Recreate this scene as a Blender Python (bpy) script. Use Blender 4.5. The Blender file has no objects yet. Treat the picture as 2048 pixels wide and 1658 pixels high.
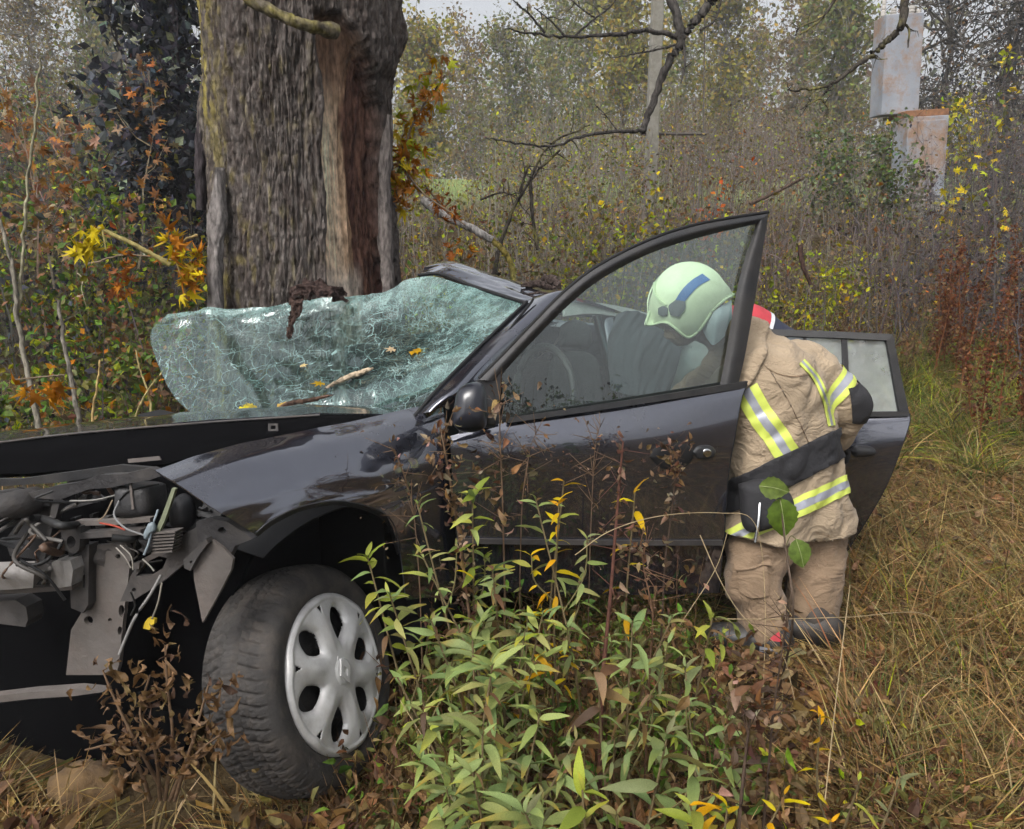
import bpy, bmesh, math
import numpy as np
from mathutils import Vector, Matrix
from mathutils.bvhtree import BVHTree
from mathutils.geometry import tessellate_polygon

SC = bpy.context.scene
COL = SC.collection
R = math.radians

# ---------------------------------------------------------------- camera
FPX, YH, CAMH = 1607.0, 430.0, 1.55          # focal length and horizon row in photo pixels, eye height
PHI = math.atan((829 - YH) / FPX)
cam_d = bpy.data.cameras.new('camera')
cam_d.sensor_fit = 'HORIZONTAL'
cam_d.sensor_width = 36.0
cam_d.lens = 36.0 * FPX / 2048.0
cam_d.clip_start = 0.05
cam_d.clip_end = 2000.0
cam = bpy.data.objects.new('camera', cam_d)
cam.location = (0, 0, CAMH)
cam.rotation_euler = (math.pi / 2 - PHI, 0, 0)
COL.objects.link(cam)
SC.camera = cam

# ---------------------------------------------------------------- sky: overcast
world = bpy.data.worlds.new('World')
SC.world = world
world.use_nodes = True
wn = world.node_tree
wn.nodes.clear()
wo = wn.nodes.new('ShaderNodeOutputWorld')
wb = wn.nodes.new('ShaderNodeBackground')
sky = wn.nodes.new('ShaderNodeTexSky')
sky.sky_type = 'NISHITA'
sky.sun_disc = False
sky.sun_elevation = R(52)
sky.sun_rotation = R(215)
sky.air_density = 1.0
sky.dust_density = 6.0
sky.ozone_density = 1.0
hs = wn.nodes.new('ShaderNodeHueSaturation')
hs.inputs['Saturation'].default_value = 0.22
wn.links.new(sky.outputs[0], hs.inputs['Color'])
wn.links.new(hs.outputs[0], wb.inputs['Color'])
wb.inputs["Strength"].default_value = 0.14
wn.links.new(wb.outputs[0], wo.inputs['Surface'])

sun_d = bpy.data.lights.new('sun', 'SUN')
sun_d.energy = 0.9
sun_d.angle = R(25)
sun_d.color = (1.0, 0.97, 0.93)
sun = bpy.data.objects.new('sun', sun_d)
_az, _el = R(215), R(52)                      # compass style: 0 = +Y, clockwise
_sd = Vector((math.sin(_az) * math.cos(_el), math.cos(_az) * math.cos(_el), math.sin(_el)))
sun.rotation_euler = _sd.to_track_quat('Z', 'Y').to_euler()
sun.location = (-4, -6, 12)
COL.objects.link(sun)

vs = SC.view_settings
vs.view_transform = 'Standard'
vs.look = 'None'
vs.exposure = 0.9
vs.gamma = 1.0
vs.use_curve_mapping = False
SC.cycles.max_bounces = 5
SC.cycles.diffuse_bounces = 2
SC.cycles.glossy_bounces = 3
SC.cycles.transmission_bounces = 3
SC.cycles.transparent_max_bounces = 10
SC.cycles.use_adaptive_sampling = True
SC.cycles.adaptive_threshold = 0.04
SC.cycles.caustics_reflective = False
SC.cycles.caustics_refractive = False

# ================================================================ helpers
FW = np.array([0, math.cos(PHI), -math.sin(PHI)])
UP = np.array([0, math.sin(PHI), math.cos(PHI)])
RT = np.array([1.0, 0, 0])
CAM = np.array([0, 0, CAMH])
rng = np.random.default_rng(7)


def ray(px, py):
    return FW + (px - 1024) / FPX * RT + (829 - py) / FPX * UP


def P(px, py, d):
    """world point seen at photo pixel (px, py) at depth d metres along the view axis"""
    return CAM + d * ray(px, py)


class Plane:
    def __init__(s, p, n):
        s.p = np.array(p, float)
        s.n = np.array(n, float) / np.linalg.norm(n)

    def at(s, px, py, off=0.0):
        r = ray(px, py)
        t = ((s.p + s.n * off - CAM) @ s.n) / (r @ s.n)
        return CAM + t * r


def onground(px, py):
    d = 2.0
    for _ in range(40):
        p = P(px, py, d)
        d += (p[2] - float(gz(p[0], p[1]))) * 0.8
        d = max(0.5, min(d, 80))
    return P(px, py, d)


# ---------------------------------------------------------------- noise
def _hash(ix, iy, iz):
    h = (ix * 374761393 + iy * 668265263 + iz * 2147483647 + 1274126177) & 0xFFFFFFFF
    h = ((h ^ (h >> 13)) * 1274126177) & 0xFFFFFFFF
    h = ((h ^ (h >> 15)) * 2246822519) & 0xFFFFFFFF
    return ((h ^ (h >> 16)) & 0xFFFF) / 65535.0


def vnoise(x, y, z=0.0):
    x, y, z = np.broadcast_arrays(np.asarray(x, float), np.asarray(y, float), np.asarray(z, float))
    ix, iy, iz = np.floor(x).astype(np.int64), np.floor(y).astype(np.int64), np.floor(z).astype(np.int64)
    fx, fy, fz = x - ix, y - iy, z - iz
    fx, fy, fz = fx * fx * (3 - 2 * fx), fy * fy * (3 - 2 * fy), fz * fz * (3 - 2 * fz)
    o = 0
    for a in (0, 1):
        for b in (0, 1):
            for c in (0, 1):
                w = (fx if a else 1 - fx) * (fy if b else 1 - fy) * (fz if c else 1 - fz)
                o = o + w * _hash(ix + a, iy + b, iz + c)
    return o * 2 - 1


def fbm(x, y, z=0.0, oc=4):
    o, a, f = 0, 0.5, 1.0
    for _ in range(oc):
        o = o + a * vnoise(np.asarray(x) * f, np.asarray(y) * f, np.asarray(z) * f)
        a *= 0.5
        f *= 2.03
    return o


def sstep(a, b, x):
    t = np.clip((np.asarray(x, float) - a) / (b - a), 0, 1)
    return t * t * (3 - 2 * t)


def _sp(t, w=0.8):
    return w * np.log1p(np.exp(np.clip(np.asarray(t, float) / w, -30, 30)))


def gz(x, y):
    """ground height: flat verge, a bank rising behind the car, then gentle fields"""
    x, y = np.asarray(x, float), np.asarray(y, float)
    z = 0.19 * _sp(y - 5.0) - 0.115 * _sp(y - 14, 2.0) - 0.075 * _sp(y - 48, 4.0)
    z = z + 0.05 * vnoise(x * 1.3, y * 1.3, 3.3) * sstep(0.5, 2.5, np.abs(y) + np.abs(x) * 0.3)
    z = z + 0.15 * vnoise(x * 0.25, y * 0.25, 8.1) * sstep(5, 9, y)
    return z


# ---------------------------------------------------------------- mesh batch
class NB:
    """numpy mesh batch, one object when built"""

    def __init__(s):
        s.v, s.f, s.c, s.m, s.n = [], [], [], [], 0

    def add(s, v, f, c=None, m=0):
        v = np.asarray(v, float).reshape(-1, 3)
        if len(v) == 0:
            return
        f = np.asarray(f, np.int64)
        s.v.append(v)
        s.f.append(f + s.n)
        s.m.append(np.full(len(f), m, np.int32))
        if c is None:
            c = np.ones((len(v), 3))
        c = np.asarray(c, float)
        if c.ndim == 1:
            c = np.tile(c, (len(v), 1))
        s.c.append(c)
        s.n += len(v)

    def mesh(s, name, mats, smooth=False):
        me = bpy.data.meshes.new(name)
        v = np.concatenate(s.v)
        me.vertices.add(len(v))
        me.vertices.foreach_set('co', v.astype(np.float32).ravel())
        ls = np.concatenate([f.ravel() for f in s.f]).astype(np.int32)
        tot = np.concatenate([np.full(len(f), f.shape[1], np.int32) for f in s.f])
        st = np.concatenate([[0], np.cumsum(tot)[:-1]]).astype(np.int32)
        me.loops.add(len(ls))
        me.loops.foreach_set('vertex_index', ls)
        me.polygons.add(len(tot))
        me.polygons.foreach_set('loop_start', st)
        me.polygons.foreach_set('material_index', np.concatenate(s.m))
        me.polygons.foreach_set('use_smooth', np.full(len(tot), smooth, bool))
        me.update(calc_edges=True)
        a = me.attributes.new('col', 'FLOAT_COLOR', 'POINT')
        c = np.concatenate(s.c)
        a.data.foreach_set('color', np.concatenate([c, np.ones((len(c), 1))], 1).astype(np.float32).ravel())
        for m in (mats if isinstance(mats, (list, tuple)) else [mats]):
            me.materials.append(m)
        return me

    def build(s, name, mats, parent=None, smooth=False, **kw):
        return link(name, s.mesh(name, mats, smooth), parent, **kw)


def link(name, me, parent=None, label=None, cat=None, group=None, kind=None, loc=None):
    o = bpy.data.objects.new(name, me)
    COL.objects.link(o)
    if parent is not None:
        o.parent = parent
    if loc is not None:
        o.location = loc
    tag(o, label, cat, group, kind)
    return o


def tag(o, label=None, cat=None, group=None, kind=None):
    if label:
        o['label'] = label
    if cat:
        o['category'] = cat
    if group:
        o['group'] = group
    if kind:
        o['kind'] = kind
    return o


def thing(name, label, cat, group=None, loc=None):
    """an Empty that parents the parts; parts are modelled in world space and shifted under it"""
    o = bpy.data.objects.new(name, None)
    o.empty_display_size = 0.1
    COL.objects.link(o)
    if loc is not None:
        o.location = loc
    return tag(o, label, cat, group)


# ---- geometry generators returning (verts, quads)
def tubes(pts, rad, sides=3):
    """pts (N,K,3), rad (N,K) -> verts, quads"""
    pts = np.asarray(pts, float)
    if pts.ndim == 2:
        pts = pts[None]
    N, K, _ = pts.shape
    rad = np.broadcast_to(np.asarray(rad, float), (N, K))
    t = np.gradient(pts, axis=1)
    t /= np.linalg.norm(t, axis=2, keepdims=True) + 1e-9
    ref = np.where(np.abs(t[..., 2:3]) > 0.75, np.array([1.0, 0.13, 0.0]), np.array([0.07, 0.05, 1.0]))
    a = np.cross(t, ref)
    a /= np.linalg.norm(a, axis=2, keepdims=True) + 1e-9
    b = np.cross(t, a)
    th = np.arange(sides) * 2 * math.pi / sides
    ring = (a[:, :, None] * np.cos(th)[None, None, :, None] + b[:, :, None] * np.sin(th)[None, None, :, None])
    v = pts[:, :, None] + ring * rad[:, :, None, None]
    idx = np.arange(N * K * sides).reshape(N, K, sides)
    i0 = idx[:, :-1]
    i1 = idx[:, 1:]
    f = np.stack([i0, np.roll(i0, -1, 2), np.roll(i1, -1, 2), i1], -1).reshape(-1, 4)
    return v.reshape(-1, 3), f


def smooth_path(pts, n=24):
    """Catmull-Rom through control points"""
    p = np.asarray(pts, float)
    p = np.concatenate([[2 * p[0] - p[1]], p, [2 * p[-1] - p[-2]]])
    m = len(p) - 3
    o = []
    for u in np.linspace(0, m - 1e-6, n):
        i = int(u)
        t = u - i
        a, b, c, d = p[i:i + 4]
        o.append(0.5 * (2 * b + (c - a) * t + (2 * a - 5 * b + 4 * c - d) * t * t + (3 * b - a - 3 * c + d) * t ** 3))
    return np.array(o)


def resample(pts, n):
    p = np.asarray(pts, float)
    s = np.concatenate([[0], np.cumsum(np.linalg.norm(np.diff(p, axis=0), axis=1))])
    u = np.linspace(0, s[-1], n)
    return np.stack([np.interp(u, s, p[:, k]) for k in range(p.shape[1])], 1)


def frames(ax, nrm):
    ax = ax / (np.linalg.norm(ax, axis=1, keepdims=True) + 1e-9)
    nrm = nrm - ax * (nrm * ax).sum(1, keepdims=True)
    nrm = nrm / (np.linalg.norm(nrm, axis=1, keepdims=True) + 1e-9)
    return np.cross(ax, nrm), ax, nrm


def inst(tv, tf, pos, ax, nrm, sc):
    """copies of a template (x side, y axis, z normal)"""
    pos, ax, nrm = (np.asarray(q, float).reshape(-1, 3) for q in (pos, ax, nrm))
    N = len(pos)
    sc = np.broadcast_to(np.asarray(sc, float).reshape(-1, 1) if np.ndim(sc) == 1 else np.asarray(sc, float), (N, 3) if np.ndim(sc) == 2 else (N, 1))
    if sc.shape[1] == 1:
        sc = np.repeat(sc, 3, 1)
    s, a, n = frames(ax, nrm)
    v = pos[:, None] + (tv[None, :, 0:1] * sc[:, None, 0:1]) * s[:, None] + (tv[None, :, 1:2] * sc[:, None, 1:2]) * a[:, None] + (tv[None, :, 2:3] * sc[:, None, 2:3]) * n[:, None]
    k = len(tv)
    f = (tf[None] + (np.arange(N) * k)[:, None, None]).reshape(-1, tf.shape[1])
    return v.reshape(-1, 3), f


def rep(c, k):
    return np.repeat(np.asarray(c, float), k, 0)


# leaf templates -------------------------------------------------
def t_small():
    return np.array([[0, 0, 0], [.34, .5, .07], [0, 1, -.06], [-.34, .5, .07]], float), np.array([[0, 1, 2, 3]])


def t_lance(n=5, w=0.14, droop=0.25, fold=0.05, wave=0.0):
    v, f = [], []
    for i in range(n + 1):
        t = i / n
        hw = w * (math.sin(math.pi * min(1, t ** 0.8 * 1.0)) ** 0.85 if 0 < t < 1 else 0.03)
        z = -droop * t * t
        y = t * (1 - 0.12 * droop * t)
        ww = wave * math.sin(t * 9)
        v += [[-hw, y, z + fold * hw / w + ww], [0, y, z], [hw, y, z + fold * hw / w - ww]]
    for i in range(n):
        a = i * 3
        f += [[a, a + 1, a + 4, a + 3], [a + 1, a + 2, a + 5, a + 4]]
    return np.array(v, float), np.array(f)


def t_maple(curl=0.15):
    lobes = [(-150, .55), (-128, .22), (-100, .62), (-78, .30), (-50, .85), (-28, .40), (0, 1.0), (28, .40), (50, .85), (78, .30), (100, .62), (128, .22), (150, .55)]
    v = [[0, 0, 0]]
    for a, r in lobes:
        t = R(a)
        v.append([math.sin(t) * r * .62, .35 + math.cos(t) * r * .62, -curl * r * r * (1 + .5 * math.sin(3 * t))])
    v[0] = [0, .35, .03]
    v.append([0, .05, 0])
    n = len(v) - 1
    f = [[0, i, i + 1] for i in range(1, n)] + [[0, n, 1]]
    return np.array(v, float), np.array(f)


def t_blade(n=3, bend=0.35):
    v, f = [], []
    for i in range(n):
        t = i / n
        w = 0.5 * (1 - t * 0.75)
        v += [[-w, t, -bend * t * t], [w, t, -bend * t * t]]
    v.append([0, 1, -bend])
    for i in range(n - 1):
        a = 2 * i
        f.append([a, a + 1, a + 3, a + 2])
    f.append([2 * n - 2, 2 * n - 1, 2 * n, 2 * n])
    return np.array(v, float), f


def blades(pos, dirs, L, W, bend, n=4):
    """curved tapered grass blades; dirs = start direction, bend pulls tip down/outwards"""
    N = len(pos)
    t = np.linspace(0, 1, n + 1)
    dirs = dirs / np.linalg.norm(dirs, axis=1, keepdims=True)
    h = dirs.copy()
    h[:, 2] = 0
    h = h / (np.linalg.norm(h, axis=1, keepdims=True) + 1e-6)
    L = L[:, None]
    side = np.cross(dirs, np.array([0, 0, 1.0])) + rng.normal(0, .35, (N, 3))
    side -= dirs * (side * dirs).sum(1, keepdims=True)
    side /= np.linalg.norm(side, axis=1, keepdims=True) + 1e-9
    c = pos[:, None] + dirs[:, None] * (L * t)[..., None] + (h * 0.6 + np.array([0, 0, -0.8]))[:, None] * (L * bend[:, None] * t * t)[..., None]
    w = (W[:, None] * (1 - t ** 1.5 * 0.93) * 0.5)[..., None]
    v = np.stack([c - side[:, None] * w, c + side[:, None] * w], 2)       # N,n+1,2,3
    idx = np.arange(N * (n + 1) * 2).reshape(N, n + 1, 2)
    f = np.stack([idx[:, :-1, 0], idx[:, :-1, 1], idx[:, 1:, 1], idx[:, 1:, 0]], -1).reshape(-1, 4)
    return v.reshape(-1, 3), f, (n + 1) * 2


def runit(n, up=0.0):
    v = rng.normal(0, 1, (n, 3))
    v[:, 2] += up
    return v / (np.linalg.norm(v, axis=1, keepdims=True) + 1e-9)


def palette(n, pal, jit=0.25):
    w = np.array([p[1] for p in pal], float)
    k = rng.choice(len(pal), n, p=w / w.sum())
    c = np.array([p[0] for p in pal])[k]
    return np.clip(c * (1 + rng.normal(0, jit, (n, 1))) * (1 + rng.normal(0, jit * .3, (n, 3))), 0.004, 0.9)


# ---------------------------------------------------------------- materials
def new_mat(name):
    m = bpy.data.materials.new(name)
    m.use_nodes = True
    nt = m.node_tree
    nt.nodes.clear()
    out = nt.nodes.new('ShaderNodeOutputMaterial')
    return m, nt, out


def N_(nt, kind, **kw):
    n = nt.nodes.new(kind)
    for k, v in kw.items():
        if k in n.inputs:
            n.inputs[k].default_value = v
        else:
            setattr(n, k, v)
    return n


def ramp(nt, fac, stops):
    r = nt.nodes.new('ShaderNodeValToRGB')
    el = r.color_ramp.elements
    el[0].position, el[0].color = stops[0][0], (*stops[0][1], 1)
    el[1].position, el[1].color = stops[1][0], (*stops[1][1], 1)
    for p, c in stops[2:]:
        e = el.new(p)
        e.color = (*c, 1)
    nt.links.new(fac, r.inputs[0])
    return r.outputs[0]


def mat(name, col, rough=0.6, metal=0.0, col2=None, scale=20, bump=0.0, bscale=80, coat=0.0, spec=0.5, dirt=None, dscale=6, damt=0.5, sheen=0.0):
    """principled surface whose colour wanders between two tones, with fine relief and optional dirt"""
    m, nt, out = new_mat(name)
    b = N_(nt, 'ShaderNodeBsdfPrincipled', Roughness=rough, Metallic=metal)
    b.inputs['Coat Weight'].default_value = coat
    b.inputs['Coat Roughness'].default_value = 0.06
    b.inputs['Specular IOR Level'].default_value = spec
    if sheen:
        b.inputs['Sheen Weight'].default_value = sheen
    tc = N_(nt, 'ShaderNodeTexCoord')
    n1 = N_(nt, 'ShaderNodeTexNoise', Scale=scale, Detail=6.0, Roughness=0.6)
    nt.links.new(tc.outputs['Object'], n1.inputs['Vector'])
    c2 = col2 or tuple(c * 0.7 for c in col)
    c = ramp(nt, n1.outputs[0], [(0.32, c2), (0.68, col)])
    if dirt:
        n2 = N_(nt, 'ShaderNodeTexNoise', Scale=dscale, Detail=8.0, Roughness=0.7)
        nt.links.new(tc.outputs['Object'], n2.inputs['Vector'])
        f = ramp(nt, n2.outputs[0], [(0.45, (0, 0, 0)), (0.72, (damt,) * 3)])
        mx = N_(nt, 'ShaderNodeMixRGB')
        nt.links.new(f, mx.inputs[0])
        nt.links.new(c, mx.inputs[1])
        mx.inputs[2].default_value = (*dirt, 1)
        c = mx.outputs[0]
        ma = N_(nt, 'ShaderNodeMath', operation='MULTIPLY_ADD')
        nt.links.new(f, ma.inputs[0])
        ma.inputs[1].default_value = 0.5
        ma.inputs[2].default_value = rough
        nt.links.new(ma.outputs[0], b.inputs['Roughness'])
        if coat:
            mc = N_(nt, 'ShaderNodeMath', operation='MULTIPLY_ADD')
            nt.links.new(f, mc.inputs[0])
            mc.inputs[1].default_value = -coat
            mc.inputs[2].default_value = coat
            nt.links.new(mc.outputs[0], b.inputs['Coat Weight'])
    nt.links.new(c, b.inputs['Base Color'])
    if bump:
        n3 = N_(nt, 'ShaderNodeTexNoise', Scale=bscale, Detail=5.0, Roughness=0.6)
        nt.links.new(tc.outputs['Object'], n3.inputs['Vector'])
        bp = N_(nt, 'ShaderNodeBump', Strength=bump, Distance=0.01)
        nt.links.new(n3.outputs[0], bp.inputs['Height'])
        nt.links.new(bp.outputs[0], b.inputs['Normal'])
    nt.links.new(b.outputs[0], out.inputs[0])
    return m


def attr_mat(name, rough=0.75, transl=0.0, scale=40, var=0.25, bump=0.0, bscale=60, spec=0.3, stretch=None, sat=1.0, val=1.0):
    """colour from the 'col' attribute (each leaf or stem has its own colour), fine mottling on top"""
    m, nt, out = new_mat(name)
    at = N_(nt, 'ShaderNodeAttribute', attribute_name='col')
    tc = N_(nt, 'ShaderNodeTexCoord')
    n1 = N_(nt, 'ShaderNodeTexNoise', Scale=scale, Detail=4.0)
    nt.links.new(tc.outputs['Object'], n1.inputs['Vector'])
    mr = N_(nt, 'ShaderNodeMapRange')
    mr.inputs[1].default_value = 0.25
    mr.inputs[2].default_value = 0.75
    mr.inputs[3].default_value = 1 - var
    mr.inputs[4].default_value = 1 + var
    nt.links.new(n1.outputs[0], mr.inputs[0])
    mul = N_(nt, 'ShaderNodeVectorMath', operation='SCALE')
    hsv = N_(nt, 'ShaderNodeHueSaturation', Saturation=sat, Value=val)
    nt.links.new(at.outputs['Color'], hsv.inputs['Color'])
    nt.links.new(hsv.outputs[0], mul.inputs[0])
    nt.links.new(mr.outputs[0], mul.inputs['Scale'])
    b = N_(nt, 'ShaderNodeBsdfPrincipled', Roughness=rough)
    b.inputs['Specular IOR Level'].default_value = spec
    nt.links.new(mul.outputs[0], b.inputs['Base Color'])
    if bump:
        bp = N_(nt, 'ShaderNodeBump', Strength=bump, Distance=0.01)
        n2 = N_(nt, 'ShaderNodeTexNoise', Scale=bscale, Detail=6.0, Roughness=0.65)
        src = tc.outputs['Object']
        if stretch:
            mp = N_(nt, 'ShaderNodeMapping')
            mp.inputs['Scale'].default_value = stretch
            nt.links.new(src, mp.inputs[0])
            src = mp.outputs[0]
            nt.links.new(src, n1.inputs['Vector'])
            bp.inputs['Distance'].default_value = .02
        nt.links.new(src, n2.inputs['Vector'])
        nt.links.new(n2.outputs[0], bp.inputs['Height'])
        nt.links.new(bp.outputs[0], b.inputs['Normal'])
    o = b.outputs[0]
    if transl:
        tr = N_(nt, 'ShaderNodeBsdfTranslucent')
        nt.links.new(mul.outputs[0], tr.inputs[0])
        mx = N_(nt, 'ShaderNodeMixShader')
        mx.inputs[0].default_value = transl
        nt.links.new(o, mx.inputs[1])
        nt.links.new(tr.outputs[0], mx.inputs[2])
        o = mx.outputs[0]
    nt.links.new(o, out.inputs[0])
    return m


M = {}
M['leaf'] = attr_mat('leaf', rough=0.62, transl=0.3, scale=70, var=0.35, spec=0.28, sat=1.18, val=1.12)
M['stem'] = attr_mat('stem', rough=0.85, scale=50, var=0.35, bump=0.4, bscale=90)
M['grass'] = attr_mat('grass', rough=0.7, transl=0.25, scale=25, var=0.3, sat=1.15, val=1.05)

# colours of leaves and stems (albedo)
OLIVE = (.105, .105, .04)
GREEN = (.085, .135, .035)
LGREEN = (.16, .22, .055)
YEL = (.46, .35, .045)
YGREEN = (.27, .29, .05)
ORANGE = (.33, .14, .035)
RUST = (.19, .07, .025)
BROWN = (.13, .08, .045)
DBROWN = (.065, .04, .026)
GREY = (.17, .15, .125)
DGREY = (.075, .065, .055)
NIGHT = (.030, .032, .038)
STRAW = (.36, .27, .14)
DSTRAW = (.22, .145, .065)


# ---------------------------------------------------------------- plants
def shrub(base, h, nst=9, spread=0.5, lean=0.25, r0=0.012, ntw=8, nlf=400, lsz=0.05, pal=((OLIVE, 1),), scol=GREY, tmpl=None, tlen=0.3, low=0.2, wob=0.06, sides=3, lean_dir=None, tw2=0, droop=0.0):
    """stems + twigs -> (NB stems, NB leaves)"""
    base = np.asarray(base, float)
    S, L = NB(), NB()
    K = 7
    t = np.linspace(0, 1, K)
    ang = rng.uniform(0, 2 * math.pi, nst)
    rad = spread * np.sqrt(rng.uniform(0, 1, nst)) * 0.45
    b = base + np.stack([np.cos(ang) * rad, np.sin(ang) * rad, np.zeros(nst) - 0.05], 1)
    d = np.stack([np.cos(ang), np.sin(ang), np.zeros(nst)], 1) * (lean * rng.uniform(.3, 1.3, nst))[:, None] + rng.normal(0, lean * .35, (nst, 3))
    if lean_dir is not None:
        d = d + np.asarray(lean_dir, float)
    d[:, 2] = 1
    hh = h * rng.uniform(.6, 1.0, nst)
    pts = b[:, None] + d[:, None] * (hh[:, None] * t)[..., None]
    w = np.cumsum(rng.normal(0, wob, (nst, K, 3)) * np.array([1, 1, .3]), 1) * hh[:, None, None] * .35
    pts = pts + w * t[None, :, None]
    r = r0 * (hh / h)[:, None] * (1 - .82 * t)
    v, f = tubes(pts, r, sides)
    S.add(v, f, rep(palette(nst, [(scol, 1)], .2), K * sides))
    # twigs
    n2 = nst * ntw
    tips = []
    if n2:
        si = np.repeat(np.arange(nst), ntw)
        tt = rng.uniform(low, .98, n2)
        k0 = np.minimum((tt * (K - 1)).astype(int), K - 2)
        fr = tt * (K - 1) - k0
        p0 = pts[si, k0] * (1 - fr)[:, None] + pts[si, k0 + 1] * fr[:, None]
        dd = runit(n2, .45)
        ln = h * tlen * rng.uniform(.35, 1, n2) * (1.15 - .75 * tt)
        T = np.linspace(0, 1, 4)
        tp = p0[:, None] + dd[:, None] * (ln[:, None] * T)[..., None]
        tp[:, :, 2] += (ln[:, None] * T ** 2) * (rng.normal(.1, .2, n2) - droop)[:, None]
        tp += rng.normal(0, .03, tp.shape) * ln[:, None, None]
        v, f = tubes(tp, (r0 * .38) * (1.1 - .8 * T)[None] * rng.uniform(.5, 1, n2)[:, None], 3)
        S.add(v, f, rep(palette(n2, [(scol, 1)], .25), 12))
        if tw2:
            n3 = n2 * tw2
            s3 = np.repeat(np.arange(n2), tw2)
            kk = rng.integers(1, 4, n3)
            q0 = tp[s3, kk]
            d3 = runit(n3, .3) + dd[s3] * .7
            l3 = ln[s3] * rng.uniform(.2, .55, n3)
            q = q0[:, None] + d3[:, None] * (l3[:, None] * np.linspace(0, 1, 3))[..., None]
            v, f = tubes(q, (r0 * .18) * np.array([1.2, .8, .4])[None], 3)
            S.add(v, f, rep(palette(n3, [(scol, 1)], .25), 9))
            tp = np.concatenate([tp[:, 1:], np.concatenate([q], 1)]) if False else tp
            tips = [q.reshape(-1, 3)]
        tips = [tp[:, 1:].reshape(-1, 3)] + list(tips)
    tips = np.concatenate(tips) if len(tips) else pts[:, 3:].reshape(-1, 3)
    if nlf:
        k = rng.integers(0, len(tips), nlf)
        p = tips[k] + rng.normal(0, lsz * .8, (nlf, 3))
        tv, tf = tmpl or t_small()
        ax = runit(nlf, -.35)
        nr = runit(nlf, .9)
        v, f = inst(tv, tf, p, ax, nr, lsz * rng.uniform(.55, 1.35, nlf))
        L.add(v, f, rep(palette(nlf, pal, .28), len(tv)))
    return S, L


def place_shrub(name, label, cat, base, h, group=None, sname='stems', lname='foliage', **kw):
    S, L = shrub(base, h, **kw)
    root = thing(name, label, cat, group)
    if S.n:
        S.build(sname, M['stem'], root)
    if L.n:
        L.build(lname, M['leaf'], root)
    return root

# ================================================================ ground
def build_ground():
    xs = np.concatenate([-np.geomspace(900, 7, 26), np.linspace(-6.6, 6.6, 110), np.geomspace(7, 900, 26)])
    ys = np.concatenate([-np.geomspace(900, 3, 22), np.linspace(-2.7, 9, 110), np.linspace(9.4, 40, 50), np.geomspace(42, 1200, 24)])
    X, Y = np.meshgrid(xs, ys)
    Z = gz(X, Y)
    near = sstep(12, 7, np.hypot(X, Y - 3))
    Z = Z + near * 0.03 * fbm(X * 6, Y * 6, 1.0)
    v = np.stack([X, Y, Z], -1).reshape(-1, 3)
    n, m = Y.shape
    i = np.arange(n * m).reshape(n, m)
    f = np.stack([i[:-1, :-1], i[:-1, 1:], i[1:, 1:], i[1:, :-1]], -1).reshape(-1, 4)
    b = NB()
    b.add(v, f)
    mt, nt, out = new_mat('soil_and_thatch')
    tc = N_(nt, 'ShaderNodeTexCoord')
    n1 = N_(nt, 'ShaderNodeTexNoise', Scale=3.0, Detail=9.0, Roughness=0.7)
    n2 = N_(nt, 'ShaderNodeTexNoise', Scale=45.0, Detail=5.0, Roughness=0.7)
    nt.links.new(tc.outputs['Object'], n1.inputs['Vector'])
    nt.links.new(tc.outputs['Object'], n2.inputs['Vector'])
    c1 = ramp(nt, n1.outputs[0], [(0.3, (.055, .04, .022)), (0.7, (.11, .08, .04))])
    c2 = ramp(nt, n2.outputs[0], [(0.35, (.35, .3, .25)), (0.7, (1, 1, 1))])
    mx = N_(nt, 'ShaderNodeMixRGB', blend_type='MULTIPLY')
    mx.inputs[0].default_value = 1
    nt.links.new(c1, mx.inputs[1])
    nt.links.new(c2, mx.inputs[2])
    # the meadow beyond the bank is green
    sp = N_(nt, 'ShaderNodeSeparateXYZ')
    nt.links.new(tc.outputs['Object'], sp.inputs[0])
    ma = N_(nt, 'ShaderNodeMapRange')
    ma.inputs[1].default_value = 15.0
    ma.inputs[2].default_value = 19.0
    nt.links.new(sp.outputs['Y'], ma.inputs[0])
    mg = N_(nt, 'ShaderNodeMixRGB')
    nt.links.new(ma.outputs[0], mg.inputs[0])
    nt.links.new(mx.outputs[0], mg.inputs[1])
    cg = ramp(nt, n1.outputs[0], [(0.3, (.13, .18, .06)), (0.7, (.21, .27, .10))])
    nt.links.new(cg, mg.inputs[2])
    bs = N_(nt, 'ShaderNodeBsdfPrincipled', Roughness=0.95)
    bs.inputs['Specular IOR Level'].default_value = 0.1
    nt.links.new(mg.outputs[0], bs.inputs['Base Color'])
    bp = N_(nt, 'ShaderNodeBump', Strength=0.8, Distance=0.02)
    nt.links.new(n2.outputs[0], bp.inputs['Height'])
    nt.links.new(bp.outputs[0], bs.inputs['Normal'])
    nt.links.new(bs.outputs[0], out.inputs[0])
    b.build('ground', mt, smooth=True, kind='structure', label='brown soil and dead thatch of the verge rising to a green meadow', cat='ground')


build_ground()

# ================================================================ the big old tree the car hit
TX, TY = -1.0, 3.98


def trunk_radius(z):
    return np.interp(z, [-0.3, 0.1, 0.5, 1.15, 1.8, 2.56, 3.4, 5.2], [.70, .60, .50, .442, .410, .432, .45, .40])


def trunk_center(z):
    return TX + np.interp(z, [0, 1.15, 1.8, 2.6, 5.2], [0.0, 0.0, 0.01, 0.045, 0.10]), TY + 0 * z


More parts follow.
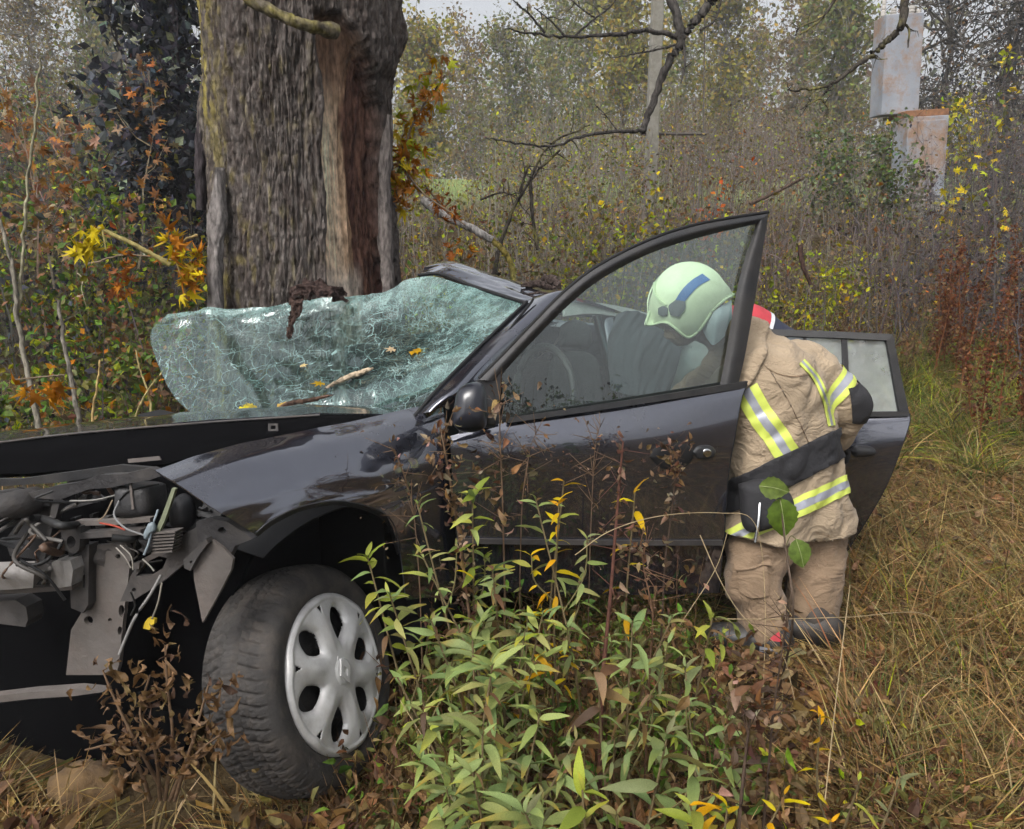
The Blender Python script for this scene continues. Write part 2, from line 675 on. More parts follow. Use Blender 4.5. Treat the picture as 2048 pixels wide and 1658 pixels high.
def build_tree():
    root = thing('old_tree', 'massive old tree trunk with split bark and a torn pale wound behind the wrecked car', 'tree')
    zs = np.concatenate([np.linspace(-.25, .7, 30), np.linspace(.71, 2.9, 330), np.linspace(2.95, 5.2, 50)])
    na = 380
    # finer towards the camera side
    u = np.linspace(0, 1, na, endpoint=False)
    th = (u * 2 - 1) * math.pi
    th = th - 0.55 * np.sin(th)
    T, Z = np.meshgrid(th, zs)
    r = trunk_radius(Z)
    cx, cy = trunk_center(Z)
    ct, st = np.cos(T), np.sin(T)
    deg = np.degrees(T) - 4           # measured from the side that faces the road
    # plated, furrowed bark
    wx = fbm(ct * 3, st * 3, Z * 2.2, 3)
    k = T * 0.46 * 1.0 / 0.030
    per = lambda s, zz, o: fbm(ct * s, st * s, Z * zz + o, 4)
    warp = .05 * per(5, 3, 77)
    q1 = fbm(np.cos(T + warp) * 13, np.sin(T + warp) * 13, Z * 2.6, 3)
    q2 = fbm(np.cos(T - warp) * 27, np.sin(T - warp) * 27, Z * 6.5 + 5, 3)
    f1 = np.clip(1 - np.abs(q1) * 9, 0, 1)                    # long furrows
    f2 = np.clip(1 - np.abs(q2) * 7, 0, 1)                    # finer cracks between the plates
    cross = np.clip(1 - np.abs(per(9, 17, 9)) * 9, 0, 1)      # short cross cracks
    fur = np.maximum(f1, .55 * f2)
    bark = .010 - .021 * f1 ** .8 - .010 * f2 ** .8 * (1 - f1) - .006 * cross * (1 - fur) - .008 * np.clip(1 - np.abs(per(44, 10, 2)) * 7, 0, 1) + .005 * per(70, 30, 4) + .03 * wx
    edge1 = 18 + 4 * fbm(Z * 4, 0.3, 0.2, 3) * 2 + np.interp(Z, [1.1, 2.0, 2.45], [2, 0, -3])
    edge2 = 74 + 6 * fbm(Z * 5, 4.3, 0.7, 3) * 2 + np.interp(Z, [1.1, 1.5, 2.4], [8, 0, -6])
    topz = 2.36 + .05 * fbm(T * 8, 1.7, 3.1, 3) - .35 * sstep(30, 75, deg)
    wound = sstep(0, 2.2, deg - edge1) * sstep(0, 2.2, edge2 - deg) * sstep(0, .025, topz - Z) * sstep(.3, .5, Z)
    fib = per(75, 2.2, 12)
    wsurf = -.075 - .02 * sstep(38, 46, deg) + .012 * fib + .03 * per(7, 1.2, 21) + .035 * sstep(40, 50, deg) * per(22, 7, 31)
    disp = bark * (1 - wound) + wsurf * wound
    disp += .02 * np.exp(-((deg - edge1 + 2) / 3.0) ** 2) * (Z > .4) * (Z < 2.4)
    disp += .045 * sstep(28, 50, deg) * sstep(95, 70, deg) * sstep(2.12, 2.22, Z + .12 * fbm(T * 5, 0, 4.4, 2))     # bark flap over the wound
    disp += .075 * np.exp(-((deg + 97) / 16) ** 2 - ((Z - 1.98) / .18) ** 2)                                   # burl on the left edge
    disp += .05 * np.exp(-((deg - 92) / 14) ** 2 - ((Z - 2.35) / .09) ** 2)
    r = r + disp
    v = np.stack([cx + r * st, cy - r * ct, Z], -1)
    n1 = per(14, 8, 3)
    n2 = per(40, 30, 7)
    g1, g2, g3 = np.array([.120, .102, .092]), np.array([.072, .057, .050]), np.array([.20, .18, .165])
    m1 = np.clip(.5 + n1 * 1.3, 0, 1)[..., None]
    c = g2 * (1 - m1) + g1 * m1
    c = c + (g3 - c) * (np.clip(n2 * 2.2, 0, 1) * .6)[..., None]
    lich = np.clip(np.exp(-((deg + 66) / 9) ** 2) * sstep(1.75, 2.1, Z) * 1.5 + np.exp(-((deg + 50) / 8) ** 2) * .5, 0, 1) * np.clip(.3 + 2.8 * per(22, 12, 40), 0, 1)
    lich = np.clip(lich + .38 * np.clip(per(18, 14, 50) * 2.6 - .35, 0, 1) * sstep(40, -20, deg), 0, .9)
    c = c + (np.array([.30, .25, .07]) - c) * lich[..., None]
    # bare wood: pale sapwood streak, red-brown rot beside it
    pale = np.array([.85, .68, .50])
    tan = np.array([.40, .25, .15])
    rot = np.array([.085, .042, .034])
    rot2 = np.array([.16, .085, .06])
    w_edge = np.interp(Z, [1.1, 1.5, 1.75, 1.95, 2.35], [50, 48, 40, 38, 50])
    isrot = sstep(-2, 2, deg - w_edge + 6 * per(12, 4, 61))
    pm = np.clip(np.exp(-((deg - np.interp(Z, [1.1, 1.6, 2.0, 2.3], [30, 28, 28, 34])) / 7.5) ** 2) + .35 * fib, 0, 1) * sstep(2.25, 1.85, Z)
    cw = tan + (pale - tan) * pm[..., None]
    cw = cw * (1 + .35 * fib[..., None])
    rn = np.clip(.5 + per(30, 6, 71) * 1.8, 0, 1)[..., None]
    cr = rot * (1 - rn) + rot2 * rn
    cw = cw * (1 - isrot[..., None]) + cr * isrot[..., None]
    cw = cw + (np.array([.15, .09, .065]) - cw) * (sstep(1.95, 2.15, Z) * .75 * (1 - isrot))[..., None]
    low = sstep(1.36, 1.22, Z + .05 * per(16, 8, 91)) * sstep(18, 24, deg) * sstep(58, 46, deg)
    cw = cw + (np.array([.60, .52, .44]) - cw) * (low * .9)[..., None]
    c = c * (1 - wound[..., None]) + cw * wound[..., None]
    n, m = Z.shape
    i = np.arange(n * m).reshape(n, m)
    j = np.roll(i, -1, 1)
    f = np.stack([i[:-1], j[:-1], j[1:], i[1:]], -1).reshape(-1, 4)
    b = NB()
    b.add(v, f, np.clip(c.reshape(-1, 3), .01, .8))
    M['bark'] = attr_mat('bark', rough=.92, scale=60, var=.7, bump=1.0, bscale=55, spec=.1, stretch=(1, 1, .35))
    b.build('trunk', M['bark'], root, smooth=True)

    # loose slab of grey bark on the left edge
    def slab(name, path, w, th_, col, lab=None, seed=0):
        p = resample(smooth_path(path, 30), 46)
        sb = NB()
        t = np.linspace(0, 1, len(p))
        a = np.arange(22) * 2 * math.pi / 22
        A, Tt = np.meshgrid(a, t)
        wv = w * (.75 + .6 * fbm(Tt * 6, 0.5, seed, 3)) * np.minimum(1, (1 - Tt) * 5 + .12)
        sd = np.sign(np.cos(A)) * np.abs(np.cos(A)) ** .6
        sv = np.sign(np.sin(A)) * np.abs(np.sin(A)) ** .6
        rr = 1 + .55 * fbm(np.cos(A) * 5, np.sin(A) * 5, Tt * 7 + seed, 4)
        vv = p[:, None] + (sd * wv * rr)[..., None] * np.array([.95, -.25, 0]) + (sv * th_ * rr)[..., None] * np.array([.25, .95, 0])
        nn, mm = A.shape
        ii = np.arange(nn * mm).reshape(nn, mm)
        jj = np.roll(ii, -1, 1)
        ff = np.stack([ii[:-1], jj[:-1], jj[1:], ii[1:]], -1).reshape(-1, 4)
        cc = np.array(col) * (1 + .55 * fbm(np.cos(A) * 9, np.sin(A) * 9, Tt * 4 + seed, 4))[..., None]
        sb.add(vv, ff, np.clip(cc.reshape(-1, 3), .02, .7))
        cap = np.array([ii[-1]])
        sb.f.append(cap)
        sb.m.append(np.zeros(1, np.int32))
        return sb.build(name, M['bark'], root, smooth=True, label=lab)
    slab('bark_slab', [P(432, 640, 3.52), P(430, 520, 3.5), P(436, 420, 3.48), P(440, 335, 3.46)], .042, .03, (.21, .19, .18), 'loose grey slab of bark on the left edge')
    slab('bark_slab', [P(405, 420, 3.75), P(402, 330, 3.72), P(408, 240, 3.7), P(425, 150, 3.66)], .025, .03, (.05, .042, .045), None, 5)
    slab('bark_slab', [P(778, 600, 3.66), P(772, 480, 3.68), P(770, 360, 3.66), P(780, 230, 3.62)], .036, .03, (.15, .13, .12), None, 9)
    # mossy limb crossing the trunk
    lb = NB()
    p = smooth_path([P(430, -60, 2.95), P(490, -8, 3.02), P(560, 30, 3.06), P(610, 50, 3.08), P(668, 62, 3.22)], 26)
    rr = np.interp(np.linspace(0, 1, 26), [0, .5, .85, 1], [.018, .022, .026, .034]) * (1 + .1 * rng.normal(0, 1, 26))
    v, f = tubes(p, rr, 9)
    q = fbm(v[:, 0] * 30, v[:, 1] * 30, v[:, 2] * 30, 3)
    c = np.array([.13, .11, .085]) + (np.array([.22, .19, .06]) - np.array([.13, .11, .085])) * np.clip(q * 2 + .35, 0, 1)[:, None]
    lb.add(v + rng.normal(0, .0025, v.shape), f, c)
    lb.build('branch', M['bark'], root, smooth=True, label='mossy branch crossing the top of the trunk')
    # limbs above the picture so the tree is whole
    for a, tilt in ((20, .5), (140, .6), (260, .45)):
        lb = NB()
        d = np.array([math.cos(R(a)) * tilt, math.sin(R(a)) * tilt, 1])
        p = smooth_path([np.array([TX + .1, TY, 4.9]), np.array([TX + .1, TY, 4.9]) + d * 1.2 + rng.normal(0, .1, 3), np.array([TX, TY, 4.9]) + d * 2.6 + rng.normal(0, .2, 3)], 14)
        v, f = tubes(p, np.linspace(.26, .05, 14), 10)
        lb.add(v, f, np.array([.14, .12, .10]))
        lb.build('limb', M['bark'], root, smooth=True)


build_tree()


# ---------------------------------------------------------------- free-hand branches
def branch_nb(paths, d0=None, sides=6, col=DGREY, twigs=0, tl=.2, moss=0.0):
    """paths: list of (pixel points with depth, r_start, r_end)"""
    b = NB()
    for pts, ra, rb in paths:
        n = max(8, len(pts) * 6)
        p = smooth_path([P(*q) for q in pts], n)
        L = np.linalg.norm(np.diff(p, axis=0), axis=1).sum()
        p[1:-1] += rng.normal(0, .004, (n - 2, 3)) * min(L, 2)
        rr = np.linspace(ra, rb, n) * (1 + .05 * rng.normal(0, 1, n))
        v, f = tubes(p, rr, sides)
        c = np.array(col) * (1 + .35 * fbm(v[:, 0] * 25, v[:, 1] * 25, v[:, 2] * 25, 3))[:, None]
        if moss:
            q = np.clip(fbm(v[:, 0] * 12, v[:, 1] * 12, v[:, 2] * 12, 3) * 2.5 + moss - .5, 0, 1)[:, None]
            c = c + (np.array([.21, .19, .06]) - c) * q * .8
        b.add(v, f, np.clip(c, .01, .8))
        if twigs:
            k = rng.integers(int(n * .25), n, twigs)
            dd = runit(twigs, .1)
            l = tl * rng.uniform(.3, 1, twigs)
            T = np.linspace(0, 1, 4)
            q = p[k][:, None] + dd[:, None] * (l[:, None] * T)[..., None] + rng.normal(0, .012, (twigs, 4, 3)) * T[None, :, None]
            v, f = tubes(q, (.0045 * (1.15 - T))[None] * rng.uniform(.6, 1.2, twigs)[:, None], 3)
            b.add(v, f, np.array(col) * .9)
    return b

# ================================================================ pole and transformer cabinet
M['concrete'] = mat('weathered_concrete', (.24, .23, .20), .9, col2=(.16, .15, .125), scale=14, bump=.5, bscale=60, dirt=(.13, .12, .08), dscale=5, damt=.6)
M['rust_paint'] = None


def rusty_paint():
    m, nt, out = new_mat('flaking_grey_paint_on_rust')
    tc = N_(nt, 'ShaderNodeTexCoord')
    n1 = N_(nt, 'ShaderNodeTexNoise', Scale=1.3, Detail=10.0, Roughness=0.8)
    n2 = N_(nt, 'ShaderNodeTexNoise', Scale=9.0, Detail=10.0, Roughness=0.8)
    n3 = N_(nt, 'ShaderNodeTexNoise', Scale=3.2, Detail=6.0)
    for n in (n1, n2, n3):
        nt.links.new(tc.outputs['Object'], n.inputs['Vector'])
    paint = ramp(nt, n3.outputs[0], [(.3, (.19, .21, .24)), (.7, (.31, .325, .355))])
    rust = ramp(nt, n2.outputs[0], [(.3, (.17, .09, .05)), (.7, (.34, .21, .12))])
    f = ramp(nt, n1.outputs[0], [(.47, (0, 0, 0)), (.60, (.9, .9, .9))])
    mx = N_(nt, 'ShaderNodeMixRGB')
    nt.links.new(f, mx.inputs[0])
    nt.links.new(paint, mx.inputs[1])
    nt.links.new(rust, mx.inputs[2])
    f2 = ramp(nt, n2.outputs[0], [(.60, (0, 0, 0)), (.64, (.75, .75, .75))])
    m2 = N_(nt, 'ShaderNodeMixRGB')
    nt.links.new(f2, m2.inputs[0])
    nt.links.new(mx.outputs[0], m2.inputs[1])
    m2.inputs[2].default_value = (.08, .08, .085, 1)
    b = N_(nt, 'ShaderNodeBsdfPrincipled', Roughness=.75)
    nt.links.new(m2.outputs[0], b.inputs['Base Color'])
    bp = N_(nt, 'ShaderNodeBump', Strength=.5, Distance=.01)
    nt.links.new(n2.outputs[0], bp.inputs['Height'])
    nt.links.new(bp.outputs[0], b.inputs['Normal'])
    nt.links.new(b.outputs[0], out.inputs[0])
    return m


M['rust_paint'] = rusty_paint()
M['rust'] = mat('rust', (.30, .14, .06), .9, col2=(.15, .07, .035), scale=12, bump=.4)
M['porcelain'] = mat('porcelain', (.55, .52, .48), .35, col2=(.4, .38, .35), scale=10)


def boxbm(bm, c, size, rotm=None, bev=0.0):
    """bevelled box added to a bmesh"""
    r = bmesh.ops.create_cube(bm, size=1.0)
    vs_ = r['verts']
    bmesh.ops.scale(bm, vec=size, verts=vs_)
    if bev:
        es = list({e for v in vs_ for e in v.link_edges})
        q = bmesh.ops.bevel(bm, geom=es, offset=bev, segments=2, affect='EDGES', profile=.6)
        vs_ = list({v for f in q['faces'] for v in f.verts} | {v for v in vs_ if v.is_valid})
        # collect every vertex of the island
        seen, todo = set(vs_), list(vs_)
        while todo:
            v = todo.pop()
            for e in v.link_edges:
                o = e.other_vert(v)
                if o not in seen:
                    seen.add(o)
                    todo.append(o)
        vs_ = list(seen)
    if rotm is not None:
        bmesh.ops.rotate(bm, cent=(0, 0, 0), matrix=rotm, verts=vs_)
    bmesh.ops.translate(bm, vec=Vector(c), verts=vs_)
    return vs_


def bm_obj(name, bm, m, parent=None, smooth=False, **kw):
    me = bpy.data.meshes.new(name)
    bmesh.ops.recalc_face_normals(bm, faces=bm.faces)
    bm.to_mesh(me)
    bm.free()
    for p in me.polygons:
        p.use_smooth = smooth
    for q in (m if isinstance(m, (list, tuple)) else [m]):
        me.materials.append(q)
    return link(name, me, parent, **kw)


def lathe(prof, n=24):
    """profile [(r,z)] -> verts, quads around z"""
    a = np.arange(n) * 2 * math.pi / n
    pr = np.array(prof, float)
    v = np.stack([pr[:, 0:1] * np.cos(a), pr[:, 0:1] * np.sin(a), np.repeat(pr[:, 1:2], n, 1)], -1)
    i = np.arange(len(pr) * n).reshape(len(pr), n)
    j = np.roll(i, -1, 1)
    return v.reshape(-1, 3), np.stack([i[:-1], j[:-1], j[1:], i[1:]], -1).reshape(-1, 4)


def build_pole():
    p = P(1298, 395, 11.0)
    root = thing('utility_pole', 'grey concrete utility pole standing in the thicket behind the car', 'pole')
    bm = bmesh.new()
    z0 = float(gz(p[0], p[1])) - .3
    for (x0, w, h) in ((0, .165, 8.0),):
        vs_ = boxbm(bm, (p[0], p[1], z0 + h / 2), (w, .2, h), Matrix.Rotation(R(18), 3, 'Z') if False else None, .02)
        for v in vs_:
            k = (v.co.z - z0) / h
            v.co.x = p[0] + (v.co.x - p[0]) * (1 - .3 * k) + .03 * k
    bm_obj('post', bm, M['concrete'], root)
    a = P(1278, 268, 10.8)
    c = P(1412, 268, 10.9)
    b = NB()
    v, f = tubes(np.linspace(a, c, 6), .022, 6)
    b.add(v, f, np.array(DGREY))
    b.build('crossbar', M['stem'], root)
    b = NB()
    v, f = tubes(np.array([P(1407, 268, 10.9), P(1408, 150, 10.9), P(1411, -60, 10.9)]), .010, 5)
    b.add(v, f, np.array(DGREY))
    b.build('wire', M['stem'], root)


def build_transformer():
    d = 12.5
    root = thing('transformer_cabinet', 'rusty grey transformer tower of two stacked metal cabinets among the bushes', 'transformer')
    base = P(1846, 402, d)
    lean = Matrix.Rotation(R(-4.0), 4, 'Y')

    def cab(name, x0, y0, x1, y1, dep, mt, bev=.015, doff=0.0, yaw=12):
        a, b_ = P(x0, y1, d - doff), P(x1, y0, d - doff)
        w, h = abs(b_[0] - a[0]), abs(b_[2] - a[2])
        bm = bmesh.new()
        boxbm(bm, ((a[0] + b_[0]) / 2, (a[1] + b_[1]) / 2 + dep / 2, (a[2] + b_[2]) / 2), (w, dep, h), None, bev)
        bmesh.ops.transform(bm, matrix=Matrix.Rotation(R(-3.2), 4, 'Y'), verts=bm.verts, space=Matrix.Translation(-Vector(((a[0] + b_[0]) / 2, a[1], (a[2] + b_[2]) / 2))))
        return bm
    bm_obj('tank', cab('t', 1768, 32, 1843, 225, .45, 0), M['rust_paint'], root)
    bm_obj('ledge', cab('t', 1812, 219, 1898, 232, .6, 0, .01, .08), M['rust'], root)
    bm_obj('cabinet', cab('t', 1812, 234, 1892, 402, .5, 0), M['rust_paint'], root)
    bm_obj('cabinet_door', cab('t', 1832, 242, 1888, 392, .03, 0, .01, .03), M['rust_paint'], root)
    bm_obj('plinth', cab('t', 1805, 404, 1889, 470, .6, 0), M['concrete'], root)
    for (px, y0, y1, r) in ((1766, 2, 32, .035), (1786, 18, 33, .05), (1822, 13, 33, .05), (1836, 20, 33, .04)):
        a, b_ = P(px, y1, d + .3), P(px, y0, d + .3)
        h = b_[2] - a[2]
        v, f = lathe([(0.001, 0), (r, 0), (r, h * .3), (r * .65, h * .34), (r, h * .45), (r, h * .6), (r * .65, h * .65), (r * .9, h * .75), (r * .9, h), (.001, h)], 12)
        nb = NB()
        nb.add(v + a, f)
        nb.build('bushing', M['porcelain'], root, smooth=False)


build_pole()
build_transformer()


# ================================================================ thicket, trees
def spot(px, pytop, d):
    p = P(px, pytop, d)
    z = float(gz(p[0], p[1]))
    return np.array([p[0], p[1], z]), p[2] - z


def merge(A, B):
    A.v += B.v
    A.c += B.c
    A.m += B.m
    A.f += [f + A.n for f in B.f]
    A.n += B.n


def build_thicket():
    S, L = NB(), NB()
    n = 430
    for i in range(n):
        px = rng.uniform(-250, 2300)
        d = 6.2 + 24 * rng.uniform(0, 1) ** 1.35
        if 835 < px < 1000 and d > 6.5 and rng.random() < .93:      # the gap towards the meadow
            continue
        top = np.interp(px, [0, 400, 850, 1000, 1300, 1600, 1800, 2048], [120, 150, 300, 240, 170, 170, 200, 150]) + rng.uniform(-60, 150)
        if d < 9:
            top = max(top, 330 + rng.uniform(-60, 120))
        if 1690 < px < 1960 and d < 12.6:
            top = max(top, 430 + rng.uniform(-30, 60)) if rng.random() < .9 else top
        b, h = spot(px, top, d)
        h = min(max(h, .5), 5.0)
        if px < 430:
            pal = ((GREEN, 2.5), (OLIVE, 3.5), (BROWN, 2), ((.20, .11, .06), .8), (YGREEN, 1), (NIGHT, 2))
            sc, nl, ls = DGREY, 420, .06
        elif px < 1280:
            pal = (((.15, .14, .05), 4), (YGREEN, 1.6), (BROWN, 2), (YEL, .4), (GREEN, 1), ((.20, .15, .06), 1.5))
            sc, nl, ls = GREY, 330, .045
        elif px < 1760:
            pal = (((.15, .135, .05), 3), (BROWN, 2.6), ((.19, .14, .07), 2), (YGREEN, .8), (ORANGE, .2))
            sc, nl, ls = (.14, .115, .10), 260, .042
        else:
            pal = ((NIGHT, 1), (BROWN, 2), (OLIVE, 1.5), (DGREY, 2), (YEL, .2))
            sc, nl, ls = (.095, .08, .08), 220, .042
        f = np.interp(d, [6, 30], [1.0, 1.9])
        s, l = shrub(b, h, nst=int(rng.integers(7, 13)), spread=rng.uniform(.8, 1.9), lean=rng.uniform(.08, .25), r0=.010 * f, ntw=9, nlf=int(nl * .85), lsz=ls * f, pal=pal, scol=sc, tlen=.28, low=.1, tw2=2)
        merge(S, s)
        merge(L, l)
    for nm, nb, mt, lab in (('thicket_stems', S, M['stem'], 'dense grey-brown tangle of bare stems and twigs filling the background'), ('thicket_leaves', L, M['leaf'], 'sparse small olive and brown leaves clinging to the background thicket')):
        nb.build(nm, mt, kind='stuff', label=lab, cat='thicket')


build_thicket()


def far_tree(px, top, d, w, pal, lab, nl=2600, scol=GREY, crown_lo=.2, ls=.16, bh=None, group='trees along the far edge of the meadow'):
    b, h = bh or spot(px, top, d)
    root = thing('tree', lab, 'tree', group)
    S, L = NB(), NB()
    K = 8
    t = np.linspace(0, 1, K)
    tr = b + np.stack([rng.normal(0, .1, K) * t * h * .3, rng.normal(0, .1, K) * t * h * .3, t * h * .92], 1)
    v, f = tubes(tr, h * .014 * (1.05 - t), 6)
    S.add(v, f, np.array(scol))
    nb_ = 60
    tt = rng.uniform(crown_lo, .98, nb_)
    p0 = np.stack([np.interp(tt, t, tr[:, k]) for k in range(3)], 1)
    dd = runit(nb_, .75)
    ln = w * rng.uniform(.4, 1, nb_) * np.sin(np.clip((tt - crown_lo) / (1 - crown_lo), .08, .95) * math.pi) ** .6
    T = np.linspace(0, 1, 5)
    bp = p0[:, None] + dd[:, None] * (ln[:, None] * T)[..., None] + rng.normal(0, .05, (nb_, 5, 3)) * ln[:, None, None]
    bp[..., 2] += (ln[:, None] * T ** 2) * .25
    v, f = tubes(bp, (.035 * (1.1 - T))[None] * rng.uniform(.6, 1, nb_)[:, None], 4)
    S.add(v, f, np.array(scol))
    n3 = nb_ * 9
    si = np.repeat(np.arange(nb_), 9)
    q0 = bp[si, rng.integers(1, 5, n3)]
    q = q0[:, None] + (runit(n3, .6))[:, None] * (rng.uniform(.3, 1.0, n3)[:, None] * np.linspace(0, 1, 3))[..., None]
    v, f = tubes(q, np.array([.014, .01, .005])[None], 3)
    S.add(v, f, np.array(scol) * 1.1)
    pts = np.concatenate([q[:, 1:].reshape(-1, 3), bp[:, 2:].reshape(-1, 3)])
    k = rng.integers(0, len(pts), nl)
    p = pts[k] + rng.normal(0, .22, (nl, 3))
    tv, tf = t_small()
    v, f = inst(tv, tf, p, runit(nl, -.3), runit(nl, .7), ls * rng.uniform(.6, 1.5, nl))
    L.add(v, f, rep(palette(nl, pal, .22), len(tv)))
    S.build('trunk', M['stem'], root)
    L.build('crown', M['leaf'], root)


YP = (((.23, .22, .06), 2), ((.29, .22, .07), 2), ((.15, .14, .05), 2))
GP = (((.14, .14, .05), 3), ((.11, .14, .05), 1.5), ((.19, .16, .06), 2))
BP = (((.16, .11, .055), 3), ((.20, .15, .07), 2), ((.15, .14, .05), 1.5))
for a in (
    (40, -60, 24, 2.6, BP, 'brown tree filling the upper left corner behind the maple'),
    (170, -40, 30, 2.8, GP, 'olive tree behind the dark tree at the upper left'),
    (845, 55, 30, 2.2, YP, 'yellowing tree close to the right side of the big trunk'),
    (935, 20, 42, 3.6, BP, 'round-topped brown tree against the open sky'),
    (1010, 35, 36, 2.4, GP, 'small olive tree under the tips of the bare overhanging branch'),
    (1100, -60, 40, 3.2, GP, 'tall olive-green tree behind the left end of the bare branch'),
    (1190, -60, 34, 3.0, GP, 'dense olive tree left of the utility pole'),
    (1255, -110, 28, 2.2, YP, 'thin yellow-green tree just left of the utility pole'),
    (1370, -80, 38, 3.2, GP, 'green tree directly right of the utility pole'),
    (1455, -40, 30, 2.4, YP, 'yellowish tree between the pole and the sky gap'),
    (1530, 20, 44, 3.0, BP, 'low brown tree under the right sky gap'),
    (1620, -70, 33, 2.3, BP, 'bare brown tree left of the transformer tower'),
    (1700, -40, 27, 2.2, GP, 'slender olive tree immediately left of the transformer tower'),
    (1930, -160, 18, 2.6, ((NIGHT, 2), (DGREY, 2), (BROWN, 1)), 'dark leafless tree right of the transformer tower'),
    (2060, -160, 16, 2.6, ((NIGHT, 2), (DGREY, 2), (BROWN, 1)), 'dark tree at the right edge of the picture'),
):
    far_tree(*a, nl=4600 if a[2] > 20 else 2200, scol=GREY if a[2] > 20 else DGREY, ls=.17 if a[2] > 25 else .09)

# roadside trees behind the photographer: they show only as reflections in glass and paint
for x_, y_, h_, w_, lab in ((-2.6, -5.5, 8.5, 2.6, 'bare roadside tree behind the viewer mirrored in the front wing'), (1.2, -9.0, 9.0, 3.0, 'bare roadside tree behind the viewer mirrored in the front door glass'), (4.5, -7.0, 8.0, 2.6, 'bare roadside tree behind the viewer mirrored in the rear door glass')):
    far_tree(0, 0, 0, w_, ((NIGHT, 1), (OLIVE, 1)), lab, nl=500, scol=(.05, .045, .04), crown_lo=.25, ls=.08, bh=(np.array([x_, y_, float(gz(x_, y_))]), h_), group='roadside trees behind the viewer')
sb = NB()
for x_ in np.linspace(-9, 13, 15):
    s_, l_ = shrub((x_, -11.5 + rng.normal(0, .6), 0.0), rng.uniform(2.4, 3.6), nst=9, spread=1.6, lean=.2, r0=.02, ntw=8, nlf=500, lsz=.13, pal=((NIGHT, 2), (OLIVE, 2), (GREEN, 1)), scol=DGREY)
    merge(sb, s_)
    merge(sb, l_)
sb.build('hedgerow', M['leaf'], kind='stuff', label='dark hedgerow across the road behind the viewer', cat='hedge')


# far wood that closes the horizon
def far_wood():
    S, L = NB(), NB()
    for px in np.linspace(-1400, 3400, 70):
        d = rng.uniform(55, 75)
        top = rng.uniform(60, 110) if 815 < px < 1040 else rng.uniform(-150, 70)
        b, h = spot(px + rng.uniform(-20, 20), top, d)
        s, l = shrub(b, h, nst=8, spread=3.5, lean=.12, r0=.09, ntw=9, nlf=900, lsz=.55, pal=(((.14, .135, .05), 3), (BROWN, 2), ((.22, .18, .06), 1)), scol=GREY, tlen=.3, low=.15)
        merge(S, s)
        merge(L, l)
    merge(S, L)
    S.build('far_wood', M['leaf'], kind='stuff', label='hazy autumn wood closing the far side of the meadow', cat='wood')


far_wood()

# ================================================================ shrubs and branches one can point to
def sh(name, label, cat, px, top, d, hmin=.4, **kw):
    b, h = spot(px, top, d)
    return place_shrub(name, label, cat, b, max(h, hmin), **kw)


MAPLE = t_maple()
LANCE3 = t_lance(3, .2, .2)
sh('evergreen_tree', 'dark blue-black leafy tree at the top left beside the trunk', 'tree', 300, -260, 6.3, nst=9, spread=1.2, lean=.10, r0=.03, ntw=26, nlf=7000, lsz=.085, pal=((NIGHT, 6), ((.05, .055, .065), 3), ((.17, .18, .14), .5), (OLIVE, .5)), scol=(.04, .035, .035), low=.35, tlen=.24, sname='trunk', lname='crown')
sh('maple_tree', 'rust-orange maple sapling in the upper left corner', 'tree', 90, 0, 5.4, nst=5, spread=.9, lean=.16, r0=.016, ntw=14, nlf=420, lsz=.085, pal=(((.27, .14, .06), 3), ((.17, .085, .045), 2), ((.26, .18, .12), 2)), scol=(.2, .15, .11), tmpl=MAPLE, low=.5, tlen=.2, sname='trunk', lname='crown')
sh('shrub', 'green and olive shrub below the dark tree', 'shrub', 250, 330, 5.4, nst=12, spread=1.0, lean=.2, r0=.01, ntw=9, nlf=1500, lsz=.055, pal=((GREEN, 3), (OLIVE, 3), (YGREEN, 1), (NIGHT, 1.5), (RUST, .6)), scol=DGREY)
sh('shrub', 'tangled green and rust shrub at the left edge behind the hood', 'shrub', 40, 330, 5.0, nst=12, spread=1.1, lean=.2, r0=.01, ntw=9, nlf=1700, lsz=.055, pal=((GREEN, 3), (OLIVE, 2.5), ((.17, .09, .05), 1.1), (YGREEN, 1.2), (NIGHT, 1.3)), scol=DGREY)
sh('shrub', 'dense mixed shrub directly left of the trunk base', 'shrub', 345, 470, 4.7, nst=10, spread=.8, lean=.2, r0=.009, ntw=9, nlf=1100, lsz=.05, pal=((OLIVE, 3), (GREEN, 2), ((.17, .09, .05), 1.0), (BROWN, 2.4)), scol=DGREY)
sh('shrub', 'low leafy shrub above the left end of the hood', 'shrub', 140, 560, 4.3, nst=12, spread=1.0, lean=.22, r0=.008, ntw=8, nlf=1300, lsz=.05, pal=((GREEN, 3), (OLIVE, 2), (YGREEN, 1.4), (ORANGE, .7), (NIGHT, 1.2)), scol=DGREY)
sh('shrub', 'brown and green shrub left of the shattered windscreen', 'shrub', 265, 660, 4.1, nst=10, spread=.8, lean=.22, r0=.008, ntw=8, nlf=900, lsz=.045, pal=((BROWN, 3), (OLIVE, 2), (GREEN, 1.5), (ORANGE, .5)), scol=DBROWN)
sh('shrub', 'grey-green bush hiding the left side of the transformer cabinet', 'shrub', 1745, 235, 11.2, nst=16, spread=1.5, lean=.12, r0=.014, ntw=10, nlf=2600, lsz=.075, pal=(((.12, .14, .09), 3), (OLIVE, 2), (GREEN, 1)), scol=GREY)
sh('shrub', 'yellow-leaved bush right of the upper transformer tank', 'shrub', 1895, 130, 13.8, nst=8, spread=1.3, lean=.12, r0=.014, ntw=9, nlf=700, lsz=.11, pal=((YEL, 3), (YGREEN, 3), (OLIVE, 2)), scol=GREY, low=.5)
sh('sapling', 'slender sapling with large yellow leaves at the right edge below the dark trees', 'sapling', 1985, 250, 8.8, nst=3, spread=.7, lean=.1, r0=.012, ntw=8, nlf=70, lsz=.12, pal=((YEL, 3), (YGREEN, 2)), scol=DGREY, tmpl=MAPLE)
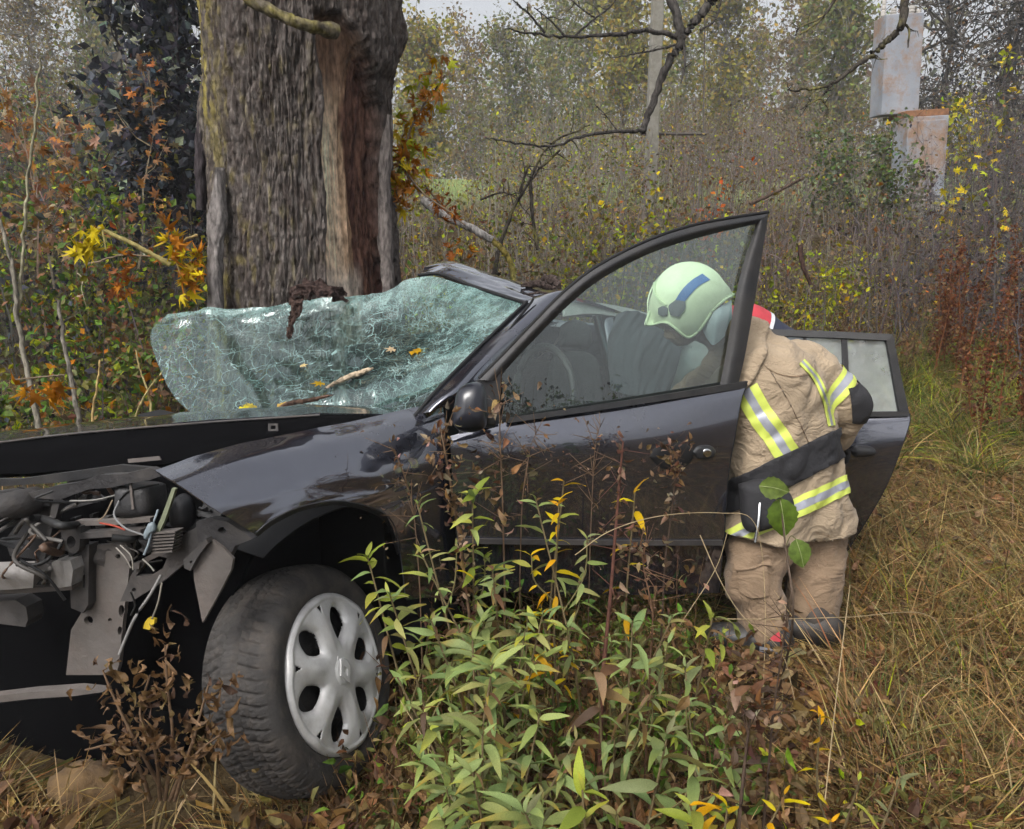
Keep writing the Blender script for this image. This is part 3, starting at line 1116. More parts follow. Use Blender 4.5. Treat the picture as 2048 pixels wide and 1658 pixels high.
sh('sapling', 'thin sapling with scarlet-orange leaves between pole and open door', 'sapling', 1448, 285, 8.2, nst=4, spread=.5, lean=.1, r0=.009, ntw=8, nlf=110, lsz=.055, pal=(((.42, .10, .04), 3), ((.45, .16, .05), 2)), scol=DGREY)
sh('sapling', 'pink-tipped sapling above the curve of the door frame', 'sapling', 1310, 400, 7.2, nst=3, spread=.4, lean=.1, r0=.007, ntw=7, nlf=60, lsz=.05, pal=(((.42, .17, .11), 3), (YEL, 1)), scol=DGREY)
sh('shrub', 'yellow-green leafy shrub behind the top of the open front door', 'shrub', 1240, 360, 6.4, nst=8, spread=.8, lean=.16, r0=.009, ntw=9, nlf=520, lsz=.05, pal=((YGREEN, 3), (OLIVE, 2), (YEL, 1.3)), scol=GREY)
sh('shrub', 'pale yellow-green shrub right of the door frame corner', 'shrub', 1590, 455, 6.0, nst=9, spread=.7, lean=.2, r0=.008, ntw=9, nlf=900, lsz=.04, pal=((YGREEN, 3), (OLIVE, 3), (YEL, .8)), scol=GREY)
sh('shrub', 'small yellow-green bush on the bank right of the firefighter', 'shrub', 1700, 480, 7.2, nst=8, spread=.6, lean=.2, r0=.008, ntw=8, nlf=600, lsz=.04, pal=((YGREEN, 3), (OLIVE, 2), (YEL, .5)), scol=GREY)
sh('shrub', 'brown twiggy shrub low behind the crumpled roof', 'shrub', 1010, 430, 5.6, nst=12, spread=.9, lean=.25, r0=.009, ntw=10, nlf=420, lsz=.04, pal=((BROWN, 3), (OLIVE, 2), (YEL, .5)), scol=(.09, .075, .06), tw2=3)
sh('shrub', 'olive shrub filling the space right of the trunk above the roof', 'shrub', 860, 470, 5.4, nst=10, spread=.7, lean=.2, r0=.008, ntw=9, nlf=500, lsz=.04, pal=((OLIVE, 3), (BROWN, 2), (GREEN, 1)), scol=DGREY, tw2=2)
sh('shrub', 'grey-brown brushwood between the roof and the utility pole', 'shrub', 1150, 400, 6.6, nst=14, spread=1.1, lean=.2, r0=.009, ntw=9, nlf=420, lsz=.04, pal=((BROWN, 3), (OLIVE, 3), (YGREEN, .6)), scol=GREY, tw2=3)

# dock plants: rust-brown seed stalks at the right
def dock(px, top, d, lab, n=5, w=.25):
    b, h = spot(px, top, d)
    root = thing('dock_plant', lab, 'weed', 'rust-brown dock plants on the right bank')
    S, L = NB(), NB()
    K = 8
    t = np.linspace(0, 1, K)
    for i in range(n):
        o = b + np.array([rng.normal(0, w * .5), rng.normal(0, w * .4), -.03])
        le = rng.normal(0, .13, 2)
        hh = h * rng.uniform(.6, 1)
        p = o + np.stack([le[0] * t * hh, le[1] * t * hh, t * hh], 1) + np.cumsum(rng.normal(0, .006, (K, 3)), 0)
        v, f = tubes(p, .007 * (1.1 - .8 * t), 4)
        S.add(v, f, np.array(RUST) * .8)
        m = 260
        tt = rng.uniform(.3, 1, m)
        q = np.stack([np.interp(tt, t, p[:, k]) for k in range(3)], 1) + rng.normal(0, .028, (m, 3)) * (1.3 - tt)[:, None] * 1.3
        tv, tf = t_small()
        v, f = inst(tv, tf, q, runit(m, .2), runit(m, .3), rng.uniform(.012, .034, m))
        L.add(v, f, rep(palette(m, (((.13, .055, .03), 3), ((.085, .035, .022), 3), ((.18, .10, .055), 2)), .25), 4))
    m = 16
    q = b + rng.normal(0, w * .8, (m, 3)) * [1, .7, .35] + [0, 0, .2]
    tv, tf = t_lance(4, .14, .6)
    v, f = inst(tv, tf, q, runit(m, .1), runit(m, .6), rng.uniform(.08, .16, m))
    L.add(v, f, rep(palette(m, ((DBROWN, 3), (BROWN, 3)), .25), len(tv)))
    S.build('stalk', M['stem'], root)
    L.build('seed_head', M['leaf'], root, kind='stuff')


dock(1955, 440, 5.7, 'tall dark red dock plant below the transformer cabinet', 7, .3)
dock(1900, 470, 6.3, 'slimmer dock plant left of the tall dark red one', 4, .2)
dock(2030, 560, 4.9, 'rust-brown dock plant at the right edge of the picture', 8, .32)
dock(2075, 420, 6.2, 'brown dock plant cut by the right edge, highest on the bank', 6, .35)

sh('shrub', 'brown weedy brush on the bank above the rear door', 'shrub', 1800, 520, 6.2, nst=14, spread=.9, lean=.25, r0=.006, ntw=8, nlf=420, lsz=.035, pal=((BROWN, 3), (OLIVE, 2), ((.17, .10, .055), 2)), scol=BROWN, tw2=2)
sh('shrub', 'dry brown brush filling the right edge behind the dock plants', 'shrub', 2010, 400, 7.2, nst=16, spread=1.2, lean=.2, r0=.007, ntw=9, nlf=500, lsz=.04, pal=((BROWN, 3), (OLIVE, 1.5), (DBROWN, 2), ((.17, .10, .055), 2)), scol=(.12, .085, .065), tw2=2)
# bare limbs hanging into the picture from a tree standing out of view above
def hanging_limbs():
    b = branch_nb([
        ([(1325, -120, 5.0), (1345, 0, 5.0), (1362, 78, 5.0), (1335, 130, 5.05), (1303, 215, 5.1), (1286, 264, 5.1)], 0.0302, 0.0225),
        ([(1288, 262, 5.1), (1230, 262, 5.05), (1160, 275, 5.0), (1100, 292, 5.0), (1020, 284, 4.95), (970, 275, 4.95)], 0.0144, 0.0037),
        ([(1360, 74, 5.0), (1300, 62, 4.95), (1230, 68, 4.9), (1150, 72, 4.9), (1080, 70, 4.9), (1010, 58, 4.9)], 0.0173, 0.0045),
        ([(1150, 72, 4.9), (1180, 45, 4.9), (1215, 18, 4.9), (1240, -10, 4.9)], 0.0086, 0.0037),
        ([(1090, 66, 4.9), (1060, 30, 4.88), (1020, -5, 4.86)], 0.0086, 0.0045),
        ([(1130, 72, 4.9), (1100, 40, 4.9), (1068, 15, 4.9)], 0.0072, 0.0030),
        ([(1362, 78, 5.0), (1400, 30, 5.0), (1440, -20, 5.0), (1500, -90, 5.0)], 0.0245, 0.0375),
        ([(1366, 82, 5.0), (1370, 125, 5.0), (1362, 166, 5.0)], 0.0101, 0.0053),
        ([(1350, 90, 5.0), (1310, 100, 4.95), (1270, 108, 4.95), (1222, 116, 4.95)], 0.0086, 0.0030),
        ([(1400, 60, 5.0), (1430, 40, 5.0), (1445, -10, 5.0)], 0.0086, 0.0045),
        ([(1235, 262, 5.05), (1215, 235, 5.05), (1195, 213, 5.05)], 0.0050, 0.0030),
        ([(1190, 35, 4.9), (1160, 15, 4.9), (1120, -20, 4.9)], 0.0058, 0.0045),
    ], col=(.075, .068, .062), twigs=5, tl=.12)
    o = b.build('bare_branch', M['bark'], smooth=True, label='bare dark branch hanging in front of the utility pole from above', cat='branch')
    b = branch_nb([
        ([(1800, -130, 5.2), (1810, -30, 5.2), (1806, 42, 5.2), (1775, 80, 5.2), (1745, 108, 5.2), (1700, 140, 5.15), (1660, 172, 5.1), (1600, 180, 5.1), (1575, 180, 5.1)], 0.0324, 0.0045),
        ([(1806, 45, 5.2), (1818, 60, 5.2), (1816, 95, 5.2)], 0.0101, 0.0045),
        ([(1775, 78, 5.2), (1768, 95, 5.2)], 0.0072, 0.0045),
        ([(1665, 168, 5.1), (1640, 195, 5.1), (1600, 220, 5.1)], 0.0101, 0.0030),
        ([(1640, 195, 5.1), (1655, 215, 5.1)], 0.0072, 0.0030),
        ([(1690, -40, 5.0), (1650, 30, 5.0), (1600, 70, 5.0)], 0.0130, 0.0045),
        ([(1645, 35, 5.0), (1600, 55, 5.0), (1592, 68, 5.0)], 0.0072, 0.0037),
        ([(1745, 108, 5.2), (1755, 118, 5.2), (1775, 118, 5.2)], 0.0058, 0.0023),
    ], col=(.06, .052, .042), twigs=4, tl=.12, moss=.35)
    b.build('bare_branch', M['bark'], smooth=True, label='forked bare branch hanging across the transformer tower', cat='branch')


hanging_limbs()

# fallen and dead wood right of the trunk
b = branch_nb([([(845, 400, 4.9), (890, 432, 4.9), (940, 455, 4.9), (985, 480, 4.9)], .028, .022)], col=(.42, .39, .36), sides=8)
b.build('broken_branch', M['bark'], smooth=True, label='pale peeled broken branch leaning beside the trunk', cat='branch')
b = branch_nb([([(985, 480, 4.9), (1010, 505, 4.85), (1025, 540, 4.8), (1030, 600, 4.75)], .018, .016)], col=(.24, .19, .05), sides=7, moss=.6)
b.build('mossy_branch', M['bark'], smooth=True, label='curved yellow-green mossy branch rising behind the roof', cat='branch')
b = branch_nb([
    ([(985, 560, 5.3), (1010, 460, 5.3), (1060, 360, 5.3), (1120, 300, 5.3)], .018, .008),
    ([(1060, 360, 5.3), (1065, 430, 5.3), (1075, 500, 5.3)], .014, .010),
    ([(1055, 365, 5.3), (1100, 290, 5.3), (1180, 250, 5.3)], .011, .005),
    ([(960, 400, 5.3), (1005, 385, 5.3), (1040, 400, 5.3)], .008, .004),
    ([(1040, 385, 5.3), (1050, 350, 5.3), (1060, 330, 5.3)], .012, .005),
], col=(.07, .06, .05), twigs=8, tl=.2, moss=.2)
b.build('dead_branch', M['bark'], smooth=True, label='tangle of dark dead branches above the crumpled roof', cat='branch')
b = branch_nb([([(1500, 408, 6.8), (1560, 380, 6.8), (1608, 355, 6.8)], .018, .014)], col=(.085, .06, .045))
b.build('broken_branch', M['bark'], smooth=True, label='short dark broken branch above the corner of the door frame', cat='branch')
b = branch_nb([([(1600, 490, 5.6), (1605, 530, 5.6), (1622, 570, 5.6)], .02, .012)], col=(.06, .035, .028))
b.build('splintered_wood', M['bark'], smooth=True, label='dark splinter of wood in the grass above the firefighter', cat='wood')


# leafy maple twigs hanging by the trunk
def leaf_spray(name, label, cat, paths, leaf_px, n, sz, pal, stemcol=(.16, .12, .08), spread=.05, twig=True):
    root = thing(name, label, cat)
    b = branch_nb(paths, col=stemcol, sides=5)
    b.build('twig', M['stem'], root, smooth=True)
    pts = np.concatenate([resample(np.array([P(*q) for q in pp]), 30) for pp in leaf_px])
    tv, tf = t_maple(.55)
    # a handful of shared leaf meshes, each leaf an object of its own
    cols = [np.array(pal[k % len(pal)][0]) * rng.uniform(.85, 1.15) for k in range(6)]
    ms = []
    for c in cols:
        nb = NB()
        t2 = tv.copy()
        t2[:, 2] -= rng.uniform(.2, 1.1) * t2[:, 0] ** 2 + rng.uniform(0, .5) * np.clip(t2[:, 1] - .3, 0, 1) ** 2
        t2 += rng.normal(0, .025, t2.shape)
        nb.add(t2, tf, c)
        ms.append(nb.mesh('leaf', M['leaf'], smooth=True))
    for i in range(n):
        p = pts[rng.integers(0, len(pts))] + rng.normal(0, spread, 3)
        ax = Vector(runit(1, -.9)[0])
        q = ax.to_track_quat('Y', 'Z') @ Matrix.Rotation(rng.uniform(0, 6.28), 3, 'Y').to_quaternion()
        o = link('leaf', ms[rng.integers(0, 6)], root)
        s = sz * rng.uniform(.6, 1.2)
        o.matrix_world = Matrix.Translation(Vector(p)) @ q.to_matrix().to_4x4() @ Matrix.Diagonal((s, s, s, 1))
    return root


leaf_spray('maple_branch', 'maple branch with orange and yellow-green leaves right of the trunk', 'branch',
           [([(790, 420, 3.9), (800, 330, 3.85), (830, 240, 3.8), (890, 150, 3.75)], .009, .004), ([(800, 330, 3.85), (850, 390, 3.8), (910, 430, 3.8)], .006, .003)],
           [[(880, 140, 3.75), (850, 200, 3.8), (820, 250, 3.8)], [(800, 300, 3.85), (800, 400, 3.85)], [(805, 250, 3.85), (820, 330, 3.85), (815, 400, 3.85)]],
           150, .075, ((ORANGE, 3), ((.40, .24, .06), 3), (YGREEN, 2), (YEL, 1.5), ((.28, .14, .06), 1)), spread=.04)
leaf_spray('maple_branch', 'small withered rust-coloured maple branch over the pale broken branch', 'branch',
           [([(850, 370, 3.95), (890, 420, 3.95), (930, 450, 3.95)], .006, .003)],
           [[(860, 380, 3.95), (905, 430, 3.95)], [(900, 495, 3.95), (930, 505, 3.95)]], 34, .06, ((RUST, 3), (ORANGE, 3)), spread=.03)
leaf_spray('maple_twig', 'twig with drooping bright yellow maple leaves left of the trunk', 'branch',
           [([(340, 530, 3.5), (270, 490, 3.45), (195, 455, 3.4)], .012, .009), ([(205, 460, 3.4), (212, 500, 3.4)], .005, .003)],
           [[(170, 465, 3.4), (210, 445, 3.4)], [(168, 490, 3.4), (176, 470, 3.4)]], 24, .07, (((.55, .43, .03), 3), ((.48, .38, .05), 2)), stemcol=(.30, .25, .09), spread=.014)
leaf_spray('maple_twig', 'cluster of yellow maple leaves against the left edge of the trunk', 'branch',
           [([(395, 470, 3.45), (370, 480, 3.42), (350, 500, 3.4), (375, 600, 3.45)], .006, .004)],
           [[(345, 460, 3.4), (355, 520, 3.4)], [(385, 500, 3.44), (395, 560, 3.44)], [(375, 540, 3.44), (370, 600, 3.44)]], 58, .075, (((.52, .40, .035), 4), ((.36, .25, .06), 2), (ORANGE, 1)), stemcol=(.28, .2, .08), spread=.018)
leaf_spray('maple_twig', 'orange-brown shrivelled maple leaves low above the hood', 'branch',
           [([(30, 760, 3.3), (70, 755, 3.3), (130, 750, 3.3)], .004, .003)],
           [[(45, 765, 3.3), (60, 775, 3.3)], [(95, 750, 3.3), (115, 790, 3.3)]], 12, .085, (((.40, .20, .05), 3), (ORANGE, 2)), spread=.012)
leaf_spray('maple_twig', 'row of small rust-brown maple leaves left of the shattered glass', 'branch',
           [([(170, 530, 3.7), (250, 510, 3.65), (345, 520, 3.6)], .005, .003)],
           [[(180, 500, 3.7), (320, 520, 3.6)], [(230, 590, 3.7), (250, 540, 3.7)]], 34, .055, ((RUST, 3), (ORANGE, 2), ((.26, .11, .06), 2)), spread=.03)
# thin upright saplings at the far left
for pts, r, lab, c in (
    ([(85, 900, 3.6), (60, 760, 3.6), (35, 640, 3.6), (25, 540, 3.6), (0, 440, 3.6)], .013, 'bare grey sapling stem bowing to the left edge', (.22, .2, .16)),
    ([(35, 640, 3.62), (45, 520, 3.62), (52, 400, 3.62), (70, 250, 3.62), (80, 120, 3.62)], .008, 'thin upright sapling stem left of the yellow leaves', (.26, .24, .16)),
    ([(168, 900, 3.5), (150, 800, 3.5), (130, 700, 3.5), (118, 600, 3.5)], .012, 'grey sapling stem rising behind the middle of the hood', (.2, .18, .15)),
    ([(185, 900, 3.3), (185, 830, 3.3), (196, 760, 3.3), (200, 720, 3.3)], .006, 'bent straw-coloured stalk standing behind the hood', (.40, .28, .12)),
    ([(255, 870, 3.3), (290, 790, 3.3), (330, 735, 3.3)], .005, 'straw stalk leaning towards the shattered windscreen', (.38, .31, .14)),
    ([(300, 870, 3.32), (300, 800, 3.32), (280, 740, 3.32), (272, 700, 3.32)], .005, 'straw stalk crossing the leaning one beside the glass', (.36, .29, .13)),
):
    bb = branch_nb([(pts, r, r * .6)], col=c, sides=6)
    bb.build('reed' if 'straw' in lab else 'sapling', M['bark'], smooth=True, label=lab, cat='reed' if 'straw' in lab else 'sapling')

# ================================================================ the wrecked car
WC = P(667, 1345, 2.15)                       # centre of the front wheel's outer face
YAW = R(57)
BK = np.array([math.cos(YAW), math.sin(YAW), 0])       # towards the car's rear
LF = np.array([math.sin(YAW), -math.cos(YAW), 0])      # outwards on the driver's side
ZZ = np.array([0, 0, 1.0])
W0 = np.array([WC[0], WC[1], 0])
SIDE = Plane(WC, LF)


def K(s, l, z):
    return W0 + s * BK + l * LF + np.array([0, 0, z])


def paint_mat():
    m, nt, out = new_mat('dark_car_paint')
    tc = N_(nt, 'ShaderNodeTexCoord')
    n1 = N_(nt, 'ShaderNodeTexNoise', Scale=2.5, Detail=8.0, Roughness=.7)
    n2 = N_(nt, 'ShaderNodeTexNoise', Scale=60.0, Detail=4.0, Roughness=.7)
    n3 = N_(nt, 'ShaderNodeTexNoise', Scale=3.0, Detail=2.0)
    for n in (n1, n2, n3):
        nt.links.new(tc.outputs['Object'], n.inputs['Vector'])
    b = N_(nt, 'ShaderNodeBsdfPrincipled', Roughness=.16, Metallic=.85)
    b.inputs['Coat Weight'].default_value = 1.0
    b.inputs['Coat Roughness'].default_value = .035
    b.inputs['Coat IOR'].default_value = 2.1
    base = ramp(nt, n2.outputs[0], [(.3, (.072, .076, .104)), (.7, (.088, .092, .122))])
    dust = ramp(nt, n1.outputs[0], [(.52, (0, 0, 0)), (.8, (.35, .35, .35))])
    mx = N_(nt, 'ShaderNodeMixRGB')
    nt.links.new(dust, mx.inputs[0])
    nt.links.new(base, mx.inputs[1])
    mx.inputs[2].default_value = (.13, .12, .11, 1)
    nt.links.new(mx.outputs[0], b.inputs['Base Color'])
    r = N_(nt, 'ShaderNodeMath', operation='MULTIPLY_ADD')
    nt.links.new(dust, r.inputs[0])
    r.inputs[1].default_value = .9
    r.inputs[2].default_value = .16
    nt.links.new(r.outputs[0], b.inputs['Roughness'])
    bp = N_(nt, 'ShaderNodeBump', Strength=.12, Distance=.02)
    nt.links.new(n3.outputs[0], bp.inputs['Height'])
    nt.links.new(bp.outputs[0], b.inputs['Normal'])
    nt.links.new(bp.outputs[0], b.inputs['Coat Normal'])
    nt.links.new(b.outputs[0], out.inputs[0])
    return m


def glass_mat(name, tint=(.74, .84, .81), haze=.05, refl=2.2, dirt_sky_col=(.4, .42, .4)):
    m, nt, out = new_mat(name)
    tr = N_(nt, 'ShaderNodeBsdfTransparent')
    tr.inputs[0].default_value = (*tint, 1)
    gl = N_(nt, 'ShaderNodeBsdfGlossy', Roughness=.0)
    gl.inputs[0].default_value = (.92, .97, .97, 1)
    fr = N_(nt, 'ShaderNodeFresnel', IOR=1.5)
    k = N_(nt, 'ShaderNodeMath', operation='MULTIPLY')
    k.use_clamp = True
    k.inputs[1].default_value = refl
    nt.links.new(fr.outputs[0], k.inputs[0])
    mx = N_(nt, 'ShaderNodeMixShader')
    nt.links.new(k.outputs[0], mx.inputs[0])
    nt.links.new(tr.outputs[0], mx.inputs[1])
    nt.links.new(gl.outputs[0], mx.inputs[2])
    df = N_(nt, 'ShaderNodeBsdfDiffuse')
    df.inputs[0].default_value = (*dirt_sky_col, 1)
    tc = N_(nt, 'ShaderNodeTexCoord')
    n1 = N_(nt, 'ShaderNodeTexNoise', Scale=5.0, Detail=9.0, Roughness=.75)
    nt.links.new(tc.outputs['Object'], n1.inputs['Vector'])
    f = ramp(nt, n1.outputs[0], [(.2, (haze * .6,) * 3), (.85, (haze * 1.4,) * 3)])
    m2 = N_(nt, 'ShaderNodeMixShader')
    nt.links.new(f, m2.inputs[0])
    nt.links.new(mx.outputs[0], m2.inputs[1])
    nt.links.new(df.outputs[0], m2.inputs[2])
    nt.links.new(m2.outputs[0], out.inputs[0])
    return m


def cracked_mat():
    """laminated windscreen: crazed white-green fractures over a see-through film; attribute col.r = how shattered"""
    m, nt, out = new_mat('shattered_windscreen')
    tc = N_(nt, 'ShaderNodeTexCoord')
    at = N_(nt, 'ShaderNodeAttribute', attribute_name='col')
    sep = N_(nt, 'ShaderNodeSeparateColor')
    nt.links.new(at.outputs['Color'], sep.inputs[0])
    wn_ = N_(nt, 'ShaderNodeTexNoise', Scale=7.0, Detail=3.0)
    nt.links.new(tc.outputs['Object'], wn_.inputs['Vector'])
    ws = N_(nt, 'ShaderNodeVectorMath', operation='SCALE')
    ws.inputs['Scale'].default_value = .10
    nt.links.new(wn_.outputs['Color'], ws.inputs[0])
    add = N_(nt, 'ShaderNodeVectorMath', operation='ADD')
    nt.links.new(tc.outputs['Object'], add.inputs[0])
    nt.links.new(ws.outputs[0], add.inputs[1])

    def lines(scale, width, stretch=None, rot=(.4, .7, .9)):
        v = N_(nt, 'ShaderNodeTexVoronoi', feature='DISTANCE_TO_EDGE', Scale=scale)
        src = add.outputs[0]
        if stretch:
            mp = N_(nt, 'ShaderNodeMapping')
            mp.inputs['Scale'].default_value = stretch
            mp.inputs['Rotation'].default_value = rot
            nt.links.new(src, mp.inputs[0])
            src = mp.outputs[0]
        nt.links.new(src, v.inputs['Vector'])
        return ramp(nt, v.outputs['Distance'], [(0.0, (1, 1, 1)), (width, (0, 0, 0))])

    def mth(op, a, b):
        k = N_(nt, 'ShaderNodeMath', operation=op)
        k.use_clamp = True
        for i, q in enumerate((a, b)):
            if isinstance(q, (int, float)):
                k.inputs[i].default_value = q
            else:
                nt.links.new(q, k.inputs[i])
        return k.outputs[0]
    web = lines(6, .014, (5, 1, 1), (.2, 1.1, .5))
    big = lines(6.5, .014, (1, 1, 5))
    mid = lines(26, .075, (1, 1, 3.2))
    mid2 = lines(26, .07, (3.2, 1, 1), (1.0, .3, .2))
    fine = lines(140, .2, (1, 1, 2.0), (.9, .2, 1.3))
    patch = N_(nt, 'ShaderNodeTexNoise', Scale=5.0, Detail=6.0, Roughness=.65)
    nt.links.new(add.outputs[0], patch.inputs['Vector'])
    cov = mth('MULTIPLY_ADD' if False else 'ADD', patch.outputs[0], sep.outputs[0])
    dense = ramp(nt, cov, [(.72, (0, 0, 0)), (1.35, (1, 1, 1))])
    medium = ramp(nt, cov, [(.53, (0, 0, 0)), (.80, (1, 1, 1))])
    brk = N_(nt, 'ShaderNodeTexNoise', Scale=17.0, Detail=4.0, Roughness=.7)
    nt.links.new(tc.outputs['Object'], brk.inputs['Vector'])
    brk_f = ramp(nt, brk.outputs[0], [(.40, (0, 0, 0)), (.60, (1, 1, 1))])
    a = mth('MULTIPLY', mth('MULTIPLY', fine, dense), mth('ADD', brk_f, .35))
    b_ = mth('MULTIPLY', mth('MULTIPLY', mth('MAXIMUM', mid, mid2), medium), mth('ADD', brk_f, .12))
    c = mth('MAXIMUM', mth('MULTIPLY', big, .9), mth('MULTIPLY', web, .85))
    crack = mth('MAXIMUM', mth('MAXIMUM', a, b_), c)
    veil = mth('MULTIPLY', dense, .24)
    veil2 = mth('ADD', veil, .07)
    fac = mth('MAXIMUM', crack, veil2)
    fac = mth('MULTIPLY', fac, .92)
    tr = N_(nt, 'ShaderNodeBsdfTransparent')
    tr.inputs[0].default_value = (.52, .70, .65, 1)
    gl = N_(nt, 'ShaderNodeBsdfGlossy', Roughness=.04)
    gl.inputs[0].default_value = (.85, .95, .95, 1)
    vc = N_(nt, 'ShaderNodeTexVoronoi', Scale=70.0)
    nt.links.new(add.outputs[0], vc.inputs['Vector'])
    bp = N_(nt, 'ShaderNodeBump', Strength=.15, Distance=.01)
    nt.links.new(vc.outputs['Distance'], bp.inputs['Height'])
    nt.links.new(bp.outputs[0], gl.inputs['Normal'])
    fr = N_(nt, 'ShaderNodeFresnel', IOR=1.55)
    k2 = mth('MULTIPLY', fr.outputs[0], 1.7)
    g = N_(nt, 'ShaderNodeMixShader')
    nt.links.new(k2, g.inputs[0])
    nt.links.new(tr.outputs[0], g.inputs[1])
    nt.links.new(gl.outputs[0], g.inputs[2])
    df = N_(nt, 'ShaderNodeBsdfDiffuse')
    dc = ramp(nt, patch.outputs[0], [(.3, (.19, .36, .335)), (.7, (.48, .67, .64))])
    nt.links.new(dc, df.inputs[0])
    tl = N_(nt, 'ShaderNodeBsdfTranslucent')
    nt.links.new(dc, tl.inputs[0])
    dt = N_(nt, 'ShaderNodeMixShader')
    dt.inputs[0].default_value = .35
    nt.links.new(df.outputs[0], dt.inputs[1])
    nt.links.new(tl.outputs[0], dt.inputs[2])
    fin = N_(nt, 'ShaderNodeMixShader')
    nt.links.new(fac, fin.inputs[0])
    nt.links.new(g.outputs[0], fin.inputs[1])
    nt.links.new(dt.outputs[0], fin.inputs[2])
    nt.links.new(fin.outputs[0], out.inputs[0])
    return m


M['paint'] = paint_mat()
M['plastic'] = mat('black_plastic', (.022, .022, .024), .5, col2=(.012, .012, .013), scale=30, bump=.2, bscale=200, dirt=(.07, .06, .05), dscale=7, damt=.35)
M['rubber_seal'] = mat('rubber_seal', (.012, .012, .013), .7, scale=40, spec=.3)
M['underside'] = mat('black_hood_and_shade', (.0025, .0025, .003), .95, scale=20, spec=.05)  # hood black, also used on slabs that stand in for shade
M['tyre'] = mat('dusty_tyre_rubber', (.062, .058, .055), .85, col2=(.03, .028, .027), scale=9, bump=.3, bscale=90, dirt=(.15, .125, .105), dscale=14, damt=.5, spec=.25)
M['hubcap'] = mat('silver_hubcap', (.66, .66, .655), .38, metal=.25, col2=(.57, .565, .56), scale=8, dirt=(.16, .13, .11), dscale=7, damt=.45, bump=.05, bscale=30)
M['steel'] = mat('dusty_steel', (.085, .08, .078), .6, metal=.35, col2=(.04, .037, .036), scale=12, bump=.25, bscale=50, dirt=(.13, .105, .09), dscale=5, damt=.6)
M['pale_metal'] = mat('pale_dusty_metal', (.155, .138, .128), .65, metal=.2, col2=(.085, .075, .068), scale=7, bump=.3, bscale=40, dirt=(.15, .115, .095), dscale=6, damt=.55)
M['dark_metal'] = mat('dark_dirty_metal', (.045, .043, .045), .6, metal=.2, col2=(.02, .019, .02), scale=14, bump=.4, bscale=60, dirt=(.09, .075, .06), dscale=7, damt=.5)
M['alu'] = mat('bent_aluminium', (.34, .33, .32), .5, metal=.4, col2=(.18, .17, .16), scale=9, bump=.35, bscale=35, dirt=(.2, .17, .15), dscale=8, damt=.5)
M['glass'] = glass_mat('door_glass', tint=(.56, .72, .67), haze=.03, refl=3.2)
M['mirror_shell'] = mat('dark_mirror_shell', (.010, .011, .018), .3, scale=20, coat=.5)
M['sky_glass'] = glass_mat('sky_hazed_door_glass', haze=.42, refl=3.0, dirt_sky_col=(.50, .54, .53))  # pale diffuse haze stands in for the sky reflected in the rear pane
M['crack'] = cracked_mat()
M['fabric'] = mat('grey_seat_fabric', (.022, .024, .026), .95, col2=(.014, .015, .017), scale=50, bump=.4, bscale=160)
M['airbag'] = mat('grey_airbag_cloth', (.045, .05, .058), .9, col2=(.03, .034, .04), scale=9, bump=.3, bscale=70)
M['lining'] = mat('pale_headlining', (.42, .42, .40), .95, col2=(.33, .33, .31), scale=12, bump=.2)
M['yellow'] = mat('yellow_connector_plastic', (.62, .44, .02), .5, scale=30)
M['chrome'] = mat('chrome', (.7, .7, .7), .15, metal=1.0, scale=10)
M['mirror'] = mat('mirror_glass', (.75, .8, .8), .02, metal=1.0, scale=5)

CAR = thing('crashed_car', 'wrecked dark blue-black hatchback with torn-open front and caved-in windscreen against the tree', 'car')


# ---------------------------------------------------------------- sheet tools
def cr_rows(rows, nv):
    rows = np.asarray(rows)                   # r,nu,3
    nu = rows.shape[1]
    if len(rows) == 2:
        t = np.linspace(0, 1, nv)[:, None, None]
        return rows[0] * (1 - t) + rows[1] * t
    return np.stack([smooth_path(rows[:, k], nv) for k in range(nu)], 1)


def P3(q, plane=None):
    """(px,py) on a plane, (px,py,off) on a plane, or (px,py,d) free"""
    if plane is None:
        return P(*q)
    return plane.at(q[0], q[1], q[2] if len(q) > 2 else 0.0)


def grid(rows, nu, nv, plane=None, curve=True):
    r3 = []
    for r in rows:
        p = np.array([P3(q, plane) for q in r])
        if curve and len(p) > 2:
            p = smooth_path(p, nu * 2)
        r3.append(resample(p, nu))
    return cr_rows(r3, nv)


def gnormal(g):
    n = np.cross(np.gradient(g, axis=1), np.gradient(g, axis=0))
    n /= np.linalg.norm(n, axis=2, keepdims=True) + 1e-12
    c = g.reshape(-1, 3).mean(0)
    if (n.reshape(-1, 3).mean(0) @ (CAM - c)) < 0:
        n = -n
    return n


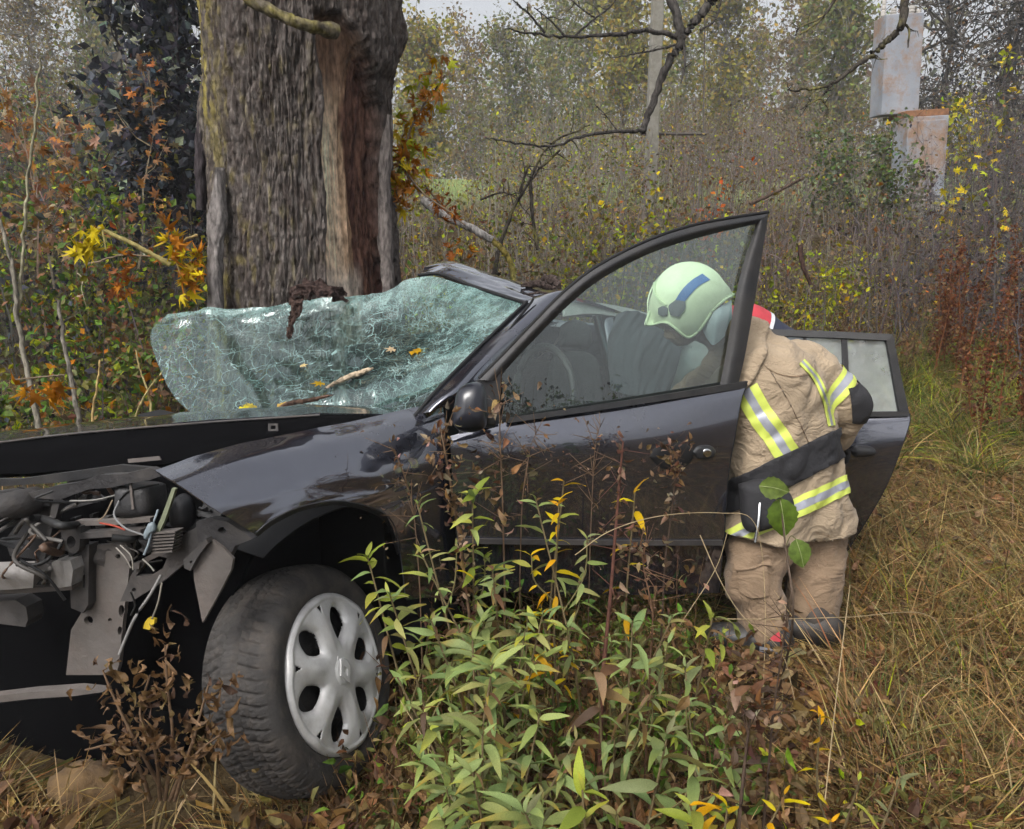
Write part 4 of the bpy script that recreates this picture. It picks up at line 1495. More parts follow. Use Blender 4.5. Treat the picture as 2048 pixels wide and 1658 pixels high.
def sheet(name, g, th, mt, parent, col=None, smooth=True, **kw):
    """solid sheet of thickness th from a grid; front faces the camera side"""
    n = gnormal(g)
    h, w, _ = g.shape
    b = NB()
    i = np.arange(h * w).reshape(h, w)
    fr = np.stack([i[:-1, :-1], i[:-1, 1:], i[1:, 1:], i[1:, :-1]], -1).reshape(-1, 4)
    # winding
    e1, e2 = g[0, 1] - g[0, 0], g[1, 0] - g[0, 0]
    mid = (h // 2, w // 2)
    q = np.cross(g[mid[0], mid[1]] - g[mid[0], mid[1] - 1], g[mid[0], mid[1]] - g[mid[0] - 1, mid[1]])
    if q @ n[mid] < 0:
        fr = fr[:, ::-1]
    c = np.ones((h * w, 3)) if col is None else np.asarray(col).reshape(-1, 3)
    v = [g.reshape(-1, 3)]
    cs = [c]
    b.add(v[0], fr, c)
    if th:
        bk = (g - n * th).reshape(-1, 3)
        b.add(bk, fr[:, ::-1], c)
        loop = np.concatenate([i[0, :], i[1:, -1], i[-1, -2::-1], i[-2:0:-1, 0]])
        nx = np.roll(loop, -1)
        ev = np.concatenate([g.reshape(-1, 3)[loop], bk[loop]])
        m = len(loop)
        k = np.arange(m)
        kn = np.roll(k, -1)
        b.add(ev, np.stack([k, kn, kn + m, k + m], -1), np.concatenate([c[loop], c[loop]]))
    return b.build(name, mt, parent, smooth=smooth, **kw)


def slab(name, poly, th, mt, parent, plane=None, d=None, holes=(), **kw):
    """flat plate traced as a polygon on a plane, with real holes and thickness"""
    pl = plane or Plane(P(np.mean([q[0] for q in poly]), np.mean([q[1] for q in poly]), d), -FW)
    loops = [np.array([pl.at(*q) for q in poly])] + [np.array([pl.at(*q) for q in h]) for h in holes]
    n = pl.n if (CAM - pl.p) @ pl.n > 0 else -pl.n
    tri = tessellate_polygon([[Vector(p) for p in l] for l in loops])
    v = np.concatenate(loops)
    b = NB()
    f = np.array(tri)
    b.add(v, f)
    b.add(v - n * th, f[:, ::-1])
    for l in loops:
        m = len(l)
        k = np.arange(m)
        kn = (k + 1) % m
        b.add(np.concatenate([l, l - n * th]), np.stack([k, kn, kn + m, k + m], -1))
    return b.build(name, mt, parent, **kw)


def circ(cx, cy, rx, ry=None, n=16):
    ry = ry or rx
    return [(cx + rx * math.cos(2 * math.pi * k / n), cy + ry * math.sin(2 * math.pi * k / n)) for k in range(n)]


def blob(name, outline, d, half, mt, parent, p=2.2, nr=9, m=56, plane=None, col=None, **kw):
    """rounded solid with the traced outline and its own depth"""
    pts = [P(x, y, d) if plane is None else plane.at(x, y) for x, y in outline]
    o = smooth_path(pts + [pts[0]], m + 1)[:-1]
    c = o.mean(0)
    nrm = -FW if plane is None else (plane.n if plane.n @ FW < 0 else -plane.n)
    rho = np.sin(np.linspace(0, math.pi / 2, nr))
    b = NB()
    for sgn in (1, -1):
        v = [c + nrm * half * sgn]
        for r in rho[1:]:
            v += list(c + (o - c) * r + nrm * half * sgn * max(0, (1 - r ** p)) ** (1 / p))
        f3 = [[0, 1 + k, 1 + (k + 1) % m] for k in range(m)]
        f4 = []
        for q in range(nr - 2):
            a, bb = 1 + q * m, 1 + (q + 1) * m
            f4 += [[a + k, bb + k, bb + (k + 1) % m, a + (k + 1) % m] for k in range(m)]
        f3, f4 = np.array(f3), np.array(f4)
        if sgn < 0:
            f3, f4 = f3[:, ::-1], f4[:, ::-1]
        n0 = b.n
        b.add(v, f3)
        b.f.append(f4 + n0)
        b.m.append(np.zeros(len(f4), np.int32))
    return b.build(name, mt, parent, smooth=True, **kw)


def rope(name, pts, r, mt, parent, n=20, sides=6, **kw):
    b = NB()
    v, f = tubes(smooth_path([P(*q) for q in pts], n), r, sides)
    b.add(v, f, kw.pop('col', (.1, .1, .1)))
    return b.build(name, mt, parent, smooth=True, **kw)


def carbox(name, s0, s1, l0, l1, z0, z1, mt, parent, bev=.01):
    bm = bmesh.new()
    rot = Matrix(((BK[0], LF[0], 0), (BK[1], LF[1], 0), (0, 0, 1)))
    boxbm(bm, K((s0 + s1) / 2, (l0 + l1) / 2, (z0 + z1) / 2), (s1 - s0, l1 - l0, z1 - z0), rot, bev)
    return bm_obj(name, bm, mt, parent)


# ---------------------------------------------------------------- wheel
def build_wheel(center, nrm, roll=0.0, full=True, name='wheel'):
    n = np.array(nrm) / np.linalg.norm(nrm)
    u = np.cross(n, ZZ)
    u /= np.linalg.norm(u)
    v = np.cross(u, n)
    if v[2] < 0:
        v = -v
        u = -u
    A = np.stack([u, v, n], 1)                 # local -> world
    tw = lambda q: np.asarray(q) @ A.T + center
    rootw = bpy.data.objects.new(name, None)
    COL.objects.link(rootw)
    rootw.parent = CAR
    # tyre: polar grid with lugs and grooves
    na = 640
    th = np.arange(na) * 2 * math.pi / na
    prof = [(.198, -.015), (.207, .004), (.225, .012), (.25, .016), (.272, .013), (.290, .002), (.302, -.012)]
    zs_t = np.linspace(-.018, -.188, 34)
    prof += [(.3165 - 1.4 * abs((z + .103) / .085) ** 3 * .008, z) for z in zs_t]
    prof += [(.302, -.196), (.285, -.21), (.25, -.222), (.21, -.21)]
    prof = np.array(prof)
    ktop = np.arange(7, 7 + len(zs_t))
    Rr = np.repeat(prof[:, :1], na, 1)
    Zz_ = np.repeat(prof[:, 1:], na, 1)
    TH = np.repeat(th[None], len(prof), 0)
    x = (Zz_[ktop] + .103) / .085              # -1..1 across the tread
    ph = 62 / (2 * math.pi) * TH[ktop] + .95 * np.abs(x) ** .8 * np.where(x > 0, 1, 1)
    lug = np.abs(((ph) % 1) - .5) * 2
    gro = sstep(.34, .16, lug) * sstep(.12, .25, np.abs(x))
    ph2 = 124 / (2 * math.pi) * TH[ktop] - 1.4 * np.abs(x)
    sipe = sstep(.28, .1, np.abs((ph2 % 1) - .5) * 2) * .35
    circg = np.maximum(sstep(.07, .03, np.abs(np.abs(x) - .30)), sstep(.05, .02, np.abs(np.abs(x) - .66)) * .8)
    Rr[ktop] -= .0105 * np.clip(np.maximum(np.maximum(gro, sipe), circg), 0, 1)
    # shoulder nibs and moulded rings on the sidewall
    Rr[6] -= .004 * sstep(.34, .16, np.abs(((62 / (2 * math.pi) * TH[6] + .95) % 1) - .5) * 2)
    Rr = .2 + (Rr - .2) * .86
    Zz_ = Zz_ * .92
    vv = np.stack([Rr * np.cos(TH), Rr * np.sin(TH), Zz_], -1)
    i = np.arange(len(prof) * na).reshape(len(prof), na)
    j = np.roll(i, -1, 1)
    b = NB()
    b.add(tw(vv.reshape(-1, 3)), np.stack([i[:-1], i[1:], j[1:], j[:-1]], -1).reshape(-1, 4))
    b.build('tyre', M['tyre'], rootw, smooth=True)
    # hubcap with six windows and small notches
    na, nr = 420, 66
    rs = np.concatenate([[.0005], np.linspace(.008, .203, nr - 3), [.2055, .2065]])
    th = np.arange(na) * 2 * math.pi / na
    RR, TT = np.meshgrid(rs, th, indexing='ij')
    a6 = ((TT - roll + math.pi / 6) % (math.pi / 3)) - math.pi / 6
    tx = RR * np.sin(a6)                       # tangential offset from the window axis
    ry = RR * np.cos(a6)
    q = (ry - .130) / .047
    halfw = .034 * np.clip(1 - .35 * (q < 0) * np.abs(q), .2, 1)
    sd = np.sqrt(q ** 2 + (tx / halfw) ** 2) - 1
    a6b = ((TT - roll) % (math.pi / 3)) - math.pi / 6
    tx2, ry2 = RR * np.sin(a6b), RR * np.cos(a6b)
    notch = (ry2 > .166) & (ry2 < .190) & (np.abs(tx2) < (ry2 - .164) * .42)
    hole = (sd < 0) | notch
    zz = .018 * (1 - (RR / .2) ** 2) + .004
    zz -= .016 * np.exp(-np.clip(sd, 0, 9) / .16)
    zz += .006 * np.exp(-(a6b / .16) ** 2) * sstep(.05, .11, RR)
    zz += .006 * sstep(.197, .190, RR) * 0 + .004 * np.exp(-((RR - .198) / .004) ** 2)
    zz += .004 * sstep(.034, .030, RR)
    zz[-1] -= .012
    hv = np.stack([RR * np.cos(TT), RR * np.sin(TT), zz + .006], -1)
    i = np.arange(nr * na).reshape(nr, na)
    j = np.roll(i, -1, 1)
    f = np.stack([i[:-1], i[1:], j[1:], j[:-1]], -1)
    hm = hole[:-1] | hole[1:] & np.roll(hole[1:], -1, 1)
    keep = ~(hole[:-1] & hole[1:])
    f = f[keep].reshape(-1, 4)
    b = NB()
    b.add(tw(hv.reshape(-1, 3)), f)
    hc = b.build('hubcap', M['hubcap'], rootw, smooth=True)
    md = hc.modifiers.new('solid', 'SOLIDIFY')
    md.thickness = .004
    md.offset = -1
    if full:
        # diamond emblem: raised hexagonal seat and diamond ring
        s6 = [(.0, .044), (.031, .021), (.031, -.021), (0, -.044), (-.031, -.021), (-.031, .021)]
        di_o = [(0, .036), (.0255, 0), (0, -.036), (-.0255, 0)]
        di_i = [(0, .017), (.0105, 0), (0, -.017), (-.0105, 0)]
        bm = bmesh.new()

        def prism(pts, z0, z1, inner=None):
            lo = [bm.verts.new(tw([[x_, y_, z0]])[0]) for x_, y_ in pts]
            hi = [bm.verts.new(tw([[x_, y_, z1]])[0]) for x_, y_ in pts]
            m_ = len(pts)
            for k in range(m_):
                bm.faces.new((lo[k], lo[(k + 1) % m_], hi[(k + 1) % m_], hi[k]))
            if inner is None:
                bm.faces.new(hi)
            else:
                ih = [bm.verts.new(tw([[x_, y_, z1]])[0]) for x_, y_ in inner]
                il = [bm.verts.new(tw([[x_, y_, z0]])[0]) for x_, y_ in inner]
                for k in range(m_):
                    bm.faces.new((hi[k], hi[(k + 1) % m_], ih[(k + 1) % m_], ih[k]))
                    bm.faces.new((ih[k], ih[(k + 1) % m_], il[(k + 1) % m_], il[k]))
        prism(s6, .020, .0325)
        prism(di_o, .0315, .0395, di_i)
        bm_obj('emblem', bm, M['hubcap'], rootw, label='raised diamond emblem in the centre of the hubcap')
    # steel wheel behind
    v, f = lathe([(.001, -.05), (.07, -.05), (.075, -.03), (.12, -.03), (.16, -.055), (.196, -.06), (.2, -.02), (.203, -.2), (.001, -.2)], 40)
    b = NB()
    b.add(tw(v), f)
    b.build('rim', M['dark_metal'], rootw, smooth=False)
    return rootw


wn_az, wn_el = R(73), R(18)
build_wheel(WC, (math.sin(wn_az) * math.cos(wn_el), -math.cos(wn_az) * math.cos(wn_el), math.sin(wn_el)), roll=R(2))
build_wheel(K(2.62, 0, .30), LF, full=False)
build_wheel(K(2.62, -1.55, .30), -LF, full=False)
build_wheel(K(0, -1.5, .30), -LF, full=False)

# ---------------------------------------------------------------- front wing
g = grid([
    [(310, 940, -.13), (420, 905, -.13), (560, 870, -.13), (700, 842, -.12), (884, 804, -.10)],
    [(352, 967, -.05), (450, 935, -.045), (580, 905, -.045), (730, 878, -.04), (890, 842, -.03)],
    [(418, 1010, .0), (500, 988, .005), (600, 960, .012), (750, 940, .012), (897, 920, .0)],
    [(470, 1043, .012), (530, 1010, .02), (610, 985, .025), (720, 985, .025), (902, 960, .0)],
    [(510, 1068, .015), (545, 1038, .03), (610, 1010, .035), (690, 1002, .035), (775, 1030, .03)],
], 60, 40, SIDE)
g = g + gnormal(g) * (.008 * fbm(np.linspace(0, 5, 60)[None], np.linspace(0, 3, 40)[:, None], 2.2, 3))[..., None]
sheet('front_wing', g, .004, M['paint'], CAR, label='dented front wing with its nose torn open')
g = grid([[(775, 1030, .03), (840, 990, .02), (902, 958, 0)], [(800, 1100, .03), (850, 1090, .02), (914, 1080, 0)], [(812, 1200, .02), (860, 1195, .01), (932, 1190, 0)]], 20, 20, SIDE)
sheet('wing_rear', g, .004, M['paint'], CAR)
# wheel-arch lip and liner
g = grid([[(508, 1070, .018), (545, 1040, .033), (610, 1012, .038), (690, 1004, .038), (775, 1032, .032), (802, 1100, .03)], [(512, 1076, -.02), (550, 1048, -.01), (612, 1020, -.01), (690, 1012, -.01), (768, 1042, -.01), (794, 1110, -.01)]], 40, 4, SIDE)
sheet('arch_lip', g, .003, M['plastic'], CAR)


def arch_liner():
    a = np.linspace(R(-10), R(118), 40)
    rows = []
    for l in (-.02, -.12, -.25, -.40):
        rows.append([K(.02 + .43 * math.cos(t), l, .40 + .40 * math.sin(t)) for t in a])
    g = cr_rows(np.array(rows), 12)
    sheet('arch_liner', g, .004, M['rubber_seal'], CAR)
    carbox('inner_wing', -.05, .6, -.50, -.40, .25, .80, M['rubber_seal'], CAR)


arch_liner()

# ---------------------------------------------------------------- A-pillar, windscreen, roof
g = grid([
    [(828, 832, 2.42), (878, 776, 2.47), (965, 690, 2.64), (1054, 605, 2.86), (1072, 592, 2.92)],
    [(856, 824, 2.38), (903, 782, 2.41), (985, 702, 2.57), (1092, 596, 2.80), (1112, 582, 2.87)],
    [(893, 812, 2.42), (940, 775, 2.45), (1012, 712, 2.60), (1128, 590, 2.82), (1150, 578, 2.9)],
], 40, 10)
sheet('windscreen_pillar', g, .02, M['paint'], CAR)
rope('pillar_seal', [(826, 836, 2.41), (876, 778, 2.46), (963, 690, 2.63), (1054, 603, 2.85)], .006, M['rubber_seal'], CAR, 30)
rope('wiper', [(1000, 690, 2.62), (1030, 645, 2.7), (1060, 608, 2.78), (1066, 598, 2.8)], .005, M['rubber_seal'], CAR, 14)

WS = grid([
    [(335, 628, 3.45), (420, 620, 3.41), (520, 615, 3.38), (600, 600, 3.36), (700, 592, 3.33), (770, 583, 3.28), (812, 560, 3.24), (858, 552, 3.2), (900, 562, 3.16), (965, 582, 3.06), (1052, 608, 2.88)],
    [(301, 668, 3.42), (380, 652, 3.38), (480, 650, 3.34), (600, 645, 3.30), (720, 640, 3.24), (830, 640, 3.12), (920, 645, 2.95), (1012, 652, 2.77)],
    [(320, 738, 3.29), (400, 726, 3.23), (500, 720, 3.20), (620, 715, 3.14), (740, 712, 3.02), (850, 708, 2.86), (942, 706, 2.65)],
    [(350, 795, 3.13), (430, 782, 3.08), (530, 778, 3.03), (640, 775, 2.94), (750, 772, 2.80), (890, 762, 2.5)],
    [(395, 836, 3.0), (480, 836, 2.92), (600, 836, 2.8), (730, 832, 2.62), (850, 818, 2.44)],
], 130, 70)
hh, ww = WS.shape[:2]
U, V = np.meshgrid(np.linspace(0, 1, ww), np.linspace(0, 1, hh))
wn3 = gnormal(WS)
wr = .016 * fbm(U * 9, V * 5, 1.5, 3) + .01 * fbm(U * 22, V * 12, 4.4, 2)
wr -= .05 * np.exp(-((V - .98 + .62 * (U - .45)) / .06) ** 2) * sstep(.38, .5, U)         # long sagging fold on the right
wr += .025 * np.exp(-((U - .12 - .18 * V) / .03) ** 2)                            # crease of the folded left corner
WS = WS + wn3 * (wr * sstep(0, .08, U) * sstep(1, .95, U))[..., None]
cr = .38 * sstep(.40, .0, V) + .22 * sstep(.6, .98, U) + .12 * sstep(.8, 1, V) + .06
cr = cr + .30 * np.exp(-((V - .98 + .62 * (U - .45)) / .09) ** 2) * sstep(.38, .5, U) + .18 * sstep(.14, .02, V)
cr = cr - .40 * sstep(.04, .16, V - .98 + .62 * (U - .45)) * sstep(.5, .6, U) * sstep(.5, .7, V)
cr = cr - .60 * sstep(.04, -.04, U - .12 - .22 * V) * sstep(.05, .2, V)            # smooth grey triangle at the left
sheet('windscreen', WS, .0, M['crack'], CAR, col=np.stack([np.clip(cr, 0, 1)] * 3, -1), label='shattered greenish windscreen sagging inwards')

g = grid([
    [(838, 549, 3.26), (880, 548, 3.24), (945, 573, 3.13), (1056, 608, 2.9)],
    [(846, 541, 3.36), (902, 532, 3.32), (970, 556, 3.22), (1085, 600, 2.96)],
    [(862, 533, 3.5), (906, 524, 3.5), (985, 546, 3.38), (1118, 590, 3.05)],
    [(900, 560, 4.0), (950, 548, 4.0), (1040, 572, 3.8), (1190, 606, 3.35)],
    [(1050, 640, 5.0), (1110, 628, 4.9), (1200, 634, 4.7), (1330, 660, 4.2)],
], 50, 60)
g = g + gnormal(g) * (.012 * fbm(np.linspace(0, 4, 50)[None], np.linspace(0, 6, 60)[:, None], 7.1, 3))[..., None]
sheet('roof', g, .012, M['paint'], CAR, label='buckled roof panel pushed against the tree')
rope('roof_seal', [(836, 550, 3.23), (880, 548, 3.21), (945, 572, 3.1), (1058, 608, 2.86)], .007, M['rubber_seal'], CAR, 26)
g = grid([[(1128, 606, 3.1), (1200, 606, 3.45), (1290, 625, 3.9), (1380, 660, 4.3)], [(1130, 632, 3.05), (1200, 628, 3.4), (1290, 648, 3.85), (1385, 690, 4.3)]], 24, 6)
sheet('headlining', g, .01, M['lining'], CAR)

# ---------------------------------------------------------------- hood, thrown open and folded: black underside towards us
g = grid([
    [(-140, 905, 2.55), (0, 886, 2.52), (150, 868, 2.5), (400, 847, 2.48), (640, 831, 2.46), (820, 838, 2.44)],
    [(-140, 930, 2.5), (0, 912, 2.47), (160, 900, 2.45), (400, 880, 2.43), (640, 842, 2.43), (820, 840, 2.43)],
    [(-140, 965, 2.47), (0, 950, 2.44), (160, 940, 2.42), (330, 928, 2.40), (560, 872, 2.41), (820, 843, 2.42)],
], 60, 14)
g = g + gnormal(g) * (.02 * fbm(np.linspace(0, 6, 60)[None], np.linspace(0, 1.5, 14)[:, None], 5.2, 3))[..., None] + np.array([0, 0, 1.0]) * (.010 * fbm(np.linspace(0, 9, 60), 0.0, 3.7, 3))[None, :, None]
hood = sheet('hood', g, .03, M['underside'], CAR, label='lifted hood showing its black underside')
top = g[0]
skin = np.stack([top + np.array([0, 0, .004]), top + np.array([-.10, .22, -.02]), top + np.array([-.25, .55, -.12])])
sheet('hood_skin', cr_rows(skin, 12), .003, M['paint'], hood)
slab('latch_plate', [(536, 847), (556, 847), (556, 862), (536, 862)], .004, M['steel'], hood, d=2.39, holes=[[(541, 851), (551, 851), (551, 858), (541, 858)]])
slab('hood_latch', [(255, 918), (318, 912), (322, 920), (257, 926)], .006, M['pale_metal'], hood, d=2.38)
rope('hood_edge', [(-140, 904, 2.54), (0, 885, 2.51), (150, 867, 2.49), (400, 846, 2.47), (640, 830, 2.45)], .004, M['steel'], hood, 40, 5)

# ---------------------------------------------------------------- front door, swung open
dh0, dh1 = P(905, 950, 2.45), P(1490, 770, 2.72)
dn = np.cross(dh1 - dh0, ZZ)
dn = dn / np.linalg.norm(dn)
dn = np.array([dn[0], dn[1], 0]) / np.hypot(dn[0], dn[1])
DOOR = Plane(dh0, dn)
belt_mid = DOOR.at(1260, 805)
tilt = R(9)
DGL = Plane(belt_mid - dn * .015, dn * math.cos(tilt) + ZZ * math.sin(tilt))
door = bpy.data.objects.new('front_door', None)
COL.objects.link(door)
door.parent = CAR
g = grid([
    [(900, 872, -.02), (1020, 843, -.005), (1250, 808, .0), (1494, 768, .0)],
    [(901, 890, -.005), (1020, 862, .012), (1250, 832, .018), (1482, 800, .014)],
    [(903, 930, .0), (1025, 905, .03), (1250, 885, .04), (1470, 868, .03)],
    [(906, 985, .005), (1030, 970, .035), (1250, 960, .045), (1456, 950, .032)],
    [(912, 1060, .01), (1030, 1066, .032), (1250, 1070, .04), (1448, 1066, .03)],
    [(914, 1078, .01), (1030, 1081, .032), (1250, 1084, .042), (1446, 1084, .032)],
    [(915, 1086, .0), (1030, 1090, .018), (1250, 1094, .026), (1445, 1094, .018)],
    [(930, 1180, -.01), (1030, 1185, .0), (1250, 1190, .0), (1438, 1186, -.005)],
], 70, 70, DOOR)
sheet('door_panel', g, .012, M['paint'], door)
g2 = g - gnormal(g)[35, 35] * .07
sheet('door_trim', g2[:, 3:-3], .02, M['plastic'], door)
eg = np.stack([g[:, -1], g[:, -1] - dn * .085])
sheet('door_edge', cr_rows(eg, 4), .004, M['rubber_seal'], door)
g = grid([[(1016, 836, .012), (1250, 801, .022), (1496, 762, .018)], [(1018, 846, .016), (1250, 813, .026), (1492, 776, .02)]], 40, 4, DOOR)
sheet('belt_moulding', g, .012, M['plastic'], door)
g = grid([[(914, 1077, .022), (1040, 1079, .044), (1250, 1081, .052), (1446, 1081, .04)], [(914, 1087, .022), (1040, 1089, .044), (1250, 1091, .052), (1446, 1091, .04)]], 30, 3, DOOR)
sheet('rubbing_strip', g, .008, M['steel'], door)
# window frame
outer = [(958, 760), (1004, 714), (1065, 650), (1132, 583), (1200, 532), (1300, 482), (1400, 450), (1537, 427)]
inner = [(1000, 762), (1010, 742), (1075, 672), (1142, 606), (1206, 556), (1302, 506), (1402, 474), (1512, 448)]
g = grid([[(x, y, .02) for x, y in outer], [(x + .5 * (i_ - x), y + .5 * (j_ - y), .03) for (x, y), (i_, j_) in zip(outer, inner)], [(x, y, .008) for x, y in inner]], 70, 7, DGL)
sheet('window_frame', g, .03, M['plastic'], door)
g = grid([[(1537, 427, .02), (1516, 560, .02), (1492, 700, .02), (1474, 780, .02)], [(1524, 438, .03), (1494, 560, .03), (1470, 700, .03), (1454, 780, .03)], [(1512, 448, .01), (1478, 560, .01), (1453, 700, .01), (1438, 780, .01)]], 40, 7, DGL)
sheet('window_frame', g, .03, M['plastic'], door)
rope_pts = [tuple(q) for q in outer]
b = NB()
v, f = tubes(smooth_path([DGL.at(x, y - 3, .015) for x, y in outer], 50), .006, 6)
b.add(v, f)
b.build('seal', M['rubber_seal'], door, smooth=True)
g = grid([[(1004, 745), (1075, 668), (1142, 602), (1206, 552), (1302, 502), (1402, 470), (1514, 446)], [(1006, 836), (1080, 826), (1150, 815), (1220, 805), (1300, 793), (1370, 783), (1448, 772)]], 50, 30, DGL)
sheet('window_pane', g, .0, M['glass'], door, label='reflecting greenish door glass')
# mirror and its triangular foot
slab('mirror_foot', [(952, 766), (1002, 716), (1000, 838), (960, 846)], .02, M['plastic'], door, plane=Plane(DGL.p + DGL.n * .02, DGL.n))
MIR = Plane(P(935, 810, 2.30), np.array([.1, -.95, .1]))
mir = blob('mirror', [(908, 812), (918, 778), (946, 764), (968, 772), (974, 812), (972, 852), (950, 864), (922, 862), (906, 846)], 2.30, .065, M['mirror_shell'], door, p=2.6)
blob('mirror_arm', [(940, 800), (985, 800), (992, 850), (948, 850)], 2.38, .03, M['plastic'], door)
# handle recess with the handle torn off, lock barrel
blob('handle_recess', [(1290, 912), (1312, 886), (1345, 878), (1378, 892), (1384, 916), (1360, 936), (1318, 936)], 0, .022, M['rubber_seal'], door, plane=Plane(DOOR.p + DOOR.n * .030, DOOR.n), p=3)
lk = blob('lock_plate', [(1384, 904), (1396, 892), (1420, 891), (1431, 903), (1422, 916), (1396, 917)], 0, .012, M['plastic'], door, plane=Plane(DOOR.p + DOOR.n * .036, DOOR.n), p=3)
blob('lock_barrel', circ(1413, 905, 9, 9, 12), 0, .008, M['chrome'], door, plane=Plane(DOOR.p + DOOR.n * .044, DOOR.n), p=4)

# ---------------------------------------------------------------- rear door, swung wide open behind the firefighter
rh0 = np.array([.52, 3.46, 0])
rh1 = np.array([1.58, 3.22, 0])
rd = (rh1 - rh0) / np.linalg.norm(rh1 - rh0)
rn = np.array([rd[1], -rd[0], 0])
RDOOR = Plane(rh0, rn)
RGL = Plane(RDOOR.at(1650, 830), rn * math.cos(R(10)) + ZZ * math.sin(R(10)))
rdoor = bpy.data.objects.new('rear_door', None)
COL.objects.link(rdoor)
rdoor.parent = CAR
g = grid([
    [(1330, 826, -.01), (1560, 828, .0), (1700, 829, .0), (1819, 828, .0)],
    [(1330, 850, .01), (1560, 850, .02), (1700, 850, .02), (1818, 848, .012)],
    [(1330, 905, .03), (1560, 910, .04), (1690, 910, .04), (1803, 892, .03)],
    [(1330, 990, .03), (1560, 1000, .04), (1670, 1000, .04), (1765, 985, .03)],
    [(1330, 1110, .0), (1520, 1112, .01), (1620, 1112, .01), (1692, 1105, .0)],
], 50, 40, RDOOR)
sheet('door_panel', g, .012, M['paint'], rdoor)
sheet('door_trim', (g - rn * .06)[:, 2:-2], .02, M['plastic'], rdoor)
sheet('door_edge', cr_rows(np.stack([g[:, -1], g[:, -1] - rn * .075]), 4), .004, M['rubber_seal'], rdoor)
g = grid([[(1330, 652, .015), (1600, 660, .015), (1700, 664, .015), (1785, 668, .015)], [(1330, 664, .02), (1600, 673, .02), (1700, 677, .02), (1778, 681, .02)]], 40, 5, RGL)
sheet('window_frame', g, .03, M['plastic'], rdoor)
g = grid([[(1786, 668, .015), (1800, 740, .015), (1819, 828, .012)], [(1773, 680, .02), (1784, 740, .02), (1800, 828, .02)]], 24, 5, RGL)
sheet('window_frame', g, .03, M['plastic'], rdoor)
g = grid([[(1683, 668, .012), (1685, 740, .012), (1684, 830, .012)], [(1694, 668, .012), (1697, 740, .012), (1697, 830, .012)]], 16, 4, RGL)
sheet('window_divider', g, .02, M['plastic'], rdoor)
g = grid([[(1606, 664, .010), (1612, 740, .010), (1616, 830, .010)], [(1612, 664, .010), (1618, 740, .010), (1622, 830, .010)]], 16, 4, RGL)
sheet('window_divider', g, .015, M['plastic'], rdoor)
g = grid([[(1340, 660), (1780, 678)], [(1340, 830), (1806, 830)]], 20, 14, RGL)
sheet('window_pane', g, .0, M['sky_glass'], rdoor)
g = grid([[(1330, 822, .015), (1600, 824, .02), (1818, 823, .018)], [(1330, 832, .02), (1600, 834, .024), (1819, 833, .02)]], 30, 3, RDOOR)
sheet('belt_moulding', g, .012, M['plastic'], rdoor)
blob('handle', [(1700, 900), (1712, 892), (1740, 893), (1752, 902), (1742, 911), (1708, 912)], 0, .03, M['plastic'], rdoor, plane=Plane(RDOOR.p + RDOOR.n * .06, RDOOR.n), p=2.6)

# ---------------------------------------------------------------- tub, sill, cabin
carbox('sill', .62, 1.80, -.16, -.03, .26, .42, M['paint'], CAR, .02)
carbox('floor_pan', .3, .9, -1.5, -.05, .24, .28, M['rubber_seal'], CAR)
carbox('floor_pan', .9, 2.05, -.92, -.05, .24, .285, M['rubber_seal'], CAR)
carbox('floor_pan', 2.05, 3.5, -1.5, -.05, .24, .28, M['rubber_seal'], CAR)
carbox('bulkhead', .35, .45, -1.35, -.12, .28, .82, M['rubber_seal'], CAR)
carbox('dashboard', .42, .82, -1.28, -.14, .60, .80, M['underside'], CAR, .08)
g = np.stack([[K(s_, -.93 - .04 * math.sin(s_ * 3), z_) for s_ in np.linspace(1.05, 2.3, 30)] for z_ in np.linspace(.28, 1.02, 10)])
sheet('cabin_dark_panel', g, .02, M['plastic'], CAR)  # dark far-side panel, added to darken the cabin and block the background
carbox('tail_panel', 3.40, 3.52, -1.5, -.08, .3, .85, M['paint'], CAR, .04)
carbox('rear_seat', 2.15, 2.35, -.95, -.2, .3, .80, M['fabric'], CAR, .06)
pil = [K(1.80, -.04, .3), K(1.80, -.05, .8), K(1.86, -.16, 1.12)]
b = NB()
v, f = tubes(smooth_path(pil, 12), .045, 8)
b.add(v, f)
b.build('door_pillar', M['paint'], CAR, smooth=True)
for s_, l_ in ((2.7, 0.0), (2.7, -1.52)):
    pts = [[K(2.15, l_, .30), K(2.3, l_, .58), K(2.62, l_, .68), K(2.95, l_, .58), K(3.05, l_, .3), K(3.5, l_, .36)],
           [K(2.05, l_, .5), K(2.3, l_, .70), K(2.62, l_, .78), K(2.95, l_, .72), K(3.2, l_, .6), K(3.52, l_ * 1, .55)],
           [K(2.0, l_ - .03, .88), K(2.3, l_ - .03, .88), K(2.62, l_ - .03, .88), K(2.95, l_ - .03, .87), K(3.2, l_ - .05, .86), K(3.5, l_ - .08, .84)]]
    g = cr_rows([resample(np.array(q), 30) for q in pts], 16)
    sheet('rear_quarter', g, .006, M['paint'], CAR)
# rear screen pillars
for l_ in (-.12, -1.38):
    b = NB()
    v, f = tubes(smooth_path([K(3.4, l_, .85), K(3.1, l_, 1.05), K(2.6, l_ - .05, 1.2)], 10), .05, 8)
    b.add(v, f)
    b.build('rear_pillar', M['paint'], CAR, smooth=True)


def seat(px, py, d, sc=1.0):
    r_ = bpy.data.objects.new('seat', None)
    COL.objects.link(r_)
    r_.parent = CAR
    blob('backrest', [(px - 60, py), (px - 52, py - 95), (px - 30, py - 125), (px + 25, py - 125), (px + 48, py - 95), (px + 56, py), (px + 40, py + 60), (px - 45, py + 60)], d, .09, M['fabric'], r_, p=3)
    blob('headrest', [(px - 30, py - 135), (px - 30, py - 175), (px, py - 190), (px + 28, py - 175), (px + 28, py - 135)], d, .06, M['fabric'], r_, p=3)


